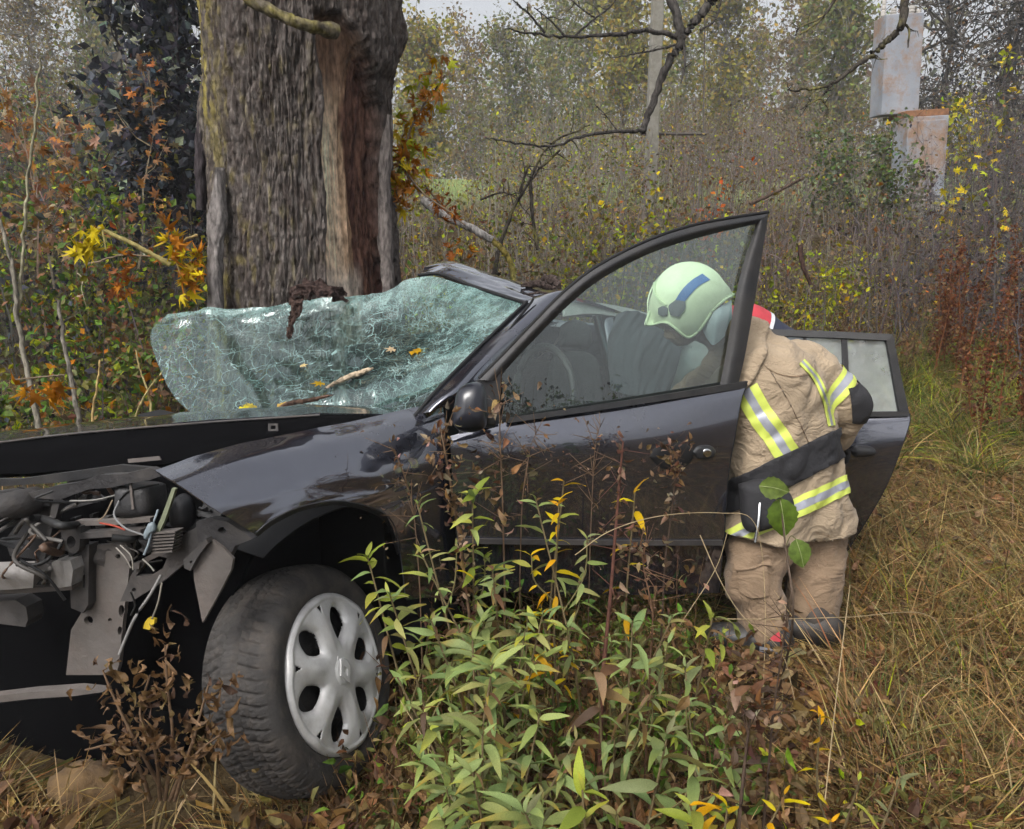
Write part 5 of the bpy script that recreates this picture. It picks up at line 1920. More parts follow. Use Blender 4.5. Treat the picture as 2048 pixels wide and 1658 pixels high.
seat(1150, 830, 3.15)
blob('seat_cushion', [(1060, 830), (1120, 805), (1230, 805), (1280, 830), (1270, 880), (1070, 885)], 3.0, .2, M['fabric'], CAR, p=3)
# sagging curtain airbag behind the glass
g = grid([[(1232, 630, 3.35), (1270, 625, 3.38), (1320, 640, 3.42), (1370, 660, 3.45)], [(1215, 690, 3.28), (1262, 690, 3.30), (1310, 700, 3.34), (1360, 710, 3.38)], [(1222, 780, 3.22), (1262, 790, 3.22), (1300, 790, 3.26), (1340, 780, 3.3)]], 50, 40)
g = g + gnormal(g) * (.035 * np.abs(fbm(np.linspace(0, 5, 50)[None] + np.linspace(0, 1.5, 40)[:, None], np.linspace(0, 1.5, 40)[:, None], .4, 3)))[..., None]
sheet('curtain_airbag', g, .004, M['airbag'], CAR)
b = NB()
tt = np.linspace(0, 2 * math.pi, 40)
cst = P(1090, 790, 2.78)
v, f = tubes(cst + np.stack([np.cos(tt) * .10, np.sin(tt) * .12, np.sin(tt) * .15 + 0 * tt], 1), .014, 8)
b.add(v, f)
b.build('steering_wheel', M['plastic'], CAR, smooth=True)

# ---------------------------------------------------------------- torn-open front end
FR = Plane(P(250, 1050, 1.98), np.array([-.30, -.95, .05]))


def off(pl, o):
    return Plane(pl.p + pl.n * o, pl.n)


carbox('engine', .0, .34, -1.25, -.52, .30, .78, M['dark_metal'], CAR, .03)
slab('upper_rail', [(-60, 990), (20, 980), (60, 986), (110, 972), (150, 966), (200, 950), (250, 948), (300, 936), (330, 948), (300, 960), (262, 966), (220, 976), (180, 978), (150, 988), (118, 1000), (70, 996), (30, 1010), (-60, 1012)], .02, M['dark_metal'], CAR, plane=off(FR, .03))
slab('upper_rail', [(-60, 958), (40, 958), (110, 948), (240, 930), (310, 936), (240, 948), (110, 966), (-60, 976)], .012, M['plastic'], CAR, plane=off(FR, -.02))
rope('air_duct', [(-80, 1040, 1.95), (-20, 1022, 1.98), (40, 1008, 2.02), (70, 1000, 2.08)], .036, M['dark_metal'], CAR, 20, 12)
slab('headlight_back', [(40, 1040), (70, 1015), (108, 1004), (118, 1010), (100, 1070), (85, 1120), (20, 1112), (10, 1080)], .02, M['plastic'], CAR, plane=off(FR, -.01))
slab('headlight_edge', [(106, 1000), (119, 1008), (101, 1070), (88, 1122), (78, 1120), (94, 1060)], .02, M['steel'], CAR, plane=off(FR, .012))
# bumper beam: a bent hollow box section
bm_ = bpy.data.objects.new('bumper_beam', None)
COL.objects.link(bm_)
bm_.parent = CAR
g = grid([[(-100, 1128, .10), (0, 1124, .10), (70, 1122, .10)], [(-100, 1150, .115), (0, 1150, .115), (68, 1150, .115)], [(-100, 1180, .10), (0, 1180, .10), (66, 1176, .10)]], 20, 10, FR)
sheet('beam_face', g, .05, M['alu'], bm_)
slab('beam_end', [(104, 1124), (140, 1120), (146, 1140), (142, 1172), (120, 1176), (100, 1172)], .06, M['alu'], bm_, plane=off(FR, .06))
slab('beam_inside', [(66, 1124), (106, 1122), (104, 1174), (66, 1172)], .01, M['dark_metal'], bm_, plane=off(FR, .03))
slab('beam_lip', [(-100, 1180), (60, 1176), (145, 1172), (143, 1180), (60, 1186), (-100, 1190)], .05, M['pale_metal'], bm_, plane=off(FR, .05))
slab('support_plate', [(176, 1092), (252, 1086), (262, 1110), (255, 1170), (246, 1240), (238, 1330), (232, 1350), (132, 1350), (142, 1260), (160, 1230), (176, 1200)], .012, M['pale_metal'], CAR, plane=FR, holes=[circ(177, 1241, 9), circ(236, 1113, 5), circ(243, 1222, 6, 12), circ(240, 1262, 5, 9), circ(220, 1240, 4)])
slab('support_flange', [(136, 1092), (178, 1090), (176, 1210), (166, 1226), (142, 1216)], .03, M['steel'], CAR, plane=off(FR, .025), holes=[[(166, 1144), (170, 1144), (170, 1176), (166, 1176)], circ(152, 1110, 6)])
slab('lamp_bracket', [(120, 1056), (160, 1053), (162, 1066), (215, 1062), (280, 1060), (282, 1070), (160, 1078), (158, 1100), (148, 1108), (128, 1100)], .03, M['steel'], CAR, plane=off(FR, .045), holes=[circ(142, 1084, 9, 12)])
slab('lamp_bracket', [(150, 1042), (230, 1040), (300, 1036), (300, 1044), (230, 1050), (150, 1052)], .02, M['pale_metal'], CAR, plane=off(FR, .03))
slab('bracket_arm', [(240, 1203), (252, 1176), (262, 1150), (285, 1118), (330, 1092), (372, 1066), (398, 1052), (406, 1078), (398, 1106), (368, 1128), (330, 1160), (300, 1180), (262, 1203)], .014, M['steel'], CAR, plane=off(FR, .02), holes=[[(272, 1152), (290, 1126), (318, 1112), (334, 1116), (326, 1136), (300, 1152)], circ(268, 1180, 4)])
slab('torn_liner', [(386, 1122), (400, 1096), (424, 1080), (446, 1096), (466, 1118), (462, 1140), (440, 1184), (405, 1246), (396, 1200), (388, 1160)], .008, M['pale_metal'], CAR, plane=off(FR, .06), label='torn pale grey wheel-arch liner hanging in front of the wheel')
slab('mount_bracket', [(392, 1044), (420, 1036), (452, 1042), (504, 1078), (470, 1092), (456, 1118), (440, 1096), (420, 1078), (396, 1086)], .02, M['dark_metal'], CAR, plane=off(FR, .05), holes=[circ(444, 1060, 8, 6)])
slab('mount_bracket', [(366, 1120), (398, 1090), (412, 1078), (416, 1086), (394, 1116), (380, 1142), (368, 1136)], .02, M['steel'], CAR, plane=off(FR, .075), holes=[circ(382, 1124, 3)])
for k in range(7):
    y = 1066 + k * 6.4
    slab('cooling_fin', [(303 + k % 2 * 2, y), (350 - k, y - 3), (350 - k, y), (303, y + 3)], .03, M['pale_metal'], CAR, plane=off(FR, .06))
blob('washer_tank', [(244, 972), (262, 964), (312, 966), (321, 980), (319, 1020), (300, 1032), (256, 1032), (243, 1018)], 1.99, .06, M['plastic'], CAR, p=4)
slab('tank_seam', [(258, 966), (262, 966), (268, 1018), (263, 1019)], .006, M['pale_metal'], CAR, d=1.925)
blob('filter_housing', [(350, 1000), (372, 985), (392, 1000), (396, 1045), (380, 1062), (355, 1050)], 2.12, .07, M['plastic'], CAR, p=3)
slab('hood_prop', [(344, 976), (351, 978), (330, 1040), (318, 1066), (310, 1062), (322, 1035)], .008, mat('pale_green_lever', (.20, .22, .14), .6, scale=20), CAR, plane=off(FR, .05))
slab('side_rail', [(-60, 1205), (30, 1200), (52, 1214), (56, 1240), (50, 1254), (-60, 1240)], .05, M['steel'], CAR, plane=off(FR, .02))
slab('undertray', [(-60, 1398), (60, 1384), (150, 1378), (205, 1384), (150, 1392), (60, 1398), (-60, 1412)], .03, M['pale_metal'], CAR, plane=off(FR, .09))
slab('undercar_shade_slab', [(-60, 1404), (60, 1396), (190, 1392), (300, 1410), (380, 1440), (360, 1540), (260, 1570), (-60, 1560)], .03, M['underside'], CAR, plane=off(FR, -.12))  # near-black slab in place of the darkness under the car
slab('shade_backing', [(-60, 1000), (330, 955), (520, 1070), (440, 1250), (390, 1440), (-60, 1420)], .02, M['underside'], CAR, plane=off(FR, -.16))  # backing sheet behind the opening, its deep shade put into the colour
M['cable'] = attr_mat('cable', rough=.5, scale=20, var=.2)
for pts, r_, c in (
    ([(238, 1002, 1.93), (228, 1030, 1.90), (250, 1056, 1.88), (286, 1070, 1.88), (300, 1080, 1.88)], .004, (.3, .3, .3)),
    ([(318, 968, 1.95), (262, 980, 1.93), (238, 1000, 1.93)], .005, (.02, .02, .02)),
    ([(140, 1002, 1.96), (190, 1000, 1.95), (240, 988, 1.94)], .004, (.28, .27, .25)),
    ([(225, 1000, 1.92), (210, 1030, 1.90), (196, 1042, 1.9)], .003, (.3, .22, .14)),
    ([(232, 1095, 1.90), (250, 1115, 1.89), (262, 1136, 1.89)], .003, (.34, .31, .27)),
    ([(240, 1090, 1.90), (262, 1112, 1.89), (266, 1140, 1.89)], .0025, (.4, .37, .32)),
    ([(285, 1118, 1.9), (300, 1132, 1.9), (308, 1142, 1.9)], .003, (.45, .43, .38)),
    ([(322, 1150, 1.88), (300, 1190, 1.86), (270, 1235, 1.84), (250, 1280, 1.83), (238, 1310, 1.82)], .006, (.24, .23, .22)),
    ([(324, 1165, 1.87), (316, 1205, 1.86), (304, 1238, 1.86)], .0035, (.28, .25, .2)),
    ([(316, 1020, 1.90), (306, 1050, 1.88), (298, 1085, 1.88), (288, 1110, 1.88)], .005, (.30, .36, .40)),
    ([(200, 1046, 1.9), (230, 1052, 1.89), (250, 1060, 1.88)], .004, (.42, .06, .03)),
    ([(262, 1185, 1.9), (270, 1210, 1.92), (262, 1230, 1.95)], .004, (.05, .05, .05)),
    ([(40, 1120, 1.9), (90, 1150, 1.92), (130, 1200, 1.95)], .006, (.03, .03, .03)),
):
    rope('cable', pts, r_ * .6, M['cable'], CAR, 18, 6, col=tuple(q * .65 for q in c))
slab('connector', [(290, 1244), (296, 1236), (309, 1239), (308, 1248), (303, 1250), (299, 1260), (286, 1257), (288, 1249)], .014, M['yellow'], CAR, d=1.86, label='yellow plastic connector dangling on a cable')
blob('connector', [(298, 1046), (308, 1044), (312, 1060), (302, 1068), (292, 1080), (288, 1068)], 1.88, .009, mat('grey_blue_plastic', (.17, .21, .23), .5, scale=20), CAR, p=3, nr=6, m=20)
# crumpled scraps, hoses and broken plastic crowding the opening
def scrap(name, cx, cy, w, h, o, mt, n=11, bend=.03):
    ang = np.sort(rng.uniform(0, 2 * math.pi, n))
    rad = rng.uniform(.45, 1.1, n)
    poly = np.array([[cx + w * math.cos(a) * r_, cy + h * math.sin(a) * r_] for a, r_ in zip(ang, rad)])
    pl = off(Plane(P(cx, cy, 1.98), FR.n + np.clip(rng.normal(0, .3, 3), -.45, .45)), o)
    ring = np.array([pl.at(*q) for q in poly])
    if np.linalg.norm(ring - P(cx, cy, 1.98), axis=1).max() > .25:      # a scrap seen edge-on would stretch: lay it flat instead
        pl = off(Plane(P(cx, cy, 1.98), FR.n), o)
        ring = np.array([pl.at(*q) for q in poly])
    c = ring.mean(0)
    rows = [c + (ring - c) * k for k in (.02, .35, .7, 1.0)]
    g = np.stack([np.concatenate([r_, r_[:1]]) for r_ in rows])
    g = g + pl.n * (bend * fbm(g[..., 0] * 16, g[..., 1] * 16, g[..., 2] * 16 + cx, 3))[..., None]
    g = np.stack([resample(q, 30) for q in g])
    sheet(name, g, .005, mt, CAR, smooth=False)


for k in range(26):
    cx, cy = rng.uniform(-10, 480), rng.uniform(985, 1150)
    if cx > 330 and cy > 1110:
        continue
    scrap(('torn_plastic', 'bent_sheet', 'broken_bracket')[k % 3], cx, cy, rng.uniform(12, 42), rng.uniform(8, 30), rng.uniform(-.14, .0), (M['plastic'], M['dark_metal'], M['steel'], M['pale_metal'])[int(rng.choice(4, p=[.4, .3, .2, .1]))])
for k in range(16):
    x0, y0 = rng.uniform(0, 300), rng.uniform(985, 1090)
    pts = [(x0, y0, 2.0)]
    for q in range(3):
        x0 = min(x0 + rng.normal(0, 40), 350)
        y0 += rng.normal(14, 24)
        pts.append((x0, y0, 1.94 + rng.uniform(-.03, .1)))
    rope('hose', pts, float(rng.choice([.002, .003, .005, .010])), M['cable'], CAR, 20, 7, col=[(.02, .02, .02), (.05, .045, .04), (.14, .13, .12), (.10, .06, .04)][k % 4])
for k in range(10):
    x0, y0 = rng.uniform(60, 470), rng.uniform(985, 1130)
    w_, h_ = rng.uniform(8, 22), rng.uniform(6, 16)
    slab('clip', [(x0, y0), (x0 + w_, y0 - 2), (x0 + w_ - 2, y0 + h_), (x0 + 2, y0 + h_ + 1)], .02, (M['steel'], M['plastic'], M['dark_metal'])[k % 3], CAR, plane=off(FR, rng.uniform(-.06, .03)))

# ================================================================ people
def fabric_mat(name, c1, c2, rough=.92):
    m = mat(name, c1, rough, col2=c2, scale=7, bump=.3, bscale=150, dirt=tuple(x * .45 for x in c1), dscale=4, damt=.5, sheen=.1, spec=.15)
    nt = m.node_tree
    fine = next(n for n in nt.nodes if n.type == 'BUMP')
    tc = next(n for n in nt.nodes if n.type == 'TEX_COORD')
    mp = N_(nt, 'ShaderNodeMapping')
    mp.inputs['Scale'].default_value = (7, 7, 12)
    mp.inputs['Rotation'].default_value = (.3, .5, .2)
    nt.links.new(tc.outputs['Object'], mp.inputs[0])
    w = N_(nt, 'ShaderNodeTexNoise', Scale=1.0, Detail=3.0, Roughness=.55, Distortion=1.6)
    nt.links.new(mp.outputs[0], w.inputs['Vector'])
    ab = N_(nt, 'ShaderNodeMath', operation='SUBTRACT')
    nt.links.new(w.outputs[0], ab.inputs[0])
    ab.inputs[1].default_value = .5
    a2 = N_(nt, 'ShaderNodeMath', operation='ABSOLUTE')
    nt.links.new(ab.outputs[0], a2.inputs[0])
    bp = N_(nt, 'ShaderNodeBump', Strength=.5, Distance=.05)
    bp.invert = True
    nt.links.new(a2.outputs[0], bp.inputs['Height'])
    nt.links.new(bp.outputs[0], fine.inputs['Normal'])
    return m


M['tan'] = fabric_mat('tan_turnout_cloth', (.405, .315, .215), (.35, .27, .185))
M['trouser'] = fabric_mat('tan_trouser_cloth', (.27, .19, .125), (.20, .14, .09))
M['black_cloth'] = mat('black_cloth', (.022, .021, .024), .8, col2=(.014, .014, .016), scale=20, bump=.3)
M['hivis'] = mat('yellow_reflective_tape', (.62, .71, .12), .5, col2=(.54, .62, .11), scale=30)
M['silver_tape'] = mat('silver_reflective_tape', (.36, .37, .42), .4, metal=.2, col2=(.30, .31, .36), scale=40)
M['helmet'] = mat('glow_green_helmet_shell', (.80, .85, .60), .5, col2=(.72, .78, .52), scale=5, dirt=(.35, .40, .25), dscale=9, damt=.4)
M['helmet_rim'] = mat('pale_helmet_rim', (.75, .85, .55), .4, scale=10)
M['blue_band'] = mat('blue_helmet_band', (.06, .17, .44), .4, scale=10)
M['grey_part'] = mat('grey_visor_mount', (.16, .17, .18), .5, scale=15)
M['neck_flap'] = mat('silver_neck_cloth', (.50, .55, .57), .6, col2=(.42, .47, .50), scale=9, bump=.2, bscale=30)
M['skin'] = mat('skin', (.42, .25, .18), .55, scale=15)
M['boot'] = mat('black_boot_rubber', (.018, .018, .02), .45, scale=20, dirt=(.10, .075, .05), dscale=9, damt=.5)
M['red_cloth'] = mat('red_jacket_cloth', (.50, .045, .06), .8, scale=14, bump=.2)
M['navy_cloth'] = mat('navy_jacket_cloth', (.025, .03, .055), .85, scale=14, bump=.2)
M['white_cloth'] = mat('white_reflective_cloth', (.65, .66, .68), .6, scale=14)
M['orange'] = mat('orange_plastic_tag', (.80, .24, .02), .5, scale=14)


def capsule(b, p0, r0, p1, r1, m=18, k=7):
    """closed tapered capsule"""
    p0, p1 = np.asarray(p0, float), np.asarray(p1, float)
    ax = p1 - p0
    L = np.linalg.norm(ax) + 1e-9
    ax = ax / L
    ref = np.array([1.0, 0, 0]) if abs(ax[0]) < .8 else np.array([0, 1.0, 0])
    s = np.cross(ax, ref)
    s /= np.linalg.norm(s)
    t = np.cross(ax, s)
    prof = [(-r0 * math.cos(a), r0 * math.sin(a)) for a in np.linspace(0.02, math.pi / 2, k)] + [(L + r1 * math.sin(a), r1 * math.cos(a)) for a in np.linspace(0, math.pi / 2 - .02, k)]
    th = np.arange(m) * 2 * math.pi / m
    v = [p0 + ax * x + r * (np.cos(q) * s + np.sin(q) * t) for x, r in prof for q in th]
    n = len(prof)
    i = np.arange(n * m).reshape(n, m)
    j = np.roll(i, -1, 1)
    f = np.stack([i[:-1], j[:-1], j[1:], i[1:]], -1).reshape(-1, 4)
    v = v + [p0 - ax * r0, p1 + ax * r1]
    base = b.n
    b.add(v, f)
    e = n * m
    b.f.append(np.array([[e, (q + 1) % m, q] for q in range(m)]) + base)
    b.f.append(np.array([[e + 1, (n - 1) * m + q, (n - 1) * m + (q + 1) % m] for q in range(m)]) + base)
    b.m += [np.zeros(m, np.int32)] * 2


def remeshed(b, voxel, smooth_it=10):
    me = b.mesh('tmp', [])
    o = bpy.data.objects.new('tmp', me)
    COL.objects.link(o)
    r = o.modifiers.new('r', 'REMESH')
    r.mode = 'VOXEL'
    r.voxel_size = voxel
    s = o.modifiers.new('s', 'SMOOTH')
    s.iterations = smooth_it
    s.factor = .6
    dg = bpy.context.evaluated_depsgraph_get()
    dg.update()
    out = bpy.data.meshes.new_from_object(o.evaluated_get(dg))
    bpy.data.objects.remove(o)
    n = len(out.vertices)
    v = np.empty(n * 3, np.float32)
    out.vertices.foreach_get('co', v)
    nr = np.empty(n * 3, np.float32)
    out.vertices.foreach_get('normal', nr)
    return out, v.reshape(-1, 3).astype(float), nr.reshape(-1, 3).astype(float)


def bvh_of(me):
    bm = bmesh.new()
    bm.from_mesh(me)
    t = BVHTree.FromBMesh(bm)
    bm.free()
    return t


def shell_part(me, name, mt, parent, cuts, offset, near=None, thick=0.0, **kw):
    """the part of a body surface between planes, lifted off by offset: garments and bands that wrap all the way round"""
    bm = bmesh.new()
    bm.from_mesh(me)
    bm.normal_update()
    for p, n in cuts:                          # keep the side the normal points to
        bmesh.ops.bisect_plane(bm, geom=bm.verts[:] + bm.edges[:] + bm.faces[:], plane_co=Vector(p), plane_no=Vector(n), clear_inner=True, dist=1e-5)
    if near is not None:
        bm.verts.ensure_lookup_table()
        s = min(bm.verts, key=lambda v: (v.co - Vector(near)).length)
        seen, todo = {s}, [s]
        while todo:
            v = todo.pop()
            for e in v.link_edges:
                o = e.other_vert(v)
                if o not in seen:
                    seen.add(o)
                    todo.append(o)
        bmesh.ops.delete(bm, geom=[v for v in bm.verts if v not in seen], context='VERTS')
    bm.normal_update()
    for v in bm.verts:
        v.co += v.normal * offset
    m2 = bpy.data.meshes.new(name)
    bm.to_mesh(m2)
    bm.free()
    m2.materials.clear()
    m2.materials.append(mt)
    for p in m2.polygons:
        p.use_smooth = True
        p.material_index = 0
    o = link(name, m2, parent, **kw)
    if thick:
        q = o.modifiers.new('solid', 'SOLIDIFY')
        q.thickness = thick
        q.offset = -1
    return o


def decal(name, rows, bvh, mt, parent, offset=.004, nu=24, nv=6, th=.002, curve=True, **kw):
    """patch lying on a surface: traced rows are dropped onto it and lifted by offset"""
    rr = [resample(smooth_path(np.array(r, float), nu * 2) if curve and len(r) > 2 else np.array(r, float), nu) for r in rows]
    px = cr_rows([np.concatenate([q, np.zeros((nu, 1))], 1) for q in rr], nv)
    g = np.zeros((nv, nu, 3))
    last = None
    for a in range(nv):
        for c in range(nu):
            r = ray(px[a, c, 0], px[a, c, 1])
            loc, nor, _, _ = bvh.ray_cast(Vector(CAM), Vector(r).normalized())
            if loc is None:
                loc, nor, _, _ = bvh.find_nearest(Vector(P(px[a, c, 0], px[a, c, 1], 2.95)))
            if nor.dot(Vector(CAM) - loc) < 0:
                nor = -nor
            g[a, c] = np.array(loc + nor * offset)
    return sheet(name, g, th, mt, parent, **kw)


def build_firefighter():
    root = thing('person', 'firefighter in tan turnout gear and pale green helmet bending into the wreck', 'person')
    b = NB()
    J = lambda *q: P(*q)
    cap = lambda a, r0, c, r1: capsule(b, J(*a), r0, J(*c), r1)
    cap((1545, 1005, 2.94), .140, (1524, 775, 2.88), .142)
    cap((1612, 1000, 3.05), .140, (1572, 770, 3.02), .140)
    cap((1582, 1010, 3.0), .155, (1550, 780, 2.95), .165)
    cap((1530, 770, 2.88), .145, (1498, 735, 2.90), .105)
    cap((1572, 770, 3.02), .138, (1590, 735, 3.04), .100)
    cap((1540, 760, 2.95), .16, (1500, 705, 2.96), .10)
    cap((1500, 705, 2.96), .085, (1425, 650, 3.0), .075)          # neck
    cap((1392, 605, 3.02), .075, (1372, 620, 3.02), .07)           # skull
    cap((1345, 650, 2.99), .035, (1330, 668, 2.985), .022)        # nose and chin, towards the car
    cap((1360, 675, 2.99), .04, (1368, 668, 2.99), .05)
    # arms
    cap((1610, 728, 3.05), .090, (1698, 812, 3.06), .076)
    cap((1698, 812, 3.06), .074, (1672, 872, 3.17), .060)
    cap((1500, 745, 2.90), .092, (1430, 752, 2.98), .082)
    cap((1430, 752, 2.98), .080, (1362, 800, 3.12), .058)
    # legs
    cap((1540, 1050, 2.95), .135, (1505, 1150, 2.86), .105)
    cap((1505, 1150, 2.86), .105, (1526, 1262, 2.84), .084)
    cap((1622, 1050, 3.05), .13, (1632, 1160, 3.02), .105)
    cap((1632, 1160, 3.0), .105, (1624, 1245, 2.96), .084)
    out, v, nr = remeshed(b, .016, 12)
    # cloth folds
    w = fbm(v[:, 0] * 5 + 1.5 * v[:, 2], v[:, 1] * 5, v[:, 2] * 9 - 6 * v[:, 0], 3)
    ridge = (.5 - np.abs(w)) * 2
    w2 = fbm(v[:, 0] * 13, v[:, 1] * 13, v[:, 2] * 16, 2)
    amp = np.where(v[:, 2] < .62, .022, .019)
    v2 = v + nr * (amp * (ridge ** 2 - .5) + .008 * w2)[:, None]
    out.vertices.foreach_set('co', v2.astype(np.float32).ravel())
    out.update()
    out.materials.clear()
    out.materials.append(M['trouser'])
    for p in out.polygons:
        p.use_smooth = True
    body = link('body', out, root, label='tan turnout trousers and body, knees bent')
    body.data.name = 'body'
    hem_p = P(1600, 1050, 3.0)
    hem_n = np.array([.10, 0, 1.0])
    neck_p = P(1462, 680, 2.97)
    neck_n = np.array([.72, .0, -.45])
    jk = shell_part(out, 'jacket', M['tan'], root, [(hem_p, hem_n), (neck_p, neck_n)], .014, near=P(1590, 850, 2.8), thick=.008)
    jv = np.empty(len(jk.data.vertices) * 3, np.float32)
    jk.data.vertices.foreach_get('co', jv)
    jv = jv.reshape(-1, 3)
    hz = jv[:, 2] - (hem_p[2] - .1 * (jv[:, 0] - hem_p[0]))
    c0 = np.array([P(1590, 1040, 3.0)[0], P(1590, 1040, 3.0)[1]])
    fl = sstep(.22, .0, hz) * .14
    jv[:, 0] += (jv[:, 0] - c0[0]) * fl
    jv[:, 1] += (jv[:, 1] - c0[1]) * fl
    jk.data.vertices.foreach_set('co', jv.ravel())
    jk.data.update()
    bv = bvh_of(jk.data)

    def band(name, mt, pa, pb, dirn, w0, w1, off, near, me=jk.data, **kw):
        """band round the body through two photo points, its width along dirn"""
        n = np.array(dirn, float)
        n /= np.linalg.norm(n)
        return shell_part(me, name, mt, root, [(pa + n * w0, n), (pa + n * w1, -n)], off, near=near, **kw)
    def sight_plane(a, c):
        n = np.cross(ray(*a), ray(*c))
        n /= np.linalg.norm(n)
        return n if n[2] > 0 else -n
    # belt and hem tape: planes that rise towards the right as in the picture
    def plane_through(p1, p2, p3):
        n = np.cross(p2 - p1, p3 - p1)
        n /= np.linalg.norm(n)
        return n if n[2] > 0 else -n
    b1 = P(1600, 925, 2.85)
    bn = sight_plane((1516, 966), (1676, 888))
    shell_part(jk.data, 'belt', M['black_cloth'], root, [(b1 - bn * .055, bn), (b1 + bn * .05, -bn), (P(1686, 890, 3.0), np.array([-1.0, 0, .1]))], .010, near=P(1590, 930, 2.8), thick=.004)
    h1 = P(1657, 985, 2.90)
    hn = sight_plane((1600, 1012), (1714, 958))
    for nm, mt, a, c in (('hem_tape', M['hivis'], -.032, -.012), ('hem_tape_silver', M['silver_tape'], -.012, .012), ('hem_tape', M['hivis'], .012, .032)):
        band(nm, mt, h1, None, hn, a, c, .006, P(1660, 985, 2.85))
    # sleeve tape and elbow pad
    e0, e1 = P(1610, 728, 3.05), P(1698, 812, 3.06)
    ed = (e1 - e0) / np.linalg.norm(e1 - e0)
    em = e0 + ed * .135
    for nm, mt, a, c in (('sleeve_tape', M['hivis'], -.036, -.014), ('sleeve_tape_silver', M['silver_tape'], -.014, .014), ('sleeve_tape', M['hivis'], .014, .036)):
        shell_part(jk.data, nm, mt, root, [(em + ed * a, ed), (em + ed * c, -ed), (P(1632, 760, 2.9), np.array([1, 0, .25]))], .005, near=P(1660, 770, 3.0))
    shell_part(jk.data, 'elbow_pad', M['black_cloth'], root, [(P(1694, 800, 3.0), np.array([.95, 0, .25])), (P(1700, 772, 3.0), np.array([0.2, 0, -1.0])), (P(1710, 846, 3.0), np.array([0.2, 0, 1.0]))], .006, near=P(1722, 810, 3.0))
    # two stripes down the back
    def stripe(cx, wpx, nm='back_tape'):
        c = np.array(cx, float)
        t = np.gradient(c, axis=0)
        t /= np.linalg.norm(t, axis=1, keepdims=True)
        nn = np.stack([-t[:, 1], t[:, 0]], 1)
        for mt, a, q, o in ((M['hivis'], -1.0, -.33, 0), (M['silver_tape'], -.33, .33, .0004), (M['hivis'], .33, 1.0, 0)):
            decal(nm if mt is M['hivis'] else nm + '_silver', [c + nn * a * wpx, c + nn * q * wpx], bv, mt, root, offset=.005 + o, nu=30, nv=4)
    stripe([(1492, 778), (1520, 828), (1550, 870), (1578, 915), (1586, 928)], 25)
    stripe([(1602, 724), (1630, 756), (1650, 800), (1662, 852)], 7)
    # collar, yoke and centre seams
    shell_part(jk.data, 'collar', M['tan'], root, [(neck_p - neck_n * .02, neck_n), (neck_p + neck_n * .075, -neck_n)], .016, near=P(1480, 660, 2.9), thick=.008)
    for c_ in ([(1512, 712), (1540, 740), (1580, 752), (1618, 748)], [(1540, 742), (1575, 800), (1605, 860), (1622, 900)], [(1600, 930), (1640, 935), (1690, 905)]):
        c_ = np.array(c_, float)
        decal('seam', [c_, c_ + [1.5, 2.2]], bv, M['trouser'], root, offset=.003, nu=24, nv=3, th=.003)
    # loose tag and strap at the collar
    blob('collar_tag', circ(1491, 674, 11, 12, 12), 2.86, .01, M['orange'], root, p=3, nr=5, m=20, label='orange tag at the collar')
    # helmet
    def helmet_shell():
        o = smooth_path([P(x, y, 3.0) for x, y in [(1296, 605), (1303, 580), (1315, 557), (1333, 539), (1356, 528), (1380, 526), (1403, 534), (1424, 550), (1440, 571), (1464, 591), (1442, 603), (1413, 627), (1399, 648), (1388, 665), (1374, 677), (1361, 676), (1340, 660), (1322, 649), (1292, 650), (1296, 627), (1296, 605)]], 141)[:-1]
        c = P(1378, 600, 3.0)
        k = 3.0 / FPX
        b_ = NB()
        m_ = len(o)
        cen = P(1368, 606, 3.0)
        half = .125
        rings = np.sin(np.linspace(0, math.pi / 2, 20))

        def dome(p):
            q = p - c
            x_, y_ = (q @ RT) / (84 * k), (q @ UP) / (76 * k)
            y_ = np.where(y_ < 0, y_ * .80, y_)
            return half * np.sqrt(np.clip(1 - x_ ** 2 - y_ ** 2, .03, 1))
        for sg in (1, -1):
            v = [cen - FW * sg * dome(cen[None])[0]]
            for r_ in rings[1:]:
                q = cen + (o - cen) * r_
                v += list(q - FW[None] * (sg * dome(q))[:, None])
            f3 = np.array([[0, 1 + i, 1 + (i + 1) % m_] for i in range(m_)])
            f4 = np.array([[1 + r_ * m_ + i, 1 + (r_ + 1) * m_ + i, 1 + (r_ + 1) * m_ + (i + 1) % m_, 1 + r_ * m_ + (i + 1) % m_] for r_ in range(18) for i in range(m_)])
            n0 = b_.n
            b_.add(v, f3 if sg > 0 else f3[:, ::-1])
            b_.f.append((f4 if sg > 0 else f4[:, ::-1]) + n0)
            b_.m.append(np.zeros(len(f4), np.int32))
            if sg > 0:
                first = n0 + 1 + 18 * m_
            else:
                sec = n0 + 1 + 18 * m_
        br = np.array([[first + i, first + (i + 1) % m_, sec + (i + 1) % m_, sec + i] for i in range(m_)])
        b_.f.append(br)
        b_.m.append(np.zeros(m_, np.int32))
        ob = b_.build('helmet', M['helmet'], root, smooth=True, label='pale glow-green firefighter helmet')
        edge = o - FW[None] * (dome(o) + .001)[:, None]
        return ob, edge
    hel, hedge = helmet_shell()
    hb = bvh_of(hel.data)
    decal('blue_band', [[(1404, 548), (1382, 562), (1364, 580), (1351, 600)], [(1420, 560), (1398, 572), (1382, 588), (1369, 604)]], hb, M['blue_band'], hel, .003, nu=14, nv=8)
    decal('visor_mount', [[(1352, 600), (1338, 612), (1342, 630)], [(1371, 603), (1370, 618), (1358, 633)]], hb, M['grey_part'], hel, .006, nu=10, nv=8, th=.006)
    decal('visor_knob', [[(1318, 616), (1327, 612), (1336, 616)], [(1318, 628), (1327, 632), (1336, 628)]], hb, M['grey_part'], hel, .006, nu=10, nv=6, th=.006)
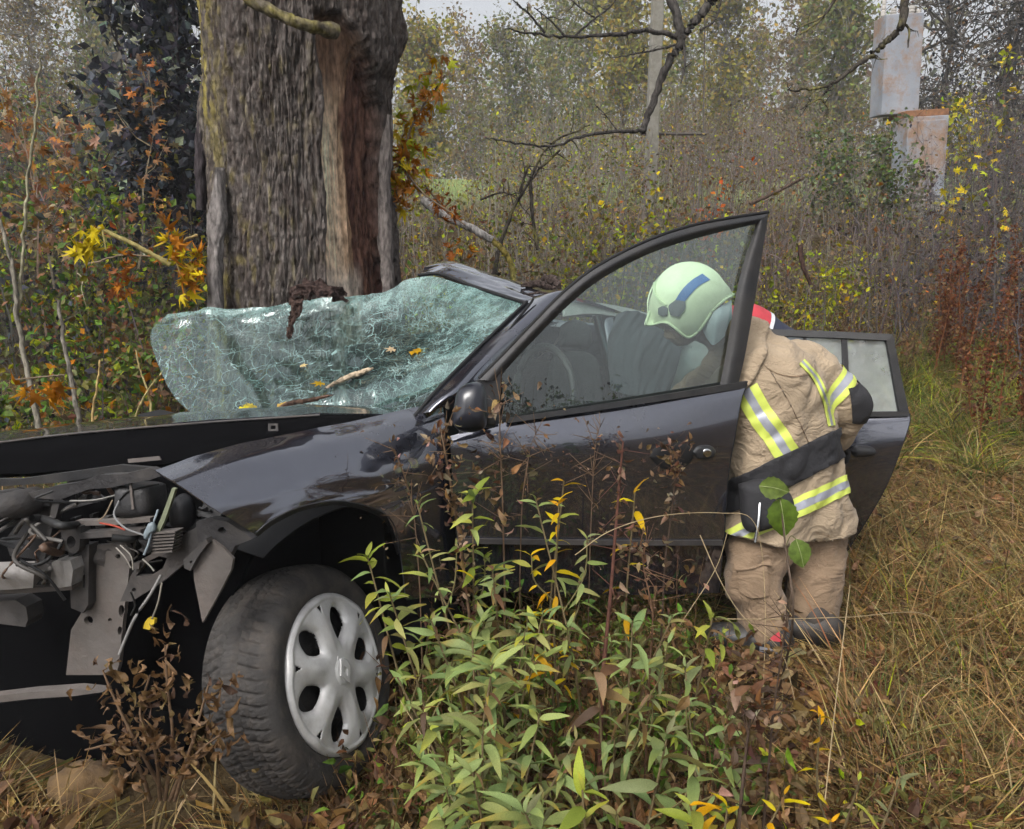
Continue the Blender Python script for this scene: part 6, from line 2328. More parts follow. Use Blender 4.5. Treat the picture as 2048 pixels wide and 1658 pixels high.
    decal('visor_ridge', [[(1309, 566), (1308, 585), (1318, 602), (1331, 612)], [(1313, 565), (1312, 584), (1322, 600), (1335, 609)]], hb, M['helmet_rim'], hel, .006, nu=20, nv=3, th=.005)
    b = NB()
    rim = hedge[62:135]
    v, f = tubes(rim, .005, 7)
    b.add(v, f)
    b.build('helmet_edge', M['helmet_rim'], hel, smooth=True)
    g = grid([[(1400, 650, 2.93), (1432, 620, 2.89), (1463, 600, 2.95)], [(1407, 664, 2.92), (1436, 645, 2.86), (1464, 632, 2.92)], [(1414, 678, 2.92), (1428, 690, 2.86), (1454, 668, 2.92)]], 20, 16)
    sheet('neck_flap', g, .004, M['neck_flap'], hel)
    # gloves with fingers
    def glove(wr, el, curl, nm):
        w_, e_ = J(*wr), J(*el)
        d_ = (w_ - e_) / np.linalg.norm(w_ - e_)
        sd = np.cross(d_, np.array([0, 1.0, .2]))
        sd /= np.linalg.norm(sd)
        up_ = np.cross(sd, d_)
        q = NB()
        capsule(q, w_ + d_ * .02, .045, w_ + d_ * .10, .042, 12, 5)
        for k in range(4):
            o = w_ + d_ * .12 + sd * (k - 1.5) * .023
            m_ = o + d_ * (.035, .045, .04, .03)[k] - up_ * .012
            capsule(q, o, .013, m_, .012, 10, 4)
            capsule(q, m_, .012, m_ + d_ * .02 - up_ * .035 * curl, .010, 10, 4)
        o = w_ + d_ * .05 + sd * .045
        capsule(q, o, .015, o + d_ * .04 + sd * .03, .013, 10, 4)
        capsule(q, o + d_ * .04 + sd * .03, .013, o + d_ * .075 + sd * .03 - up_ * .015, .011, 10, 4)
        q.build(nm, M['black_cloth'], root, smooth=True)
    glove((1362, 800, 3.12), (1430, 752, 2.98), 1.0, 'glove')
    glove((1672, 872, 3.17), (1698, 812, 3.06), 1.2, 'glove')
    # boots
    for (x, y, d, dx) in ((1526, 1305, 2.84, -1), (1624, 1290, 2.96, .3)):
        q = NB()
        a = P(x, y, d)
        z0 = float(gz(a[0], a[1]))
        ank = np.array([a[0], a[1], z0 + .075])
        toe = ank + np.array([-.15, .04, -.02])
        capsule(q, ank + [0, 0, .03], .060, ank - [0, 0, .01], .066, 16, 6)
        capsule(q, ank + [.03, -.02, -.005], .068, toe, .052, 16, 6)
        bo = q.build('boot', M['boot'], root, smooth=True)
        if dx < 0:
            pb = ank + [0, 0, 0]
            for nm, mt, za, zb in (('boot_label', M['red_cloth'], .028, .055), ('boot_tape', M['silver_tape'], -.012, .004)):
                shell_part(bo.data, nm, mt, bo, [(ank + [0, 0, za], ZZ), (ank + [0, 0, zb], -ZZ), (ank + [-.035, 0, 0], RT), (ank + [.03, 0, 0], -RT)], .004, near=ank + [0, -.08, za])
    # tool hanging from the belt, pocket flap on the thigh
    bvb = bvh_of(out)
    decal('pocket', [[(1476, 1128), (1500, 1122), (1530, 1118)], [(1480, 1185), (1505, 1195), (1536, 1190)]], bvb, M['trouser'], root, .010, nu=14, nv=12, th=.008)
    decal('pocket_flap', [[(1472, 1118), (1500, 1112), (1534, 1108)], [(1474, 1140), (1504, 1136), (1538, 1132)]], bvb, M['trouser'], root, .018, nu=14, nv=6, th=.008)
    blob('tool_pouch', [(1478, 968), (1520, 958), (1560, 968), (1584, 1000), (1580, 1040), (1540, 1056), (1490, 1058)], 2.76, .05, M['black_cloth'], root, p=3)
    rope('carabiner_tool', [(1520, 1000, 2.72), (1517, 1040, 2.70), (1510, 1085, 2.70)], .006, M['chrome'], root, 10, 6)
    return root


build_firefighter()


def build_helper():
    """second rescuer, almost hidden behind the firefighter and the open rear door"""
    root = thing('person', 'second rescuer in a red and navy jacket bent down behind the firefighter', 'person')
    b = NB()
    d = 3.85
    cap = lambda a, r0, c, r1: capsule(b, P(*a), r0, P(*c), r1)
    cap((1490, 668, d), .15, (1585, 735, d + .05), .16)
    cap((1585, 735, d + .05), .16, (1600, 800, d + .1), .17)
    cap((1490, 660, d), .08, (1440, 640, d - .02), .07)
    cap((1420, 640, d - .02), .095, (1412, 650, d - .02), .09)
    cap((1500, 690, d - .12), .07, (1470, 770, d - .1), .06)
    cap((1470, 770, d - .1), .06, (1430, 790, d + .1), .05)
    cap((1520, 680, d + .15), .07, (1480, 770, d + .15), .05)
    a = P(1585, 800, d + .1)
    for dx in (-.09, .1):
        capsule(b, a + [dx, 0, -.02], .11, np.array([a[0] + dx - .03, a[1], .45]), .09)
        capsule(b, np.array([a[0] + dx - .03, a[1], .45]), .09, np.array([a[0] + dx, a[1] + .08, float(gz(a[0], a[1])) + .08]), .07)
    out, v, nr = remeshed(b, .02, 8)
    w = fbm(v[:, 0] * 7, v[:, 1] * 7, v[:, 2] * 8, 3)
    out.vertices.foreach_set('co', (v + nr * (.014 * w)[:, None]).astype(np.float32).ravel())
    out.update()
    out.materials.clear()
    out.materials.append(M['navy_cloth'])
    for p in out.polygons:
        p.use_smooth = True
    link('body', out, root)
    ax = P(1585, 735, d + .05) - P(1490, 668, d)
    ax /= np.linalg.norm(ax)
    c = P(1506, 664, d)
    shell_part(out, 'red_yoke', M['red_cloth'], root, [(c - ax * .17, ax), (c, -ax), (P(1500, 760, d), ZZ)], .006, near=P(1490, 600, d))
    shell_part(out, 'white_band', M['white_cloth'], root, [(c, ax), (c + ax * .02, -ax), (P(1500, 760, d), ZZ)], .007, near=P(1520, 615, d))


build_helper()

# ================================================================ ground cover
def in_car(x, y):
    dx, dy = x - W0[0], y - W0[1]
    s = dx * BK[0] + dy * BK[1]
    l = dx * LF[0] + dy * LF[1]
    return (s > -.55) & (s < 3.6) & (l < -.03) & (l > -1.7)


def scatter_px(n, x0, x1, y0, y1):
    """ground points seen inside a pixel box, roughly even in the picture"""
    px, py = rng.uniform(x0, x1, n), rng.uniform(y0, y1, n)
    a = (py - 829) / FPX
    el = np.arctan(a) + PHI
    Y = CAMH / np.tan(np.clip(el, .05, 1.4))
    Y = np.minimum(Y, 30)
    for _ in range(12):
        h = CAMH - gz((px - 1024) / FPX * Y, Y)
        Y = np.clip(.5 * Y + .5 * h / np.tan(np.clip(el, .02, 1.4)), .8, 40)
    dep = Y * math.cos(PHI) + (CAMH - gz(0 * Y, Y)) * math.sin(PHI)
    X = (px - 1024) / FPX * dep
    return X, Y


def grass_field():
    G = NB()

    def patch(n, X, Y, Lm, Wm, up, pal, bend=(.1, .5), comb=None, jit=.4):
        ok = ~in_car(X, Y)
        if ok.sum() == 0:
            return
        X, Y = X[ok], Y[ok]
        n = len(X)
        pos = np.stack([X, Y, gz(X, Y) - .01], 1)
        d = rng.normal(0, jit, (n, 3))
        d[:, 2] = np.abs(rng.normal(up, .2, n))
        if comb is not None:
            d += np.asarray(comb)[None] * rng.uniform(.2, 1.2, n)[:, None]
        L = (Lm[ok] if np.ndim(Lm) else Lm) * rng.uniform(.45, 1.25, n)
        v, f, k = blades(pos, d, L, Wm * rng.uniform(.6, 1.3, n), rng.uniform(*bend, n))
        low = gz(v[:, 0], v[:, 1]) + .004
        v[:, 2] = np.maximum(v[:, 2], low + rng.uniform(0, .02, len(v)))
        G.add(v, f, rep(palette(n, pal, .25), k))
    dry = ((STRAW, 3), (DSTRAW, 4), (BROWN, 2), (OLIVE, 1.2))
    mix = ((STRAW, 2), (DSTRAW, 3), (OLIVE, 4), (GREEN, 1.2), (YGREEN, 1))
    grn = ((OLIVE, 4), (GREEN, 2.6), (YGREEN, 2), (STRAW, 1.5), (DSTRAW, 2))
    # flattened straw on the right
    X, Y = scatter_px(27000, 1680, 2200, 840, 1700)
    patch(0, X, Y, .36, .0052, .10, dry, (.02, .25), comb=(-.8, -.1, 0), jit=.5)
    X, Y = scatter_px(3500, 1690, 2200, 860, 1700)
    patch(0, X, Y, .26, .0045, .5, mix, (.1, .6))
    X, Y = scatter_px(5000, 1440, 1700, 1300, 1700)
    patch(0, X, Y, np.where(Y > 2.25, .05, .12), .0045, .25, dry, (.05, .35), comb=(-.7, -.15, 0), jit=.6)
    # greener tussocks beyond the rear door
    X, Y = scatter_px(8000, 1780, 2250, 690, 900)
    patch(0, X, Y, .42, .006, .9, grn, (.2, .8))
    for _ in range(26):
        cx, cy = scatter_px(1, 1720, 2200, 700, 1000)
        m = 130
        a, r_ = rng.uniform(0, 6.28, m), .10 * np.sqrt(rng.uniform(0, 1, m))
        patch(0, cx + np.cos(a) * r_, cy + np.sin(a) * r_, .45, .0055, 1.0, grn, (.3, 1.0), jit=.45)
    # bank behind the car
    X, Y = scatter_px(9000, 700, 2250, 430, 700)
    patch(0, X, Y, .5, .008, .9, dry, (.1, .7))
    # everything near the car and under the plants
    X, Y = scatter_px(16000, -150, 1600, 1480, 1760)
    patch(0, X, Y, .20, .0042, .55, dry, (.1, .7), jit=.6)
    X, Y = scatter_px(8000, 680, 1430, 1180, 1560)
    patch(0, X, Y, .22, .0042, .6, mix, (.1, .7), jit=.6)
    X, Y = rng.uniform(-3.5, 3.5, 12000), rng.uniform(-1.5, 1.7, 12000)
    patch(0, X, Y, .16, .005, .6, dry, (.1, .7), jit=.6)
    X, Y = rng.uniform(-6, -1.2, 5000), rng.uniform(2.5, 6, 5000)
    patch(0, X, Y, .4, .006, .9, mix, (.2, .8))
    G.build('dry_grass', M['grass'], kind='stuff', label='flattened straw-coloured and olive grass covering the verge', cat='grass')


grass_field()


def litter():
    L = NB()
    tv, tf = t_lance(3, .26, .35, .12)
    for n, box, sz, up in ((5200, (640, 1620, 1330, 1740), .05, .05), (3000, (1400, 2150, 1330, 1740), .042, .03), (1600, (-100, 700, 1540, 1740), .05, .03), (1200, (1650, 2150, 900, 1300), .04, .02)):
        X, Y = scatter_px(n, *box)
        ok = ~in_car(X, Y)
        X, Y = X[ok], Y[ok]
        n = len(X)
        pos = np.stack([X, Y, gz(X, Y) + rng.uniform(0.005, up + .06, n) ** 1.0], 1)
        v, f = inst(tv, tf, pos, runit(n, -.1), runit(n, 1.0), sz * rng.uniform(.5, 1.5, n))
        L.add(v, f, rep(palette(n, ((BROWN, 4), (DBROWN, 1.5), ((.20, .13, .075), 3), ((.28, .19, .10), 2), ((.33, .25, .14), 1)), .3), len(tv)))
    L.build('leaf_litter', M['leaf'], kind='stuff', label='brown withered leaves littering the ground among the weeds', cat='leaves')


litter()


def undergrowth():
    """withered weeds packed between the goldenrod stems: nobody could count them"""
    S, L = NB(), NB()
    for _ in range(80):
        px, py = rng.uniform(740, 1450), rng.uniform(1330, 1720)
        X, Y = scatter_px(1, px, px + 1, py, py + 1)
        X, Y = float(X[0]), float(Y[0])
        if in_car(X, Y):
            continue
        h = rng.uniform(.2, .48)
        pal = ((BROWN, 4), (DBROWN, 2), ((.21, .14, .08), 3), (OLIVE, 2.2), (GREEN, 1.2)) if rng.random() < .5 else ((GREEN, 3), (OLIVE, 3), (LGREEN, 1.5))
        s, l = shrub((X, Y, float(gz(X, Y))), h, nst=5, spread=.22, lean=.3, r0=.0035, ntw=6, nlf=60, lsz=.04, pal=pal, scol=BROWN, tmpl=t_lance(3, .2, .5), tlen=.4, low=.15)
        merge(S, s)
        merge(L, l)
    for _ in range(50):
        X, Y = scatter_px(1, 1480, 2100, 1440, 1720)
        X, Y = float(X[0]), float(Y[0])
        s, l = shrub((X, Y, float(gz(X, Y))), rng.uniform(.1, .26), nst=4, spread=.2, lean=.4, r0=.003, ntw=5, nlf=40, lsz=.035, pal=((BROWN, 4), (OLIVE, 2), ((.21, .14, .08), 2), (YGREEN, .6)), scol=BROWN, tmpl=t_lance(3, .2, .5), tlen=.4, low=.15)
        merge(S, s)
        merge(L, l)
    merge(S, L)
    S.build('undergrowth', M['leaf'], kind='stuff', label='withered brown weeds packed between the green plants in the foreground', cat='weeds')


undergrowth()


# ================================================================ goldenrod plants in the foreground
def leaf_meshes(pal, n, droop, w):
    r = []
    for c in palette(n, pal, .14):
        nb = NB()
        tv, tf = t_lance(6, w, droop * rng.uniform(.6, 1.4), .05, .012)
        tip = np.array([.30, .22, .07]) if rng.random() < .55 else c * np.array([1.25, 1.15, .9])
        wgt = (np.clip((tv[:, 1] - rng.uniform(.3, .8)) / .4, 0, 1) ** 1.5 * rng.uniform(.2, .9))[:, None]
        tv = tv + np.stack([.05 * np.sin(tv[:, 1] * 3 + rng.uniform(0, 6)), 0 * tv[:, 1], rng.normal(0, .012, len(tv))], 1)
        nb.add(tv, tf, c * (1 - wgt) + tip * wgt)
        r.append(nb.mesh('leaf', M['leaf'], smooth=True))
    return r


G_GREEN = leaf_meshes((((.215, .255, .10), 3), ((.18, .235, .10), 3), ((.27, .29, .11), 1.6)), 14, .5, .12)
G_DULL = leaf_meshes((((.17, .21, .10), 3), ((.20, .22, .11), 2), ((.19, .18, .08), 1)), 12, .5, .125)
G_YELL = leaf_meshes(((YEL, 3), ((.40, .36, .06), 2), ((.46, .26, .04), 1.5)), 8, .35, .13)
G_YG = leaf_meshes((((.25, .275, .075), 3), ((.30, .32, .085), 2)), 8, .35, .13)
G_BROWN = leaf_meshes(((BROWN, 2), ((.17, .11, .065), 2), (DBROWN, 1.5), ((.24, .17, .11), 1)), 8, 1.3, .17)


def curled_meshes(n):
    r = []
    for c in palette(n, ((BROWN, 2), ((.17, .115, .07), 2), (DBROWN, 1.5), ((.26, .19, .13), 1.2)), .18):
        nb = NB()
        tv, tf = t_lance(7, .2, .0, .16, .05)
        a = tv[:, 1] * rng.uniform(1.5, 3.6)
        ro = 1 / rng.uniform(2.0, 3.4)
        v2 = tv.copy()
        v2[:, 1] = np.sin(a) * ro
        v2[:, 2] = tv[:, 2] * 1.4 - (1 - np.cos(a)) * ro
        v2[:, 0] += .10 * np.sin(tv[:, 1] * 5 + rng.uniform(0, 6))
        v2 += rng.normal(0, .02, v2.shape)
        nb.add(v2, tf, c * (1 + .5 * rng.normal(0, .3, (len(v2), 1))))
        r.append(nb.mesh('leaf', M['leaf'], smooth=True))
    return r


G_CURL = curled_meshes(8)


def goldenrod(px, py, d, nleaf, sz, meshes, label, second=None, frac=.75, base_shift=(0, 0), cat='plant', name='goldenrod_plant', group='goldenrod plants in the foreground', fs=.25):
    tip = P(px, py, d)
    sh_ = .16 + abs(rng.normal(0, .04)) if px < 870 else rng.normal(0, .10)
    bx, by = tip[0] + base_shift[0] + sh_, tip[1] + base_shift[1] + abs(rng.normal(0, .05))
    base = np.array([bx, by, float(gz(bx, by)) - .02])
    root = thing(name, label, cat, group, loc=None)
    mid = base * .5 + tip * .5 + np.array([rng.normal(0, .04), rng.normal(0, .03), 0])
    p = smooth_path([base, mid, tip], 16)
    b = NB()
    v, f = tubes(p, np.linspace(.0045, .002, 16), 5)
    b.add(v, f, np.array([.16, .12, .06]))
    b.build('stem', M['stem'], root, smooth=True)
    def dress(p, nleaf, sz):
        """leaves round one shoot, crowded towards its tip"""
        ang = rng.uniform(0, 6.28)
        H = p[-1][2] - p[0][2]
        span = min(.95, .45 / max(H, .2))
        for k in range(nleaf):
            t = 1 - span * (k / nleaf) ** 1.9
            q = np.array([np.interp(t, np.linspace(0, 1, len(p)), p[:, c]) for c in range(3)])
            ang += 2.4 + rng.normal(0, .3)
            el = np.interp(k / nleaf, [0, .3, .7, 1], [.9, .35, 0, -.4]) + rng.normal(0, .25)
            ax = Vector((math.cos(ang) * math.cos(el), math.sin(ang) * math.cos(el), math.sin(el)))
            s = sz * np.interp(k / nleaf, [0, .25, .7, 1], [.6, 1.0, 1.0, .7]) * rng.uniform(.5, 1.2)
            side = ax.cross(Vector((0, 0, 1))).normalized()
            nn = side.cross(ax).normalized()
            rot = Matrix((side, ax, nn)).transposed() @ Matrix.Rotation(rng.normal(0, .4), 3, 'Y')
            br = rng.random() < .07
            s = s * (.6 if br else 1.0)
            ms = G_BROWN if br else (meshes if (second is None or rng.random() > fs) else second)
            o = link('leaf', ms[rng.integers(0, len(ms))], root)
            o.matrix_world = Matrix.Translation(Vector(q)) @ rot.to_4x4() @ Matrix.Diagonal((s, s, s, 1))
    dress(p, int(nleaf * 1.1), sz * .95)
    if nleaf >= 12:
        for _ in range(3):
            k = int(rng.integers(5, 11))
            a_ = rng.uniform(-1.2, 1.2) if px < 870 else rng.uniform(0, 6.28)
            e = p[k] + np.array([math.cos(a_) * rng.uniform(.05, .12), math.sin(a_) * rng.uniform(.04, .09), rng.uniform(.10, .22)])
            e[2] = min(e[2], tip[2] - .03)
            sp_ = smooth_path([p[k], p[k] * .45 + e * .55 + np.array([math.cos(a_) * .02, math.sin(a_) * .02, -.01]), e], 10)
            b = NB()
            v, f = tubes(sp_, np.linspace(.0026, .0015, 10), 4)
            b.add(v, f, np.array([.17, .14, .06]))
            b.build('side_shoot', M['stem'], root, smooth=True)
            dress(sp_, int(nleaf * .6), sz * .8)
    return root


for a in (
    (945, 985, 2.0, 22, .085, G_YG, 'bright yellow-green goldenrod tip beside the tall brown seed stalk', G_GREEN),
    (835, 1010, 2.05, 12, .06, G_GREEN, 'small goldenrod tip standing highest above the wheel arch', G_YELL),
    (1072, 1000, 2.05, 16, .075, G_GREEN, 'green goldenrod in the middle of the door front', G_DULL),
    (1118, 1005, 2.0, 16, .07, G_YELL, 'golden-yellow goldenrod in front of the middle of the door', G_YG),
    (1128, 962, 2.05, 6, .06, G_YELL, 'topmost yellow-orange leaf tuft in front of the door', None),
    (1270, 985, 2.05, 9, .08, G_YELL, 'sparse orange-yellow sprig below the torn door handle', None),
    (735, 1115, 1.85, 20, .075, G_YG, 'yellow-green goldenrod overlapping the upper right of the tyre', G_GREEN),
    (842, 1105, 1.85, 18, .075, G_GREEN, 'leafy goldenrod right of the tyre top', G_YG),
    (780, 1190, 1.8, 24, .085, G_GREEN, 'dense green goldenrod covering the right edge of the tyre', G_DULL),
    (862, 1240, 1.8, 22, .085, G_DULL, 'dull green goldenrod behind the leaves at the tyre', G_GREEN),
    (795, 1355, 1.75, 9, .06, G_GREEN, 'small star-shaped goldenrod tip right of the hubcap', None),
    (985, 1140, 1.95, 20, .09, G_DULL, 'tall goldenrod with one long upright leaf in the middle of the clump', G_GREEN),
    (1085, 1230, 1.9, 18, .08, G_GREEN, 'goldenrod with a yellowing side below the rubbing strip', G_YELL),
    (985, 1330, 1.6, 24, .105, G_GREEN, 'large pale green goldenrod rosette right of the wheel', None),
    (945, 1280, 1.7, 20, .095, G_GREEN, 'goldenrod just above the large pale rosette', G_DULL),
    (1080, 1425, 1.6, 20, .085, G_GREEN, 'compact goldenrod right of the large pale rosette', G_DULL),
    (965, 1470, 1.55, 18, .09, G_DULL, 'goldenrod low beside the tyre bottom', G_GREEN),
    (945, 1545, 1.5, 20, .085, G_GREEN, 'bright goldenrod rosette near the bottom edge', None),
    (1165, 1580, 1.42, 11, .10, G_YG, 'goldenrod with broad lime-yellow leaves at the bottom edge', None),
    (1050, 1625, 1.42, 14, .11, G_DULL, 'dull blue-green goldenrod cut by the bottom edge', G_GREEN),
    (1335, 1470, 1.55, 14, .11, G_DULL, 'goldenrod with long grey-green leaves right of the clump', G_GREEN),
    (1380, 1610, 1.42, 12, .10, G_YG, 'yellow-green goldenrod near the bottom centre right', G_YELL),
    (1455, 1615, 1.44, 11, .085, G_YG, 'last yellowish goldenrod of the bottom row before the bare litter', G_YELL),
    (1265, 1245, 1.85, 18, .085, G_GREEN, 'green goldenrod left of the firefighter’s knees', G_DULL),
    (1345, 1235, 1.9, 18, .085, G_DULL, 'pale goldenrod in front of the lower rear corner of the door', G_YG),
    (1425, 1235, 1.95, 13, .07, G_YG, 'goldenrod with one curled yellow leaf beside the black boot', G_GREEN),
    (1370, 1335, 1.8, 16, .085, G_DULL, 'broad-leaved dull goldenrod in front of the boot', G_GREEN),
    (1195, 1330, 1.75, 16, .08, G_DULL, 'shaded goldenrod in the middle of the foreground clump', G_BROWN),
    (1150, 1480, 1.6, 14, .08, G_DULL, 'goldenrod with browning leaves in the lower middle', G_BROWN),
    (1570, 1590, 1.5, 10, .06, G_YELL, 'little yellow weed on the litter at the lower right', G_YG),
    (1640, 1430, 1.75, 9, .05, G_YELL, 'pair of yellow leaves above the litter right of the boot', None),
    (1720, 1560, 1.6, 8, .06, G_YG, 'small green weed in the straw at the lower right', G_GREEN),
    (1800, 1555, 1.6, 5, .075, G_DULL, 'single arching grey-green leaf in the straw', None),
    (1660, 1640, 1.45, 12, .055, G_YELL, 'yellowing weed at the bottom edge right of centre', G_YG),
):
    goldenrod(*a[:7], second=a[7])

# plant with three broad fresh green leaves in front of the firefighter
def broad_sprig():
    root = thing('leafy_sprig', 'sprig with three broad fresh green leaves in front of the firefighter’s hip', 'plant')
    base = onground(1548, 1420)
    top = P(1560, 1000, 1.95)
    b = NB()
    p = smooth_path([base, P(1585, 1250, 1.98), P(1572, 1100, 1.96), top], 20)
    v, f = tubes(p, np.linspace(.004, .002, 20), 5)
    b.add(v, f, np.array([.10, .07, .05]))
    b.build('stem', M['stem'], root, smooth=True)
    for (px, py, L, ax, c) in ((1518, 972, .075, (.9, -.3, -.05), (.11, .145, .045)), (1560, 996, .10, (.12, -.35, -1.0), (.085, .125, .03)), (1592, 1078, .075, (.25, -.4, -1.0), (.115, .16, .05))):
        nb = NB()
        tv, tf = t_lance(12, .34, .3, .10, .02)
        tv[::3, 0] *= 1 + .12 * (np.arange(13) % 2)
        tv[2::3, 0] *= 1 + .12 * (np.arange(13) % 2)
        a = Vector(ax).normalized()
        nrm = Vector((-.2, -1.0, .35))
        v, f = inst(tv, tf, [P(px, py, 1.95)], [a], [nrm], L)
        nb.add(v, f, np.array(c))
        lf = nb.build('leaf', M['leaf'], root, smooth=True)
        pb = P(px, py, 1.95)
        k = int(np.argmin(np.linalg.norm(p - pb, axis=1) + np.where(p[:, 2] > pb[2], .03, 0)))
        nb = NB()
        v, f = tubes(smooth_path([p[max(k - 1, 0)], (p[k] + pb) / 2 + np.array([0, 0, .006]), pb], 8), .0014, 4)
        nb.add(v, f, np.array([.13, .12, .05]))
        v, f = tubes(smooth_path([pb, pb + np.array(a) * L * .5 + np.array([0, -.004, .002]), pb + np.array(a) * L * .92 + np.array([0, -.004, -.004])], 8), np.linspace(.0012, .0004, 8), 4)
        nb.add(v, f, np.array([.22, .26, .10]))
        nb.build('leaf_stalk', M['stem'], lf)


broad_sprig()


# tall withered seed stalks in front of the car
def stalk(pts, lab, n=150, w=.025, col=BROWN, leaf=.022, r=.004, name='seed_stalk', extra=0):
    root = thing(name, lab, 'weed')
    p = smooth_path([P(*q) for q in pts], 24)
    g0 = p[0].copy()
    g0[2] = float(gz(g0[0], g0[1])) - .02
    p = np.concatenate([[g0], p])
    b = NB()
    v, f = tubes(p, np.linspace(r, r * .4, len(p)), 5)
    b.add(v, f, np.array(col) * .8)
    m = 26
    k = rng.integers(6, len(p), m)
    T = np.linspace(0, 1, 3)
    dd = runit(m, .5)
    q = p[k][:, None] + dd[:, None] * (rng.uniform(.03, .10, m)[:, None] * T)[..., None]
    v, f = tubes(q, np.array([.0014, .0011, .0007])[None], 3)
    b.add(v, f, np.array(col))
    b.build('stalk', M['stem'], root, smooth=True)
    L = NB()
    tp = np.concatenate([q[:, 1:].reshape(-1, 3), p[10:]])
    kk = rng.integers(0, len(tp), n)
    pos = tp[kk] + rng.normal(0, w * .6, (n, 3))
    tv, tf = t_lance(3, .25, .6, .1)
    v, f = inst(tv, tf, pos, runit(n, -.2), runit(n, .3), leaf * rng.uniform(.5, 1.5, n))
    L.add(v, f, rep(palette(n, ((DBROWN, 2.5), (BROWN, 3), ((.22, .16, .11), 2.5), ((.12, .07, .045), .7)), .28), len(tv)))
    L.build('seed_head', M['leaf'], root, kind='stuff')
    return root


stalk([(950, 1330, 2.05), (925, 1120, 2.05), (900, 960, 2.05), (880, 850, 2.05)], 'thick brown seed stalk in front of the door mirror', 210, .03, BROWN, .020, .005)
stalk([(1205, 1360, 1.95), (1222, 1180, 1.95), (1236, 1000, 1.97), (1246, 885, 1.98)], 'straight dark red stalk in front of the door below the handle', 60, .012, (.11, .045, .03), .022, .006)
stalk([(1010, 1200, 2.15), (1005, 1000, 2.15), (1000, 870, 2.15), (1000, 790, 2.15)], 'thin withered stalk with pale curled leaves beside the mirror', 60, .03, BROWN, .026, .003)
stalk([(1040, 1150, 2.2), (1045, 1000, 2.2), (1060, 900, 2.2), (1075, 860, 2.2)], 'fine brown seed stalk right of the mirror stalk', 60, .05, BROWN, .013, .002)
stalk([(1180, 1100, 2.2), (1185, 980, 2.2), (1190, 900, 2.2), (1200, 850, 2.2)], 'hair-thin stalk in the middle of the door', 40, .05, BROWN, .012, .0018)
stalk([(1330, 1120, 2.35), (1345, 1010, 2.35), (1350, 930, 2.35), (1335, 890, 2.35)], 'withered stalk hanging in the empty door handle recess', 110, .022, DBROWN, .020, .003)
stalk([(840, 1180, 2.1), (830, 1050, 2.1), (815, 970, 2.1), (790, 900, 2.1)], 'fine brown stalk over the rear edge of the front wing', 50, .04, BROWN, .013, .002)
stalk([(1300, 1330, 1.95), (1305, 1230, 1.95), (1290, 1150, 1.95), (1280, 1090, 1.95)], 'reddish withered stalk low beside the firefighter', 100, .05, (.15, .08, .045), .018, .003)
stalk([(1535, 1560, 1.6), (1545, 1440, 1.65), (1560, 1330, 1.7), (1575, 1230, 1.72)], 'dark upright stalk between the firefighter’s boots', 50, .02, DBROWN, .018, .003)
stalk([(1480, 1620, 1.45), (1490, 1520, 1.5), (1500, 1440, 1.55), (1512, 1380, 1.6)], 'short dark stalk on the litter below the boots', 110, .04, DBROWN, .03, .004)


# withered plant heaped in front of the torn-open front end
def withered_heap():
    root = thing('withered_plant', 'brown withered plant with curled leaves in front of the exposed wheel arch', 'plant')
    b = NB()
    tips = []
    for pts in (
        [(330, 1600, 1.75), (345, 1480, 1.72), (335, 1380, 1.72), (330, 1290, 1.72)], [(330, 1590, 1.75), (270, 1480, 1.7), (230, 1400, 1.7), (205, 1340, 1.7)],
        [(340, 1600, 1.75), (380, 1500, 1.7), (400, 1430, 1.7), (420, 1360, 1.7)], [(300, 1600, 1.72), (280, 1540, 1.68), (240, 1490, 1.66), (170, 1500, 1.66)],
        [(350, 1600, 1.75), (370, 1540, 1.7), (400, 1500, 1.68), (440, 1470, 1.68)], [(320, 1600, 1.75), (310, 1500, 1.7), (280, 1430, 1.7), (300, 1350, 1.7)],
    ):
        p = smooth_path([P(*q) for q in pts], 14)
        v, f = tubes(p, np.linspace(.005, .002, 14), 5)
        b.add(v, f, np.array(BROWN))
        tips.append(p[4:])
    tips = np.concatenate(tips)
    b.build('stem', M['stem'], root, smooth=True)
    for k in range(285):
        q = tips[rng.integers(0, len(tips))] + rng.normal(0, .03, 3)
        ax = Vector(runit(1, -.6)[0])
        rot = ax.to_track_quat('Y', 'Z').to_matrix() @ Matrix.Rotation(rng.uniform(0, 6.28), 3, 'Y')
        s = rng.uniform(.02, .045)
        o = link('leaf', G_CURL[rng.integers(0, 8)], root)
        o.matrix_world = Matrix.Translation(Vector(q)) @ rot.to_4x4() @ Matrix.Diagonal((s * rng.uniform(.6, 1.1), s, s * rng.uniform(.8, 1.6), 1))


withered_heap()


# straw tufts and single stalks near the wheel
def tuft(px, py, n, L, lab, lean=(0, 0, 0), col=STRAW, w=.006):
    c = onground(px, py)
    pos = c + np.stack([rng.normal(0, .05, n), rng.normal(0, .04, n), np.full(n, -.01)], 1)
    d = rng.normal(0, .35, (n, 3)) + np.array(lean)
    d[:, 2] = 1
    v, f, k = blades(pos, d, L * rng.uniform(.5, 1.15, n), w * rng.uniform(.6, 1.2, n), rng.uniform(.05, .5, n), 6)
    b = NB()
    b.add(v, f, rep(palette(n, ((col, 3), (DSTRAW, 1.5), ((.42, .34, .20), 1)), .18), k))
    b.build('grass_tuft', M['grass'], label=lab, cat='grass', group='tufts of dry grass')


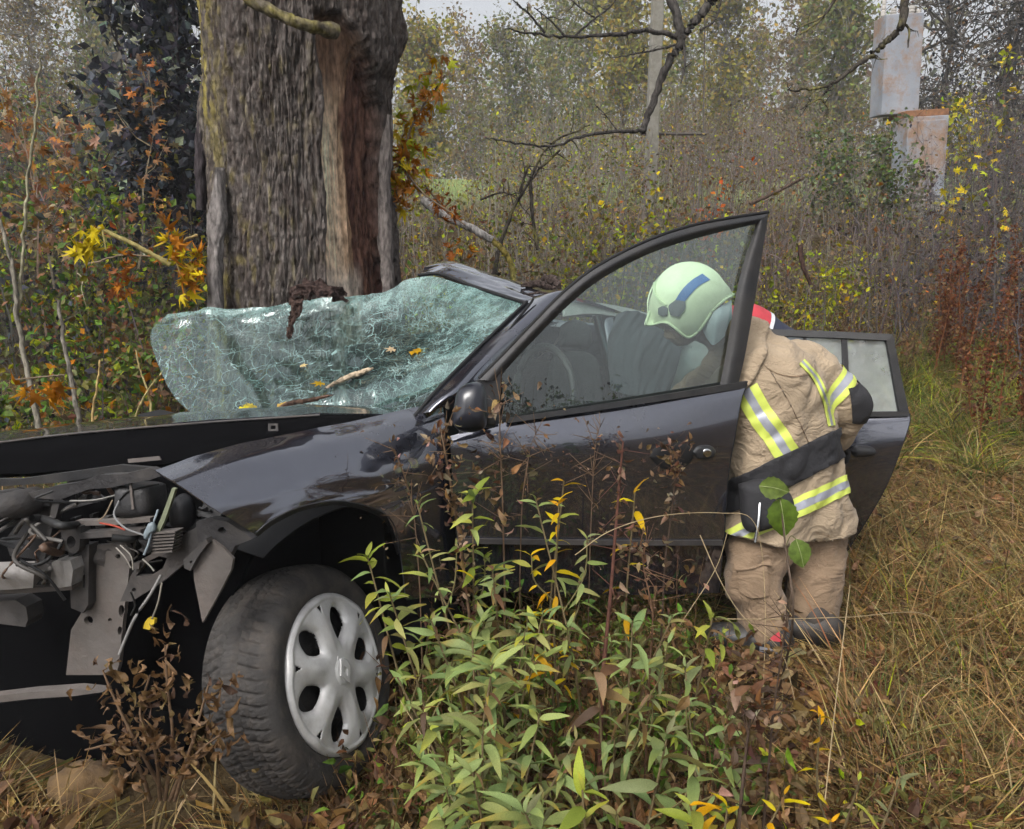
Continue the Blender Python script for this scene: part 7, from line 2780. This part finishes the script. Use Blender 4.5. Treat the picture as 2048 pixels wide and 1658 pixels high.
tuft(480, 1630, 24, .36, 'tuft of pale straw in front of the lower left of the tyre', (.05, 0, 0), STRAW, .009)
tuft(630, 1625, 26, .28, 'tuft of straw fanning across the bottom of the tyre', (-.1, 0, 0))
tuft(320, 1655, 16, .22, 'low straw tuft under the withered plant', (.1, 0, 0))
tuft(820, 1640, 14, .28, 'thin straw tuft between tyre and goldenrod', (-.2, 0, 0), DSTRAW)
tuft(120, 1650, 16, .22, 'straw tuft at the bottom left beside the yellow clod', (0, 0, 0), DSTRAW)
for pts, r_, lab in (
    ([(905, 1600, 1.6), (860, 1500, 1.65), (800, 1400, 1.7)], .002, 'thin straw leaning from the goldenrod to the tyre'),
    ([(1150, 1110, 1.9), (1220, 1062, 1.9), (1320, 1032, 1.9), (1440, 1026, 1.9), (1510, 1048, 1.9), (1530, 1200, 1.9), (1525, 1420, 1.85)], .0022, 'long straw arching from the clump to the firefighter'),
    ([(1400, 1070, 1.95), (1440, 1160, 1.93), (1485, 1232, 1.92), (1560, 1300, 1.95), (1590, 1400, 1.9)], .0022, 'straight straw slanting across the firefighter’s shin'),
    ([(1360, 1250, 2.0), (1430, 1140, 2.0), (1456, 1062, 2.0)], .002, 'pale straw crossing the slanting one beside the door bottom'),
    ([(1430, 1238, 1.95), (1560, 1238, 1.95), (1700, 1234, 2.0), (1850, 1228, 2.05), (1900, 1300, 2.05)], .002, 'long level straw below the firefighter’s knees'),
    ([(1650, 1600, 1.6), (1672, 1400, 1.7), (1690, 1250, 1.8), (1700, 1170, 1.85)], .0025, 'upright straw right of the firefighter’s boots'),
):
    bb = NB()
    v_, f_ = tubes(smooth_path([P(*q) for q in pts], 40), np.linspace(r_ * .62, r_ * .35, 40), 5)
    bb.add(v_, f_, np.array([.33, .25, .14]))
    bb.build('straw', M['stem'], smooth=True, label=lab, cat='straw')

# ochre clod under the bumper
def clod():
    c = onground(140, 1640)
    c = c + np.array([0, .1, .01])
    a = np.linspace(0, 2 * math.pi, 28, endpoint=False)
    e = np.linspace(-math.pi / 2, math.pi / 2, 16)
    A, E_ = np.meshgrid(a, e)
    n = np.stack([np.cos(E_) * np.cos(A), np.cos(E_) * np.sin(A), np.sin(E_)], -1)
    r_ = 1 + .35 * fbm(n[..., 0] * 2.2, n[..., 1] * 2.2, n[..., 2] * 2.2, 4)
    v = c + n * r_[..., None] * np.array([.10, .08, .07])
    i = np.arange(v.shape[0] * v.shape[1]).reshape(v.shape[:2])
    j = np.roll(i, -1, 1)
    b = NB()
    b.add(v, np.stack([i[:-1], j[:-1], j[1:], i[1:]], -1).reshape(-1, 4))
    b.build('soil_clod', mat('ochre_soil', (.15, .09, .035), .95, col2=(.07, .042, .02), scale=18, bump=.8, bscale=40), smooth=True, label='rounded ochre clod of soil under the torn bumper', cat='soil')


clod()

# ================================================================ things lying on the car
def ws_bvh():
    h, w = WS.shape[:2]
    i = np.arange(h * w).reshape(h, w)
    f = np.stack([i[:-1, :-1], i[:-1, 1:], i[1:, 1:], i[1:, :-1]], -1).reshape(-1, 4)
    return BVHTree.FromPolygons([Vector(p) for p in WS.reshape(-1, 3)], f.tolist())


WB = ws_bvh()


def lie(px, py):
    loc, nor, _, _ = WB.ray_cast(Vector(CAM), Vector(ray(px, py)).normalized())
    if loc is None:
        loc, nor, _, _ = WB.find_nearest(Vector(P(px, py, 2.9)))
    if nor.dot(Vector(CAM) - loc) < 0:
        nor = -nor
    return np.array(loc), np.array(nor)


for px, py, sz, ax, c, lab in (
    (820, 712, .085, (.8, .3, .25), (.36, .22, .05), 'ochre maple leaf lying on the right part of the windscreen'),
    (795, 706, .05, (-.8, .1, .2), (.42, .33, .22), 'small pale leaf left of the ochre maple leaf'),
    (600, 738, .035, (.6, .2, .2), (.50, .40, .22), 'tiny cream leaf on the middle of the windscreen'),
    (655, 772, .06, (-.6, -.2, .1), (.30, .20, .04), 'yellow-brown leaf at the lower middle of the windscreen'),
    (478, 822, .075, (.9, -.2, .1), (.46, .40, .08), 'yellow maple leaf at the lower left of the windscreen'),
    (520, 818, .06, (-.5, -.3, .2), (.40, .33, .10), 'second yellow leaf right of the one at the windscreen base'),
    (556, 815, .05, (.9, .1, .1), (.42, .30, .12), 'tan leaf at the base of the windscreen'),
):
    p, n = lie(px, py)
    tv, tf = t_maple(.12)
    v, f = inst(tv, tf, [p + n * .012], [ax], [n], sz)
    b = NB()
    b.add(v, f, np.array(c))
    b.build('fallen_leaf', M['leaf'], smooth=True, label=lab, cat='leaf', group='fallen leaves on the windscreen')


def wood_piece(name, pts, w, col, lab, flat=.35, seed=0, mt=None):
    p = smooth_path(pts, 26)
    t = np.linspace(0, 1, 26)
    b = NB()
    v, f = tubes(p, w * np.sin(np.clip(t * .94 + .04, 0, 1) * math.pi) ** .6, 10)
    v = v + np.array([1, 1, 1]) * 0
    q = fbm(v[:, 0] * 40 + seed, v[:, 1] * 40, v[:, 2] * 40, 3)
    v = v + rng.normal(0, w * .10, v.shape) + (q * w * .5)[:, None]
    c = np.array(col) * (1 + .9 * q)[:, None]
    b.add(v, f, np.clip(c, .01, .7))
    return b.build(name, M['bark'], smooth=False, label=lab, cat='wood')


def bark_flap(name, rows, lab, col, jag=.012, th=.012, nu=60, nv=14):
    g = grid(rows, nu, nv)
    n = gnormal(g)
    u = np.linspace(0, 1, nu)
    for r_, k in ((0, 1.0), (-1, 1.0)):
        g[r_] += np.interp(np.arange(nu), np.linspace(0, nu, 15), rng.normal(0, jag, 15))[:, None] * np.array([.3, 0, 1.0])
    U_, V_ = np.meshgrid(u, np.linspace(0, 1, nv))
    g = g + n * (.03 * fbm(U_ * 7, V_ * 3, 3.3, 4))[..., None]
    c = np.array(col) * (1 + 1.2 * fbm(U_ * 30, V_ * 5, 6.1, 3))[..., None]
    o = sheet(name, g, th, M['bark'], None, col=np.clip(c, .012, .6), smooth=False)
    tag(o, lab, 'wood')


bark_flap('bark_chunk', [[(574, 592, 3.27), (592, 572, 3.24), (618, 562, 3.2), (650, 564, 3.22), (676, 574, 3.26), (694, 586, 3.3)], [(580, 606, 3.24), (600, 590, 3.2), (622, 584, 3.16), (650, 590, 3.18), (672, 598, 3.24), (690, 600, 3.3)]], 'ragged dark bark chunk lodged between trunk and windscreen', (.06, .04, .035))
bark_flap('bark_splinter', [[(582, 594, 3.22), (581, 625, 3.2), (575, 655, 3.18), (576, 674, 3.17)], [(608, 592, 3.22), (601, 622, 3.2), (586, 652, 3.18), (578, 674, 3.17)]], 'pointed bark splinter hanging over the windscreen edge', (.085, .055, .045), jag=.004, th=.008)
wood_piece('wood_splinter', [lie(655, 778)[0] + [0, -.02, .01], lie(690, 764)[0] + [0, -.02, .015], lie(725, 748)[0] + [0, -.02, .01], lie(748, 740)[0] + [0, -.02, .01]], .010, (.48, .38, .27), 'pale fresh wood splinter lying on the windscreen', seed=4)
wood_piece('twig', [lie(545, 832)[0] + [0, -.02, .01], lie(580, 815)[0] + [0, -.03, .02], P(620, 800, 2.75), P(668, 790, 2.72)], .008, (.09, .055, .04), 'brown twig lying along the base of the windscreen', seed=6)
for pts, w_, lab in (
    ([P(1040, 572, 3.1), P(1075, 568, 3.1), P(1110, 578, 3.08)], .016, 'dark bark strip lying on the buckled roof'),
    ([P(1080, 560, 3.15), P(1100, 562, 3.15), P(1122, 575, 3.12)], .022, 'rough dark bark lump on the roof behind the strip'),
    ([P(1055, 588, 3.02), P(1085, 586, 3.02), P(1105, 590, 3.0)], .006, 'thin twig on the roof edge above the pillar'),
):
    wood_piece('bark_debris', pts, w_, (.06, .045, .04), lab)
g_ = [(P(835, 548, 3.2), P(900, 552, 3.17), P(960, 578, 3.07), P(1045, 604, 2.9))]

# ================================================================ damp air
def haze():
    bm = bmesh.new()
    boxbm(bm, (0, 150, 16.5), (2200, 2300, 37.0))
    m, nt, out = new_mat('damp_air')
    v = N_(nt, 'ShaderNodeVolumePrincipled')
    v.inputs['Color'].default_value = (.80, .82, .86, 1)
    v.inputs['Density'].default_value = 0.0034
    v.inputs['Anisotropy'].default_value = 0.2
    nt.links.new(v.outputs[0], out.inputs['Volume'])
    bm_obj('haze', bm, m, None, kind='stuff', label='thin grey autumn haze over the whole place', cat='haze')


haze()
